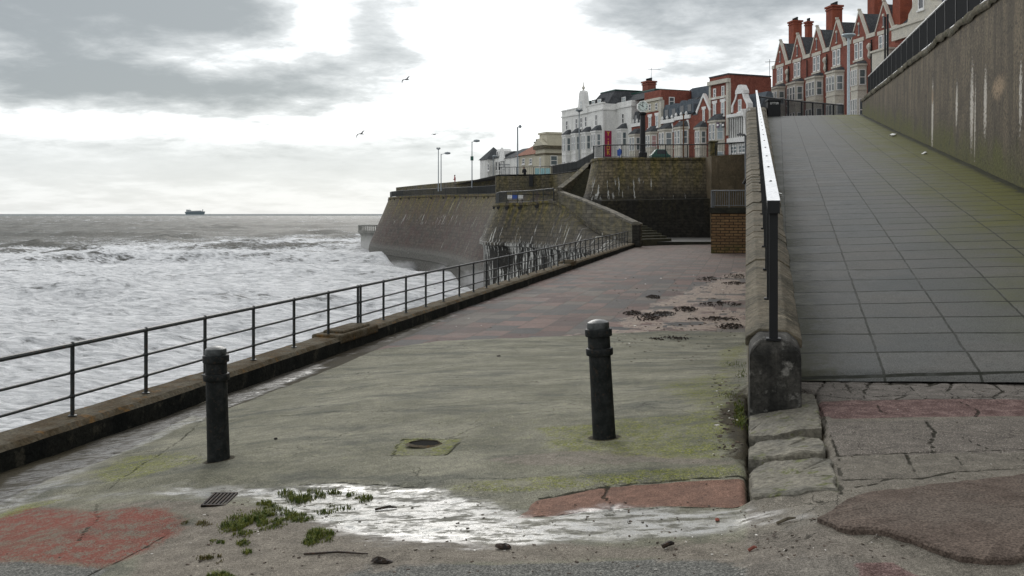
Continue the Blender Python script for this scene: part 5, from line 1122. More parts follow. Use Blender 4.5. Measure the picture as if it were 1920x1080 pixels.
MB().box(s2+.2, s3-.4, -of+.6, 12, zc1, zc2, FB.fr).build('attic', M['cream'], T)
MB().box(s2, s3-.2, -of+.4, 12.2, zc2+.003, zc2+.28, FB.fr).build('parapet', M['cream'], T)
a = (s2+s3)/2; MB().prism([(s2-.3, zc1), (s3+.3, zc1), (a, zc1+1.1)], -of-.35, -of+.5, FB.fr).build('pediment', M['cream'], T)
for x, w_ in ((982, 2.5), (995.5, 2.5)): pwin(T, FB, x-w_, x+w_, 297, 308, .2, pane='glass_dark')
pwin(T, FB, 1012, 1014.5, 295, 312, of, pane='glass_dark', bars=0)
P1 = FB.fr(s3, -of, 0); P2 = FB.fr(s3, 8, 0); sb = Sub(P1, P2)
for a0, a1 in ((1.0, 2.2), (3.8, 5.0)): win(T, sb, a0, a1, FB.sz(1030, 312)[1], FB.sz(1030, 294)[1], 0, pane='glass', fw=.1)
mb = MB(); mb.prism([(sp(FB, 1036), zc2-.5), (sp(FB, 1060), zc2-.5), (sp(FB, 1060), FB.sz(1055, 234)[1])], 5, 9, FB.fr); mb.build('rear_roof', M['tile'], T)
# ---- white hotel --------------------------------------------------------------------
T = newb('hotel', FB, 1095, 'tall white hotel with bay windows, curved gable and a dark mansard roof', 'hotel')
of = 2.07; s0, s1 = FB.S(1053.5, of), FB.S(1131, of); ze = 15.25
MB().box(s0, s1, -of, 9, ZG-2, ze, FB.fr).build('wall', M['white_render'], T)
mb = MB(); mb.box(s0-.1, s1+.15, -of-.15, 9, ze-.9, ze-.7, FB.fr); mb.box(s0-.08, s1+.1, -of-.1, -of+.3, ze+.003, ze+.18, FB.fr); mb.build('cornice', M['white_render'], T)
zm = FB.sz(1115, 176.5, 0)[1]+.2; sa, sb_ = FB.S(1062, of), FB.S(1131, of)
def mansard(T, sa, sb2, zb, zt_, d0, d1, slope=1.6, name='roof'):
    mb = MB(); mb.hexa([FB.fr(sa, d0, zb+.004), FB.fr(sb2, d0, zb+.004), FB.fr(sb2, d1, zb+.004), FB.fr(sa, d1, zb+.004), FB.fr(sa+.8, d0+slope, zt_), FB.fr(sb2-.5, d0+slope, zt_), FB.fr(sb2-.5, d1-1, zt_), FB.fr(sa+.8, d1-1, zt_)]); r = mb.build(name, M['slate'], T)
    MB().box(sa+.7, sb2-.4, d0+slope-.1, d1-.9, zt_+.003, zt_+.14, FB.fr).build('roof_edge', M['green'], T); return r
rf = mansard(T, FB.S(1096, of), s1, ze-.1, FB.sz(1112, 178.5, 0)[1], -of+.6, 8)
mansard(T, FB.S(1066, of), FB.S(1084, of), ze-.1, FB.sz(1078, 190, of)[1], -of+.6, 6, name='left_roof')
for x0, x1, y0, y1 in ((1110, 1116, 189, 200), (1121, 1127.5, 186, 197)):
    o_ = of-.9; a0, a1 = FB.S(x0, o_), FB.S(x1, o_); z0, z1 = FB.sz((x0+x1)/2, y1, o_)[1], FB.sz((x0+x1)/2, y0, o_)[1]
    dm = MB().box(a0-.1, a1+.1, -o_+.003, 3, z0-.1, z1+.15, FB.fr).build('dormer', M['slate'], T); win(T, FB.fr, a0, a1, z0, z1, -o_, pane='curtain', sill=False)
a = FB.S(1090.5, of+.2); zg = lambda y: FB.sz(1090.5, y, of+.2)[1]
half = [(1.9, 214), (1.75, 207), (1.25, 203), (1.0, 196), (.82, 180), (.7, 174), (.4, 170), (.15, 170)]
poly = [(a+w_, zg(y)) for w_, y in half]+[(a-w_, zg(y)) for w_, y in reversed(half)]
MB().prism(poly[::-1], -of-.25, -of+.5, FB.fr).build('curved_gable', M['white_render'], T)
MB().lathe(FB.fr(a, -of+.1, zg(171)), [(.22, 0), (.12, .25), (.25, .5), (.08, .8), (.03, 1.4)], 8).build('finial', M['stone_trim'], T)
pwin(T, FB, 1088.6, 1091.6, 189, 204, of+.25, pane='curtain')
for x0, xm, x1, y0, y1 in ((1054.5, 1061, 1067.5, 258, 284), (1071.5, 1079, 1086, 255, 281.5), (1090, 1098, 1105.5, 253, 280), (1108.5, 1117, 1125.5, 250.5, 277)):
    D1 = FB.D(x0, of)
    z0, z1 = FB.sz(xm, y1, of+.8)[1], FB.sz(xm, y0, of+.8)[1]
    class FBo: pass
    fo_ = Facade(74.5-of*math.hypot(1, .426), 1, .426)
    bay(T, fo_, x0, xm, x1, [(z0-3.6, z1-3.5), (z0, z1)], .8, 'white_render', ZG-1, 2, 'slate', pane='glass')
for x, y0, y1 in ((1063.3, 226.5, 244), (1081.3, 222.5, 241), (1090.3, 220.5, 240), (1098.8, 218.5, 238), (1118.4, 214.5, 236)): pwin(T, FB, x-1.9, x+1.9, y0, y1, of, pane='glass_dark', fw=.08)
# banner on the return wall, quoins
BN = thing('banner', FB.fr(s1, -1, ZG+3), 'tall magenta banner with yellow letters hanging on the hotel side wall', 'banner')
P1 = FB.fr(s1, -of, 0); P2 = FB.fr(s1, 0, 0); sb = Sub(P1, P2)
zb0, zb1 = (HY-294)/F*140, (HY-245)/F*140
MB().box(.22, 1.28, -.06, -.02, zb0, zb1, sb).build('cloth', M['magenta'], BN)
for k, ch in enumerate('Y-IDR'):
    mb = MB(); text_mesh(mb, ch, .82, lambda x, y, z, k=k: sb(.75+x*1.0, -.075-z, zb1-.42-k*.66+y), .004); mb.build('letter', M['yellow'], BN)
T2 = newb('hotel_wing', FB, 1165, 'set back white wing of the hotel right of the magenta banner', 'building')
s4 = FB.S(1184, 0); MB().box(s1+.01, s4, 0, 9, ZG-2, ze+.1, FB.fr).build('wall', M['white_render'], T2)
MB().box(s1+.02, s4+.1, -.15, 9, ze-.75, ze-.55, FB.fr).build('cornice', M['white_render'], T2)
rf = mansard(T2, s1-.3, FB.S(1205, 0), ze+.1, FB.sz(1170, 173.5, 0)[1], .6, 9)
for x0, x1, y0, y1 in ((1155.5, 1162.5, 184, 195), (1166, 1173.5, 182, 193)):
    o_ = -.8; a0, a1 = FB.S(x0, o_), FB.S(x1, o_); z0, z1 = FB.sz((x0+x1)/2, y1, o_)[1], FB.sz((x0+x1)/2, y0, o_)[1]
    MB().box(a0-.1, a1+.1, -o_+.003, 4, z0-.1, z1+.15, FB.fr).build('dormer', M['slate'], T2); win(T2, FB.fr, a0, a1, z0, z1, -o_, pane='curtain', sill=False, bars=2)
pwin(T2, FB, 1166.5, 1170.5, 213, 231.5, 0, pane='glass_dark', fw=.08)
z0, z1 = FB.sz(1165, 272, .8)[1], FB.sz(1165, 247, .8)[1]; bay(T2, FB, 1157.5, 1165, 1175, [(z0-3.6, z1-3.5), (z0, z1)], .8, 'white_render', ZG-1, 2)
# ---- red terrace ------------------------------------------------------------------------
Zt = FB.sz
def zpx(x, y, off=0): return FB.sz(x, y, off)[1]
ZBW = [(8.55-.0, 10.15)]
def redhouse(name, x0, x1, label, cat, ztop_, depth=8, front='redbrick', inset=0):
    T = newb(name, FB, (x0+x1)/2, label, cat); s0, s1 = sp(FB, x0), sp(FB, x1)
    MB().box(s0+.01, s1, inset, depth, ZG-2, ztop_, FB.fr).build('wall', M[front], T); return T, s0, s1
def redbay(T, x0, xm, x1, y0, y1, pane='glass', nwin=2):
    z0, z1 = zpx(xm, y1, .8), zpx(xm, y0, .8); return bay(T, FB, x0, xm, x1, [(z0-3.3, z1-3.2), (z0, z1)], .8, 'stone_trim', ZG-1, nwin, 'slate', pane=pane)
T, s0, s1 = redhouse('red_terrace_house', 1184.2, 1208, 'narrow red brick house with sloping side wall and tall chimney right behind the clock', 'house', zpx(1195, 237))
mb = MB(); mb.prism([(FB.S(1183, -2), zpx(1195, 237)), (FB.S(1208, -2), zpx(1195, 237)), (FB.S(1208, -2), zpx(1208, 178, -2)), (FB.S(1183, -2), zpx(1183, 196, -2))], 2.0, 6, FB.fr); mb.build('side_wall', M['redbrick2'], T)
a = sp(FB, 1192.5); z_ = zpx(1192, 236); mb = MB(); mb.prism([(a-.8, z_), (a+.8, z_), (a+.8, z_+1.1), (a+.35, z_+1.9), (a-.35, z_+1.9), (a-.8, z_+1.1)], .05, 3, FB.fr); dm = mb.build('dormer', M['slate'], T); MB().box(a-.35, a+.35, -.02, .045, z_+.2, z_+1.4, FB.fr).build('pane', M['glass_dark'], dm)
mb = MB(); mb.box(s0, s1-.02, -.15, .2, z_-.1, z_+.35, FB.fr); [mb.lathe(FB.fr(s0+.5+k*1.0, 0, z_+.35), [(.14, 0), (.2, .25), (.05, .6)], 6) for k in range(3)]; mb.build('balustrade', M['frame'], T)
redbay(T, 1180, 1190.5, 1201, 257, 282)
chimney(T, FB.fr, FB.S(1217, -4.2), 4.2, zpx(1210, 185), zpx(1218, 152, -4), 1.5, 1.3, 5, 'redbrick')
aerial(FB.fr(FB.S(1221, -4.2), 4.2, zpx(1218, 152, -4)), 1.9, 'tv aerial on the chimney stack above the street clock', .3)
zt = zpx(1225, 171); T, s0, s1 = redhouse('red_corner_block', 1208.3, 1240, 'tall red brick block with cream upper storey beside the chimney, behind the clock', 'building', zt, 4.9)
zc_ = zpx(1226, 188); mb = MB(); mb.box(s0+.02, s1+.15, -.3, .1, zc_-.12, zc_+.2, FB.fr); mb.box(s1-.55, s1+.06, -.08, .4, zpx(1240, 240), zc_-.13, FB.fr); mb.build('cornice', M['stone_trim'], T)
MB().box(s0+.02, s1-.56, -.06, .1, zpx(1226, 209), zc_-.13, FB.fr).build('cream_storey', M['cream'], T)
for x0, x1, y0, y1 in ((1217, 1221, 195, 208), (1229, 1233.5, 193, 206)): pwin(T, FB, x0, x1, y0, y1, .06, pane='glass_dark', sill=False, fw=.08)
for x0, x1, y0, y1 in ((1216.5, 1221.5, 219, 240), (1229.5, 1235, 216, 238)): pwin(T, FB, x0, x1, y0, y1, 0, pane='curtain', head='frame', fw=.12)
P1 = FB.fr(s1, 0, 0); P2 = FB.fr(s1, 5, 0); sb = Sub(P1, P2); win(T, sb, 1.1, 1.95, zpx(1258, 199, -1.5), zpx(1258, 182, -1.5), 0, fw=.12, pane='glass')
redbay(T, 1210, 1219.5, 1233, 253, 276, pane='pink')
sm_ = FB.S(1290, -4.9)
ze2 = zpx(1265, 226)
for (nm, xa, xb, lab, bays, dorm) in (('dormer_house', 1240.3, 1266, 'red terraced house with slate dormer roof next to the cream topped block', [(1235, 1246, 1262, 248, 272)], [1247, 1260.5]),
                              ('dormer_house', 1266, 1295.5, 'red terraced house with two slate dormers and drainpipe, middle of the terrace', [(1264, 1276, 1292, 244, 270)], [1276, 1290])):
    zt = zpx((xa+xb)/2, 224 if xa < 1250 else 217); T, s0, s1 = redhouse(nm, xa, xb, lab, 'house', zt)
    zr = zpx((xa+xb)/2, 185 if xa < 1250 else 176, -3)
    mb = MB(); mb.hexa([FB.fr(s0, .1, zt+.004), FB.fr(s1, .1, zt+.004), FB.fr(s1, 8, zt+.004), FB.fr(s0, 8, zt+.004), FB.fr(s0, 3.6, zt+2.6), FB.fr(s1, 3.6, zt+2.9), FB.fr(s1, 4.4, zt+2.9), FB.fr(s0, 4.4, zt+2.6)]); mb.build('roof', M['slate'], T)
    mb = MB(); mb.box(s0+.02, s1-.02, -.2, .09, zt-.45, zt+.0, FB.fr)
    k = s0+.3
    while k < s1: mb.lathe(FB.fr(k, -.05, zt), [(.13, 0), (.2, .22), (.05, .5)], 6); k += 1.15
    mb.build('balustrade', M['frame'], T)
    for x in dorm:
        a = sp(FB, x); mb = MB(); mb.prism([(a-.85, zt+.25), (a+.85, zt+.25), (a+.85, zt+1.35), (a+.3, zt+1.95), (a-.3, zt+1.95), (a-.85, zt+1.35)], .25, 3.4, FB.fr); dm = mb.build('dormer', M['slate_light'], T)
        MB().box(a-.4, a+.4, .2, .245, zt+.45, zt+1.3, FB.fr).build('pane', M['glass_dark'], dm)
        y = zpx(x, 240); mb = MB(); mb.prism([(a-.45, zt-1.7), (a+.45, zt-1.7), (a+.2, zt-.6), (a-.2, zt-.6)], -.12, -.02, FB.fr); mb.build('ornament', M['frame'], T)
    for b_ in bays: redbay(T, *b_)
MB().tube([FB.fr(sp(FB, 1293.5), -.9, ZG), FB.fr(sp(FB, 1293.5), -.9, zpx(1293, 214))], .09, 6).build('drainpipe', M['rust'], T)
zt = zpx(1310, 215); T, s0, s1 = redhouse('gabled_terrace_house', 1295.8, 1330, 'red house with a white edged gable left of the tall red block', 'house', zt)
mb = MB(); mb.hexa([FB.fr(s0, .1, zt+.004), FB.fr(s1, .1, zt+.004), FB.fr(s1, 8, zt+.004), FB.fr(s0, 8, zt+.004), FB.fr(s0, 3.9, zpx(1300, 184, -3.9)), FB.fr(s1, 3.9, zpx(1325, 174, -3.9)), FB.fr(s1, 4.5, zpx(1325, 174, -3.9)), FB.fr(s0, 4.5, zpx(1300, 184, -3.9))]); mb.build('roof', M['slate'], T)
a = sp(FB, 1320); za = zpx(1320, 183); mb = MB(); mb.prism([(a-1.25, zt-1.2), (a+1.25, zt-1.2), (a+1.25, zt+.2), (a+.5, za-.6), (a, za), (a-.5, za-.6), (a-1.25, zt+.2)], -.05, 3.0, FB.fr); mb.build('gable', M['redbrick'], T)
mb = MB()
for sg in (-1, 1): mb.prism([(a+sg*1.35, zt+.1), (a+sg*.62, za-.75), (a, za+.1), (a, za+.5), (a+sg*.75, za-.45), (a+sg*1.6, zt+.4)][::sg], -.15, .3, FB.fr)
mb.build('gable_coping', M['frame'], T); pwin(T, FB, 1318, 1322, 205, 228, .05, pane='curtain', head='frame')
redbay(T, 1303, 1312.5, 1325, 245, 269, pane='glass')
# tall red block
zt = zpx(1348, 143.5); T, s0, s1 = redhouse('tall_red_block', 1330.3, 1366, 'tallest red brick block in the row, flat roofed with white framed front', 'building', zt, 5.9)
mb = MB(); mb.box(s1-.05, sp(FB, 1366)+.05, 5.9, 12, ZG, zt, FB.fr) if False else None
mb = MB(); zc_ = zpx(1348, 155.5); mb.box(s0, s1+.25, -.35, .1, zc_-.15, zc_+.3, FB.fr); mb.box(s0, s0+.35, -.1, .1, ZG+4, zc_-.152, FB.fr); mb.box(s1-.38, s1+.05, -.1, .3, ZG+4, zc_-.152, FB.fr); z_ = zpx(1348, 183.5); mb.box(s0+.351, s1-.381, -.12, .1, z_-.12, z_+.16, FB.fr); mb.build('stone_dressing', M['stone_trim'], T)
MB().box(s0-.05, s1+.06, -.08, 6.0, zt+.003, zt+.16, FB.fr).build('roof_edge', M['slate'], T)
for x0, x1, y0, y1 in ((1338, 1343, 166, 184), (1353.5, 1359, 161, 181), (1337.5, 1343, 194, 219), (1352.5, 1359, 190.5, 216.5)): pwin(T, FB, x0, x1, y0, y1, 0, pane='curtain' if y0 > 185 else 'glass', head='frame' if y0 > 185 else None, fw=.13)
redbay(T, 1329, 1341.5, 1359, 232, 262, pane='curtain')
aerial(FB.fr(sp(FB, 1366)+1.0, 5.0, zt), 1.9, 'tv aerial on the flat roof of the tall red block', -.2)
# low house with curved gable, timbered front
zt = zpx(1382, 219); T, s0, s1 = redhouse('curved_gable_house', 1366.3, 1398, 'low white fronted house with a curved red gable right of the tall red block', 'house', zt, 8, 'white_render')
mb = MB(); mb.box(s0+.02, s1+.2, -.35, .2, zt+.003, zt+.35, FB.fr); z_ = zpx(1382, 262.5); mb.box(s0+.02, s1+.1, -.3, .05, z_-.35, z_+.25, FB.fr); mb.build('fascia', M['frame'], T)
mb = MB(); k = 0; z0_, z1_ = z_+.3, zt-.1; n = 7
for k in range(n+1): a = s0+.25+(s1-s0-.8)*k/n; mb.box(a-.035, a+.035, -.05, -.003, z0_, z1_, FB.fr)
mb.build('timber_strips', M['blackpaint'], T)
for k in range(2): a0 = s0+.35+k*1.6; win(T, FB.fr, a0, a0+1.3, zpx(1380, 288), zpx(1380, 273), 0, pane='glass', bars=2)
a = sp(FB, 1388.5); zb_ = zt+.35; za = zpx(1388, 176); mb = MB(); poly = [(a-1.3, zb_), (a+1.3, zb_), (a+1.25, zb_+.9), (a+.7, zb_+1.6), (a+.45, za), (a-.45, za), (a-.7, zb_+1.6), (a-1.25, zb_+.9)]; mb.prism(poly, -.05, .5, FB.fr); mb.build('gable', M['redbrick'], T)
mb = MB()
for sg in (-1, 1): mb.prism([(a+sg*1.3, zb_+.2), (a+sg*1.25, zb_+.9), (a+sg*.7, zb_+1.6), (a+sg*.45, za), (a+sg*.72, za), (a+sg*.95, zb_+1.65), (a+sg*1.55, zb_+1.0), (a+sg*1.6, zb_+.2)][::sg], -.15, .55, FB.fr)
mb.prism([(a-.8, za+.003), (a+.8, za+.003), (a+.75, za+.35), (a+.25, za+1.0), (a-.25, za+1.0), (a-.75, za+.35)], -.18, .6, FB.fr); mb.build('gable_coping', M['frame'], T)
win(T, FB.fr, a-.32, a+.32, zb_+.15, zb_+1.55, -.05, pane='curtain')
mb = MB(); mb.hexa([FB.fr(s0, .6, zb_), FB.fr(s1+1.5, .6, zb_), FB.fr(s1+1.5, 3.4, zb_), FB.fr(s0, 3.4, zb_), FB.fr(s0, 1.9, zb_+2.3), FB.fr(s1+1.5, 1.9, zb_+2.3), FB.fr(s1+1.5, 2.4, zb_+2.3), FB.fr(s0, 2.4, zb_+2.3)]); mb.build('roof', M['slate_light'], T)
M['signpurple'] = plain('purple board', (.05, .01, .06), .6)
HS = thing('hanging_sign', FB.fr(sp(FB, 1366), -1, 9), 'pair of small dark hanging signs on the wall between the tall block and timbered house', 'sign')
for k, (x, mm) in enumerate(((1360, 'signpurple'), (1370, 'blackpaint'))):
    a = sp(FB, x); zc_ = zpx(x, 235); MB().box(a-.27, a+.27, -1.05, -1.0, zc_-.3, zc_+.3, FB.fr).build('board', M[mm], HS); MB().box(a-.18, a+.18, -1.07, -1.052, zc_-.12, zc_+.12, FB.fr).build('mark', M['white'], HS)
MB().tube([FB.fr(sp(FB, 1357), -1.02, zpx(1365, 230)), FB.fr(sp(FB, 1374), -1.02, zpx(1365, 230))], .03, 5).build('bracket', M['iron'], HS)
# long rear wing filling behind tall block up to the gabled row
T = thing('rear_brick_wing', at(1420, 200, 124), 'plain dull red brick side wall between the tall block and the gabled houses', 'building')
P0 = FB.fr(s0+.1, 5.92, 0); 
P0 = at(1367, 200, 119.8); P1 = at(1446, 200, 123.5); nv = Vector((-ST, CT, 0)); z_ = (HY-139.5)/F*119.8
mb = MB(); mb.hexa([Vector((v.x, v.y, z)) for z in (ZG, z_) for v in (P0, P1, P1+nv*5, P0+nv*5)]); mb.build('wall', M['redbrick2'], T)
T = thing('slate_roofed_wing', at(1420, 200, 112), 'blue grey slate roof between the ramp handrail and the first gabled house', 'building')
P0 = at(1394, 240, 121); P1 = at(1441, 240, 123); mb = MB(); zl, zh = (HY-235)/F*110, (HY-160.5)/F*113
mb.hexa([Vector((v.x, v.y, zl-5)) for v in (P0, P1, P1+nv*6, P0+nv*6)]+[Vector((v.x, v.y, zl)) for v in (P0, P1, P1+nv*6, P0+nv*6)]); mb.build('wall', M['white_render'], T)
mb = MB(); mb.hexa([Vector((v.x, v.y, zl+.004)) for v in (P0, P1, P1+nv*6, P0+nv*6)]+[Vector((v.x, v.y, zh)) for v in (P0+nv*2.5, P1+nv*2.5, P1+nv*3.5, P0+nv*3.5)]); mb.build('roof', M['slate_light'], T)
P0 = FB.fr(FB.S(1290, -4.95), 5, 0); T = thing('grey_rear_wall', at(1310, 180, 128), 'pale grey flat topped wall behind the dormer houses', 'building')
a0, a1 = at(1298, 180, 131), at(1330, 180, 128); z_ = (HY-165.5)/F*131; mb = MB(); mb.hexa([Vector((v.x, v.y, z)) for z in (ZG+5, z_) for v in (a0, a1, a1+nv*3, a0+nv*3)]); mb.build('wall', M['slate_light'], T)
# ---- gabled row --------------------------------------------------------------------------
cxs = [1463, 1495, 1531.5, 1569, 1610.7, 1656.7]; ord_ = ['first', 'second', 'third', 'fourth', 'fifth', 'sixth']
cen = [FR.S(x) for x in cxs]
bays = [(1442, 1458, 1470), (1475.5, 1491.5, 1507), (1511, 1528, 1543.5), (1549, 1565.5, 1583), (1595, 1608, 1624), None]
ZRf = 7.5
lab = ['farthest left of the red gabled houses, with its bay next to the litter bin', 'second red gabled house from the left, with a tall chimney behind its left slope', 'third red gabled house from the left, a small chimney on its left',
       'red gabled house in the middle right, with a big orange chimney at its left slope', 'red gabled house directly right of the pale lamp column', 'nearest red gabled house, beside the two black poles']
for i, (cxp, c) in enumerate(zip(cxs, cen)):
    l = c-(c-cen[i-1])/2 if i else c-2.35; r = c+(cen[i+1]-c)/2 if i < 5 else c+2.6
    T = thing('gabled_house', FR.fr(c, 0, ZRf), lab[i], 'house', 'red gabled terrace houses'); zv = 18.7; za = 22.0
    mb = MB(); mb.prism([(l+.005, ZRf-2), (r, ZRf-2), (r, zv), (c+1.75, zv), (c, za-.25), (c-1.75, zv), (l+.005, zv)], 0, .5, FR.fr); mb.box(l+.005, r, .5, 8, ZRf-2, zv-.01, FR.fr); mb.build('wall', M['redbrick'], T)
    mb = MB()
    for sg in (-1, 1): mb.prism([(c+sg*1.85, zv+.1), (c+sg*1.7, zv+.1), (c, za-.28), (c, za+.0), (c+sg*.05, za+.0)][::-sg], -.06, .3, FR.fr)
    mb.box(l+.01, c-1.6, -.1, .3, zv-.02, zv+.42, FR.fr); mb.box(c+1.6, r-.005, -.1, .3, zv-.021, zv+.419, FR.fr); mb.box(c-.1, c+.1, -.14, .2, za-.02, za+.2, FR.fr); mb.build('coping', M['stone_trim'], T)
    mb = MB(); mb.add([FR.fr(l, .45, zv), FR.fr(r, .45, zv), FR.fr(r, 4.0, 22.2), FR.fr(l, 4.0, 22.2), FR.fr(r, 8, zv), FR.fr(l, 8, zv)], [(0, 1, 2, 3), (3, 2, 4, 5)])
    mb.add([FR.fr(c-1.7, .4, zv+.1), FR.fr(c, .4, za-.3), FR.fr(c, 4.0, za-.3), FR.fr(c-1.7, 4.0, zv+.1), FR.fr(c+1.7, .4, zv+.1), FR.fr(c+1.7, 4.0, zv+.1)], [(0, 1, 2, 3), (1, 4, 5, 2)]); mb.build('roof', M['slate'], T)
    win(T, FR.fr, c-.85+.0, c-.1, 16.75, 18.55, 0, pane='glass', fw=.13, sill=False); win(T, FR.fr, c+.1, c+.85, 16.75, 18.55, 0, pane='glass', fw=.13, sill=False)
    MB().box(c-1.1, c+1.1, -.1, .0-.003, 18.6, 19.0, FR.fr).build('lintel', M['stone_trim'], T); MB().box(c-1.05, c+1.05, -.16, -.003, 16.5, 16.7, FR.fr).build('sill', M['stone_trim'], T); MB().box(c-.16, c+.16, -.1, -.003, 20.45, 20.7, FR.fr).build('slit_head', M['stone_trim'], T); MB().box(c-.16, c+.16, -.1, -.003, 19.25, 19.42, FR.fr).build('slit_sill', M['stone_trim'], T)
    MB().box(c-.11, c+.11, -.04, -.003, 19.44, 20.43, FR.fr).build('slit_window', M['glass_dark'], T)
    if bays[i]: bay(T, FR, *bays[i], [(9.9, 12.3), (13.75, 15.45)], .95, 'stone_trim', ZRf-2, 3, 'slate', roofz=.35, z_top=16.05)
    # drainpipe with ornament
    x = l+.25 if i else None
    if x is not None:
        MB().tube([FR.fr(x, -.12, ZRf), FR.fr(x, -.12, zv-.3)], .07, 6).build('drainpipe', M['blackpaint'], T)
        if i % 2: 
            mb = MB(); mb.lathe(FR.fr(x-.35, -.15, 17.6), [(.05, -1.2), (.22, -.9), (.12, -.3), (.3, 0), (.3, .25), (.1, .5)], 7); mb.build('ornament', M['stone_trim'], T)
    if i == 1: chimney(T, FR.fr, FR.S(1491, -4), 4.0, zv+1, FR.sz(1491, 40, -4)[1], 1.5, 1.15, 4)
    if i == 2: chimney(T, FR.fr, FR.S(1516, -4), 4.0, zv+1, FR.sz(1516, 41, -4)[1], .8, .65, 2)
    if i == 3: chimney(T, FR.fr, FR.S(1564, -3.6), 3.6, zv+1, FR.sz(1564, 12, -3.6)[1], 1.6, 1.3, 5)
    if i == 5: chimney(T, FR.fr, FR.S(1643, -3.6), 3.6, zv+1, 26.2, 1.5, 1.3, 4)
T0_ = T
MB().box(cen[0]-2.9, cen[0]-2.36, .3, 8, ZRf-2, 18.4, FR.fr).build('end_pier', M['redbrick'], bpy.data.objects['gabled_house'])
# stone turret building beyond
T = thing('stone_turret_building', at(1725, 60, 98), 'pale stone building with scrolled gable and orange chimney behind the wall railing', 'building')
l = cen[5]+2.62; zt = 18.9
MB().box(l, l+11, -.3, 8, ZRf-2, 17.4, FR.fr).build('wall', M['redbrick'], T)
mb = MB(); mb.box(l-.1, l+11, -.6, .3, 17.4, 18.5, FR.fr); mb.box(l-.2, l+11.1, -.75, .4, 18.5, 18.75, FR.fr); mb.build('cornice', M['stone_trim'], T)
mb = MB(); mb.add([FR.fr(l, .0, 18.76), FR.fr(l+11, .0, 18.76), FR.fr(l+11, 4.5, 22.6), FR.fr(l, 4.5, 22.6), FR.fr(l+11, 8, 18.8), FR.fr(l, 8, 18.8)], [(0, 1, 2, 3), (3, 2, 4, 5), (0, 3, 5), (1, 4, 2)]); mb.build('roof', M['slate'], T)
a = l+5.0; mb = MB(); mb.prism([(a-2.4, 18.8), (a+2.4, 18.8), (a+2.2, 19.6), (a+1.6, 20.1), (a+1.3, 22.2), (a+.9, 23.4), (a, 24), (a-.9, 23.4), (a-1.3, 22.2), (a-1.6, 20.1), (a-2.2, 19.6)], -.5, .6, FR.fr); mb.build('scrolled_gable', M['stone_trim'], T)
win(T, FR.fr, a-.5, a+.5, 19.6, 21.8, -.5, pane='glass_dark', fw=.15)
chimney(T, FR.fr, FR.S(1692, -1), 1.0, 17.6, 25.5, 1.4, 1.35, 4)
mb = MB(); mb.box(cen[5]-.2, cen[5]+2.6, -1.2, -.003, 14.6, 16.6, FR.fr); mb.box(cen[5]-.35, cen[5]+2.75, -1.35, -.1, 16.6, 16.8, FR.fr); mb.build('balcony', M['stone_trim'], T0_)
# ---- street clock ------------------------------------------------------------------------------
q = at(1205, 295, 85.5); q.z = ztc; T = thing('street_clock', q, 'black pillar clock with a white octagonal roman numeral dial on the terrace', 'clock')
fw_ = Vector((ST, -CT, 0)); f3 = Frame(q, (CT, ST, 0), (-ST, CT, 0))
sc = 85.5/F
mb = MB(); zt_ = (HY-211)*sc; mb.lathe(q, [(.36, 0), (.36, .5), (.26, .62), (.235, 1.0), (.215, zt_-q.z-.25), (.3, zt_-q.z-.18), (.34, zt_-q.z-.02)], 8); mb.build('pillar', M['blackpaint'], T)
zc_ = (HY-200)*sc; R = .50
def octo(mb, R, d0, d1): mb.prism([(R*math.cos(math.pi/8+k*math.pi/4), zc_+R*math.sin(math.pi/8+k*math.pi/4)) for k in range(8)], d0, d1, f3)
mb = MB(); octo(mb, R, -.18, .18); mb.build('case', M['white'], T)
mb = MB(); mb.prism([(R*.86*math.cos(k*math.pi/16), zc_+R*.86*math.sin(k*math.pi/16)) for k in range(32)], -.19, -.182, f3); dl = mb.build('dial', plain('dial face', (.60, .68, .64), .5), T)
mb = MB()
for k, nm in enumerate(['XII', 'I', 'II', 'III', 'IIII', 'V', 'VI', 'VII', 'VIII', 'IX', 'X', 'XI']):
    a = -k*math.pi/6; r = R*.66
    text_mesh(mb, nm, .17, lambda x, y, z, a=a: f3(math.cos(a)*x*.8-math.sin(a)*(y*1.1+r), -.195-z, zc_+math.sin(a)*x*.8+math.cos(a)*(y*1.1+r)), .003)
nu = mb.build('numerals', M['blackpaint'], dl); nu['kind'] = 'stuff' if False else 'part'
del nu['kind']
for ang, ln, w_ in ((-58, .30, .035), (-8, .40, .025)):
    a = math.radians(90-ang); u_ = (math.cos(a), math.sin(a)); v_ = (-u_[1]*w_, u_[0]*w_)
    MB().prism([(-u_[0]*.06+v_[0], zc_-u_[1]*.06+v_[1]), (-u_[0]*.06-v_[0], zc_-u_[1]*.06-v_[1]), (u_[0]*ln-v_[0]*.4, zc_+u_[1]*ln-v_[1]*.4), (u_[0]*ln+v_[0]*.4, zc_+u_[1]*ln+v_[1]*.4)], -.21, -.203, f3).build('clock_hand', M['blackpaint'], dl)
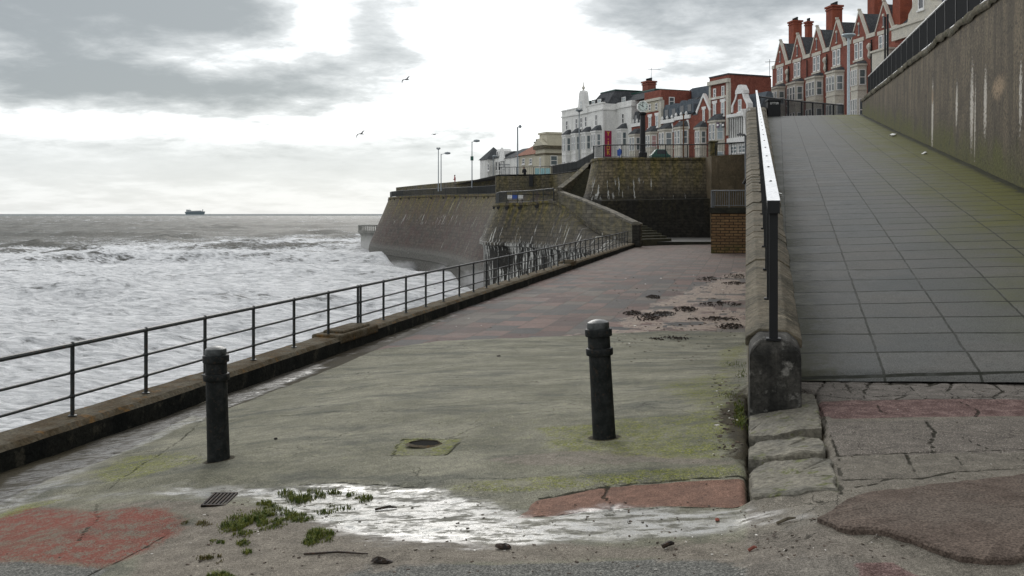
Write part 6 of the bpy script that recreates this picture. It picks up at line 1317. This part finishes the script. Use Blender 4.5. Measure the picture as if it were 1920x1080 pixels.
# ---- small things on the terraces -----------------------------------------------------------------
def simple_frame(x, D, z): q = at(x, 300, D); q.z = z; return q, Frame(q, (CT, ST, 0), (-ST, CT, 0))
def van(x0, x1, D, z, mat, label, cat, h=1.35):
    q, f = simple_frame(x0, D, z); L = (x1-x0)/F*D; T = thing('parked_'+cat, q, label, cat); k = h
    pf = [(0, .3), (L, .3), (L, .75*k), (L*.86, .85*k), (L*.74, 1.25*k), (L*.25, 1.27*k), (L*.08, .9*k), (0, .8*k)]
    MB().prism(pf, 0, 1.7, f).children if False else None
    mb = MB(); mb.prism([(a, z+b) for a, b in pf], 0, 1.7, f); mb.build('body', M[mat], T, bevel=.05)
    mb = MB(); mb.prism([(L*.27, z+.86*k), (L*.78, z+.86*k), (L*.70, z+1.18*k), (L*.30, z+1.19*k)], -.012, -.002, f); mb.build('side_window', M['glass_dark'], T)
    for a in (L*.2, L*.8):
        c = f(a, -.02, z+.3); MB().lathe(c, [(.30, -.1), (.31, -.08), (.31, .08), (.30, .1)], 16, Matrix.Rotation(TH, 4, 'Z') @ Matrix.Rotation(math.pi/2, 4, 'X')).build('wheel', M['blackpaint'], T)
van(1222, 1258, 96, ztc+.1, 'green', 'dark green parked van half hidden behind the clock terrace railing', 'van', 1.1)
van(1146, 1163, 100, ztc-.35, 'blue', 'small blue and white parked car behind the railing, right of the banner', 'car', .9)
van(1174, 1192, 98, ztc-.5, 'yellow', 'small yellow parked car low behind the railing, left of the clock', 'car', .9)
q, f = simple_frame(1161, 90, ztc); T = thing('blue_sign_post', q, 'blue banner sign post behind the terrace railing near the banner', 'sign'); MB().tube([q, q+Vector((0, 0, 1.2))], .04, 6).build('post', M['blue'], T); mb = MB(); mb.prism([(-.15, q.z+.5), (.12, q.z+.5), (.22, q.z+.9), (.12, q.z+1.15), (-.2, q.z+1.0)], -.05, .0, f); mb.build('panel', M['blue'], T)
# people
def person(q, h, lean, coat, label, trousers='darkcloth'):
    """one continuous skinned figure; q ground point, facing local +Y rotated by lean[1]"""
    sc_ = h/1.75; rz = lean[1]; fwd = Vector((-math.sin(rz), math.cos(rz), 0)); rt = Vector((fwd.y, -fwd.x, 0)); b = lean[0]
    def P(x, y, z): return q + rt*x*sc_ + fwd*(y+max(0, z-.95)*b)*sc_ + Vector((0, 0, z*sc_))
    V = [P(0, 0, .95), P(0, 0, 1.2), P(0, .01, 1.42), P(0, .03, 1.54), P(0, .05, 1.66), P(.10, 0, .88), P(.11, .06, .48), P(.11, .0, .06), P(.11, .16, .03), P(-.10, 0, .88), P(-.11, -.05, .48), P(-.12, -.12, .06), P(-.12, .04, .03),
         P(.2, 0, 1.42), P(.26, .02, 1.15), P(.22, .2, 1.02), P(.2, .3, 1.02), P(-.2, 0, 1.42), P(-.26, .02, 1.15), P(-.22, .2, 1.02), P(-.2, .3, 1.02)]
    E = [(0, 1), (1, 2), (2, 3), (3, 4), (0, 5), (5, 6), (6, 7), (7, 8), (0, 9), (9, 10), (10, 11), (11, 12), (2, 13), (13, 14), (14, 15), (15, 16), (2, 17), (17, 18), (18, 19), (19, 20)]
    Rr = [.17, .16, .15, .06, .11, .10, .07, .05, .04, .10, .07, .05, .04, .08, .06, .045, .035, .08, .06, .045, .035]
    me = bpy.data.meshes.new('person'); me.from_pydata([tuple(v-q) for v in V], E, []); o = bpy.data.objects.new('person', me); COL.objects.link(o); o.location = q; ORG[o.name] = q
    md = o.modifiers.new('skin', 'SKIN')
    for k, r in enumerate(Rr): me.skin_vertices[0].data[k].radius = (r*sc_, r*sc_)
    me.skin_vertices[0].data[0].use_root = True; o.modifiers.new('sub', 'SUBSURF').levels = 1; me.materials.append(M[coat])
    tag(o, label, 'person')
    MB().lathe(P(0, .07, 1.66), [(.02*sc_, -.12*sc_), (.08*sc_, -.06*sc_), (.09*sc_, 0), (.03*sc_, .1*sc_)], 8).build('face', M['skin'], o)
    MB().lathe(P(0, .02, 1.69), [(.10*sc_, -.05*sc_), (.118*sc_, .02*sc_), (.09*sc_, .1*sc_), (.02*sc_, .13*sc_)], 10).build('hair', M['darkcloth'], o); return o
q = at(984, 318, 120); q.z = (HY-330)/F*117.6-.55; person(q, 1.7, (.25, TH+2.6), 'darkcloth', 'person in a dark coat leaning behind the upper terrace railing below the cream building')
q = at(853, 335, 165); q.z = (HY-336)/F*165-1.05; person(q, 1.7, (0, TH+1.5), 'redp', 'person in a red top, tiny figure walking on the far seafront road')
# gulls
def gull(x, y, D, L, bank, label, kind=0):
    c = at(x, y, D); T = bpy.data.objects
    u = Vector((CT, ST, 0)); up = Vector((0, 0, 1)); f = Vector((-ST, CT, 0))
    rot = Matrix.Rotation(bank, 3, f)
    def Q(a, b, h): return c + rot @ (u*a*L+f*b*L+up*h*L)
    mb = MB()
    # body lies along +u (to the right), wings sweep up and out
    bd = [Q(-.20, 0, .0), Q(-.14, 0, .01), Q(0, 0, 0), Q(.14, 0, -.01), Q(.27, 0, -.03)]; mb.tube(bd, [.012*L, .05*L, .06*L, .045*L, .02*L], 8)
    pr = [(-.05, .0), (-.04, .10), (.02, .20), (.14, .34), (.24, .42)] if kind == 0 else [(0, .0), (.12, .09), (.25, .11), (.40, .06), (.52, .02)]
    def wing(pts3, ch):
        vs = []
        for (p_, w_) in zip(pts3, ch):
            a = u*w_*L if kind == 0 else f*w_*L
            vs += [p_-a*.5, p_+a*.5, p_+a*.5+up*.012*L, p_-a*.5+up*.012*L]
        fs = []
        for i in range(len(pts3)-1): fs += [(i*4+k, i*4+(k+1) % 4, i*4+4+(k+1) % 4, i*4+4+k) for k in range(4)]
        fs += [(3, 2, 1, 0), tuple(len(vs)-4+k for k in range(4))]; mb.add(vs, fs)
    ch = [.16, .15, .13, .08, .02] if kind == 0 else [.2, .2, .18, .12, .04]
    if kind == 0:
        wing([Q(0, .04, .02), Q(.08, .15, .12), Q(.14, .25, .24), Q(.2, .35, .33), Q(.32, .5, .40)], ch)
        wing([Q(0, -.04, .02), Q(-.14, -.15, .0), Q(-.28, -.28, -.08), Q(-.36, -.36, -.22), Q(-.34, -.5, -.45)], ch)
    else:
        wing([Q(.03, 0, .02), Q(.18, 0, .13), Q(.3, .02, .14), Q(.45, .03, .10), Q(.6, .02, .03)], ch)
        wing([Q(-.03, 0, .02), Q(-.18, 0, .06), Q(-.3, .02, .02), Q(-.40, .03, -.08), Q(-.45, .02, -.2)], ch)
    tag(mb.build('gull', M['gull'], org=c), label, 'bird', 'gulls over the sea')
gull(762, 149, 90, .95, 0, 'dark gull banking with bent wings, upper of the two large ones')
gull(677, 251, 92, .95, 0, 'dark gull banking with bent wings, lower left over the bastion')
gull(814, 252, 110, .85, .0, 'grey gull gliding with arched wings above the lamp columns', 1)
gull(832, 125.5, 260, .8, 0, 'tiny distant gull high right of the banking gull', 1)
# ship
D = 9000; q = at(365, 400, D); q.z = SEA; f = Frame(q, (CT, ST, 0), (-ST, CT, 0)); k = D/F; T = thing('cargo_ship', q, 'grey cargo ship far away on the horizon', 'ship'); zb_ = SEA
hz = (402-398)*k
mb = MB(); mb.prism([(-16*k, zb_), (17.5*k, zb_), (19*k, zb_+4*k+9), (14*k, zb_+4.2*k+9), (-13*k, zb_+3.2*k+9), (-18*k, zb_+3.4*k+9)], -10, 12, f); mb.build('hull', M['ship'], T)
mb = MB(); mb.box(-15.5*k, -11.5*k, -8, 10, zb_+3.2*k+9, zb_+7.5*k+9, f); mb.box(-11*k, -7*k, -7, 9, zb_+3.2*k+9, zb_+6.8*k+9, f); mb.build('superstructure', M['shipw'], T)
mb = MB(); mb.prism([(-6.5*k, zb_+3.3*k+9), (13*k, zb_+3.9*k+9), (12.5*k, zb_+5.8*k+9), (-6*k, zb_+5.2*k+9)], -6, 8, f); mb.build('deck_cargo', M['shipw'], T)
mb = MB(); mb.box(14.6*k, 15.8*k, -2, 2, zb_+4*k+9, zb_+8*k+9, f); mb.box(-9.5*k, -9.1*k, -1, 1, zb_+6*k+9, zb_+9*k+9, f); mb.build('mast', M['ship'], T)
#PART5
# ------------------------------------------------------------------ spray and surf mist
def spray(c, r, dens, seed):
    m = bpy.data.materials.new('spray mist'); m.use_nodes = True; t = NT(m.node_tree); t.n.remove(t.n['Principled BSDF'])
    v = t.new('ShaderNodeVolumePrincipled'); v.inputs['Color'].default_value = (.97, .98, 1, 1); v.inputs['Anisotropy'].default_value = .2
    g = t.sep(t.new('ShaderNodeTexCoord').outputs['Object']); p = t.comb(g[0], g[1], g[2])
    q = t.vm('DIVIDE', p, tuple(r)); rr_ = t.vm('LENGTH', q); n = t.noise(t.mapv(p, loc=(seed, seed, 0)), 1.6/min(r), 5, .65, .4)
    t.put(v.inputs['Density'], t.m('MULTIPLY', t.sm(t.m('ADD', rr_, t.m('MULTIPLY', t.m('SUBTRACT', n, .5), 1.6)), .85, .1), dens))
    t.l.new(v.outputs[0], t.n['Material Output'].inputs['Volume'])
    mb = MB(); mb.lathe((0, 0, 0), [(math.sin(math.pi*k/12)*r[0]+.001, -math.cos(math.pi*k/12)*r[2]) for k in range(13)], 20)
    for i, q_ in enumerate(mb.v): mb.v[i] = (q_[0]+c[0], q_[1]*r[1]/r[0]+c[1], q_[2]+c[2])
    o = mb.build('spray', m, org=c); tag(o, kind='stuff')
for x, y, D, r, dn, sd_ in ((690, 462, 205, (4.0, 4, 3.2), .22, 1), (905, 528, 100, (3.6, 3, 1.7), .4, 5), (760, 500, 158, (9, 4, 1.2), .3, 9), (862, 508, 138, (6, 4, 1.5), .25, 12), (585, 485, 205, (5, 4, 2.2), .35, 15)):
    spray(at(x, y, D), r, dn, sd_)
# ------------------------------------------------------------------ grass, weed, litter on the ground
rg = random.Random(11)
def gq(x, y):
    p = gp(x, y); p.z = gi(p.x, p.y); return p
gm_ = []
for nm, a, b in (('grass', (.045, .075, .012), (.15, .16, .03)), ('dry grass', (.12, .09, .03), (.08, .08, .02))):
    m, t, bs = newmat(nm); n = t.noise(t.pos(), 25, 2, .5); t.put(bs.inputs['Base Color'], t.mix(t.sm(n, .35, .65), a, b)); bs.inputs['Roughness'].default_value = .7; bs.inputs['Specular IOR Level'].default_value = .2; gm_.append(m)
def tuft(spots, label, dry=0, h=.05, dens=1.0):
    h = h*.72; dens = dens*1.25
    mb = MB(); c = gq(*spots[0][:2])
    for x, y, rx, ry in spots:
        n = int(dens*rx*ry*.55)+25
        for _ in range(n):
            a = rg.uniform(0, 6.283); r = rg.random()**.55*rg.choice((1, 1, 1, 1.25)); p = gq(x+math.cos(a)*rx*r, y+math.sin(a)*ry*r); cl_ = vnoise(np.array([p.x*16.]), np.array([p.y*16.]), 4)[0]
            if cl_ < .34: continue
            hh = h*rg.uniform(.35, 1.25)*(1.2-.6*r)*(.4+.9*cl_)
            az_ = rg.uniform(0, 6.283); dx_, dy_ = math.cos(az_), math.sin(az_); w_ = rg.uniform(.0018, .0035); ln = hh*rg.uniform(.3, 1.1)
            q0 = p+Vector((-dy_*w_, dx_*w_, -.005)); q1 = p+Vector((dy_*w_, -dx_*w_, -.005)); m0 = p+Vector((dx_*ln*.35-dy_*w_*.8, dy_*ln*.35+dx_*w_*.8, hh*.65)); m1 = p+Vector((dx_*ln*.35+dy_*w_*.8, dy_*ln*.35-dx_*w_*.8, hh*.65))
            mb.add([q0, q1, m1, m0, p+Vector((dx_*ln, dy_*ln, hh*.95))], [(0, 1, 2, 3), (3, 2, 4)])
    tag(mb.build('grass_tuft', gm_[dry], org=c), label, 'grass', 'grass tufts growing through the wet sand')
tuft([(480, 968, 50, 17), (445, 980, 32, 14), (520, 955, 30, 10), (560, 962, 28, 8), (500, 940, 18, 7)], 'largest spreading clump of grass in the wet sand at lower left', 0, .05, 3)
tuft([(600, 995, 26, 12), (580, 1008, 12, 7)], 'round grass clump alone right of the largest clump', 0, .05, 3)
tuft([(585, 920, 26, 8), (560, 928, 20, 8)], 'dense small grass clump at the puddle edge, behind the largest clump', 0, .05, 3)
tuft([(537, 919, 18, 6)], 'small grass tuft at the puddle edge, left one of its row', 0, .045, 3)
tuft([(627, 915, 14, 4), (660, 921, 12, 5)], 'thin pair of grass tufts in the middle of the puddle edge', 0, .04, 3)
tuft([(684, 927, 19, 7)], 'small grass tuft in the puddle, rightmost of all', 0, .045, 3)
tuft([(637, 942, 24, 6), (610, 950, 18, 5)], 'flat straggling grass tuft between the puddle edge and the round clump', 0, .03, 2)
tuft([(395, 1038, 22, 8)], 'small grass tuft on dry sand, below the largest clump', 1, .045, 3)
tuft([(415, 1076, 28, 8)], 'green grass tuft at the very bottom edge', 0, .05, 3)
tuft([(378, 974, 20, 5), (350, 975, 10, 4)], 'yellowish grass wisps left of the largest clump', 1, .03, 2)
tuft([(462, 1025, 10, 5), (455, 1008, 12, 6), (408, 1008, 14, 6)], 'sparse grass sprigs just below the largest clump', 0, .035, 2)
tuft([(1378, 684, 26, 5), (1390, 700, 10, 8)], 'grass tuft against the ramp wall beside the end pier', 0, .05, 2)
tuft([(1390, 790, 14, 16), (1385, 765, 10, 14)], 'dark grass growing at the foot of the concrete blocks by the ramp wall', 0, .06, 3)
tuft([(1372, 740, 20, 8)], 'low mossy grass patch at the foot of the end pier', 0, .03, 2)
M['weed'] = rough_mat('wrack', (.012, .010, .008), (.035, .022, .013), 20, .7, .8, .01, c3=(.07, .035, .018), fine=60)
def wrack(x, y, rx, ry, label, n=90):
    mb = MB(); c = gq(x, y)
    for _ in range(n):
        a = rg.uniform(0, 6.283); r = rg.random()**.7; p = gq(x+math.cos(a)*rx*r, y+math.sin(a)*ry*r); k = rg.uniform(.03, .11); az_ = rg.uniform(0, 6.283); e = Vector((math.cos(az_), math.sin(az_), rg.uniform(-.1, .35)))
        f_ = Vector((-e.y, e.x, rg.uniform(-.2, .4)))*rg.uniform(.15, .5); hh = rg.uniform(0, .07)*(1-r)
        pts = [p+Vector((0, 0, hh))-e*k*.5, p+Vector((0, 0, hh+.025))+f_*k*.3, p+Vector((0, 0, hh+rg.uniform(0, .03)))+e*k*.5]; mb.tube(pts, [k*.05, k*.16, k*.04], 4)
    tag(mb.build('seaweed_clump', M['weed'], org=c), label, 'seaweed', 'seaweed and rubbish washed onto the paving')
wrack(1212, 597, 26, 6, 'dark seaweed heap on the paving just right of the leaning bollard top'); wrack(1186, 589, 18, 4, 'brown tangle of wrack behind the dark seaweed heap'); wrack(1285, 582, 22, 5, 'black seaweed heap in the middle of the sandy patch', 120)
wrack(1240, 590, 30, 4, 'long thin line of seaweed left of the black heap'); wrack(1330, 524, 24, 4, 'black seaweed clump at the far end of the sandy patch, left part'); wrack(1378, 519, 22, 5, 'black seaweed clump touching the ramp wall at the far sandy patch')
wrack(1375, 532, 22, 3, 'thin dark seaweed streak in front of the far clump by the ramp wall'); wrack(1340, 600, 50, 3, 'long dark seaweed streak running toward the ramp wall'); wrack(1370, 613, 28, 4, 'low rubbish streak near the ramp wall at the slab edge')
wrack(1225, 558, 14, 2.5, 'small isolated seaweed clump in a pale hollow of the paving'); wrack(1350, 572, 40, 4, 'ragged seaweed line by the ramp wall behind the long streak'); wrack(1255, 636, 40, 2, 'thin row of debris along the joint of the concrete slab', 40)
M['stone'] = rough_mat('pebble', (.05, .04, .03), (.12, .09, .07), 30, .9, .4, .005)
M['shell'] = plain('shell', (.6, .57, .52), .6)
mb = MB(); ms = MB()
def bit(mb, p, k):
    R = Matrix.Rotation(rg.uniform(0, 6.28), 3, 'Z') @ Matrix.Rotation(rg.uniform(-.4, .4), 3, 'X'); l_, w_, h_ = k, k*rg.uniform(.25, .7), k*rg.uniform(.15, .45)
    mb.hexa([p+R @ Vector((a*l_*rg.uniform(.6, 1), b*w_*rg.uniform(.6, 1), c*h_)) for c in (-.2, 1) for a, b in ((-1, -1), (1, -1), (1, 1), (-1, 1))])
def scat(n, x0, x1, y0, y1, k0, k1, mm=None):
    for _ in range(n):
        x, y = rg.uniform(x0, x1), rg.uniform(y0, y1); p = gq(x, y)
        if p.x > -.05 and p.x < .4 and p.y > 8: continue
        bit(mm or (ms if rg.random() < .12 else mb), p, rg.uniform(k0, k1))
scat(260, 350, 1400, 930, 1070, .003, .012); scat(120, 1150, 1400, 600, 680, .008, .03); scat(150, 1335, 1400, 700, 860, .006, .022); scat(120, 1400, 1760, 950, 1040, .003, .012)
scat(120, 1150, 1400, 510, 620, .01, .045); scat(60, 0, 1900, 700, 1070, .003, .009); scat(45, 450, 1400, 640, 860, .003, .008); scat(90, 1400, 1900, 700, 930, .003, .010); scat(60, 700, 1300, 470, 640, .01, .03)
tag(mb.build('debris', M['stone']), kind='stuff'); tag(ms.build('shell_fragments', M['shell']), kind='stuff')
def lump(name, x, y, k, mat, label, cat, grp=None, el_=1.0):
    p = gq(x, y); mb = MB(); n = 9; mb.lathe((0, 0, 0), [(k*.5, -.002), (k*.95, k*.25), (k*.8, k*.55), (k*.3, k*.75)], n)
    r2 = random.Random(int(x*7+y)); mb.v = [((a*el_)*(1+r2.uniform(-.25, .25)), b*(1+r2.uniform(-.25, .25)), c*(1+r2.uniform(-.3, .3))) for a, b, c in mb.v]; mb.v = [tuple(Vector(v)+p) for v in mb.v]
    tag(mb.build(name, M[mat], org=p), label, cat, grp)
lump('stone', 943, 1017, .033, 'weed', 'dark lump of stone on the wet sand below the middle of the puddle', 'stone', 'stones', 1.5); lump('stone', 517, 823, .018, 'weed', 'small dark pebble on the slab right of the left bollard', 'stone', 'stones')
lump('stone', 715, 1044, .035, 'weed', 'dark flat lump on the sand near the bottom edge, right of the grass', 'stone', 'stones', 2.0); lump('stone', 1345, 967, .018, 'redbrick', 'small reddish stone in the right part of the puddle', 'stone', 'stones'); lump('stone', 935, 669, .03, 'weed', 'small stone on the slab between the two bollards', 'stone', 'stones', 1.4)
def twig(x0, y0, x1, y1, r, mat, label):
    a = gq(x0, y0); b = gq(x1, y1); a.z += r; b.z += r; m_ = a.lerp(b, .5)+Vector((.01, .01, .008)); tag(MB().tube([a, m_, b], [r, r*1.1, r*.6], 6).build('twig', M[mat], org=a), label, 'twig', 'twigs on the sand')
twig(703, 948, 744, 944, .008, 'weed', 'dark twig lying in the puddle right of the grass'); twig(1242, 1018, 1264, 1014, .012, 'weed', 'short thick dark stick on the sand below the right bollard'); twig(1403, 1023, 1418, 1021, .008, 'redbrick', 'short reddish stick on the sand at lower right'); twig(1456, 974, 1492, 965, .008, 'sandstone', 'pale twig at the right end of the puddle'); twig(570, 1030, 690, 1033, .006, 'weed', 'long thin dark twig below the round grass clump')
# hole and grating
p = gq(797, 834); T = thing('drain_hole', p, 'dark round hole in a mossy square of the concrete slab', 'drain hole')
M['hole'] = plain('hole dark', (.004, .004, .003), .9, 0, .05)
mb = MB(); n = 28; r2 = random.Random(2); rr0 = [(.125+r2.uniform(-.012, .012)) for _ in range(n)]
mb.add([p+Vector((math.cos(6.2832*k/n)*rr0[k], math.sin(6.2832*k/n)*rr0[k]*.9, .010)) for k in range(n)], [tuple(range(n))]); mb.build('hole_shade', M['hole'], T)  # flat dark disc on the slab stands in for shade inside the hole
mb = MB(); vs = [p+Vector((math.cos(6.2832*k/n)*rr0[k]*f_, math.sin(6.2832*k/n)*rr0[k]*.9*f_, z_)) for f_, z_ in ((1.0, .004), (1.0, .018), (1.22, .004)) for k in range(n)]
mb.add(vs, [(j*n+k, j*n+(k+1) % n, (j+1)*n+(k+1) % n, (j+1)*n+k) for j in range(2) for k in range(n)]); mb.build('rim', M['kerb_top'], T)
p = gq(412, 931); T = thing('drain_grate', p, 'rusty square drain grate sitting in the left part of the puddle', 'drain'); f = Frame(p, (CT, ST, 0), (-ST, CT, 0)); mb = MB()
mb.box(-.085, .085, -.16, -.14, p.z-.03, p.z+.012, f); mb.box(-.085, .085, .14, .16, p.z-.03, p.z+.012, f)
for k in range(7): mb.box(-.085+k*.0262, -.085+k*.0262+.013, -.139, .139, p.z-.03, p.z+.011, f)
mb.build('bars', M['weed'], T); MB().box(-.085, .085, -.16, .16, p.z-.05, p.z+.003, f).build('sump', M['hole'], T)
# white litter on the ramp
for (x, y, s_, lab_) in ((1461, 368, .10, 'crumpled white litter on the left edge of the ramp'), (1674, 257, .2, 'small white litter scrap by the tall wall on the upper ramp'), (1734, 290, .12, 'tiny white scrap on the ramp near the tall wall')):
    D = 20.0
    for _ in range(60):
        q = at(x, y, D); z = rz(q.x, q.y); D += (z-q.z)/(.1)*-.35 if False else 0
        e = q.z - z; D = D + e/(.1335-(HY-y)/F)*.8
    q = at(x, y, D); q.z = rz(q.x, q.y)+.02; r2 = random.Random(int(x)); mb = MB(); vs = [q+Vector((math.cos(a)*s_*r2.uniform(.5, 1), math.sin(a)*s_*r2.uniform(.5, 1), r2.uniform(0, s_*.5))) for a in [k*.8 for k in range(8)]]+[q+Vector((0, 0, s_*.7)), q+Vector((0, 0, -.01))]
    mb.add(vs, [(k, (k+1) % 8, 8) for k in range(8)]+[((k+1) % 8, k, 9) for k in range(8)]); tag(mb.build('litter', M['white'], org=q), lab_, 'litter', 'scraps of litter')
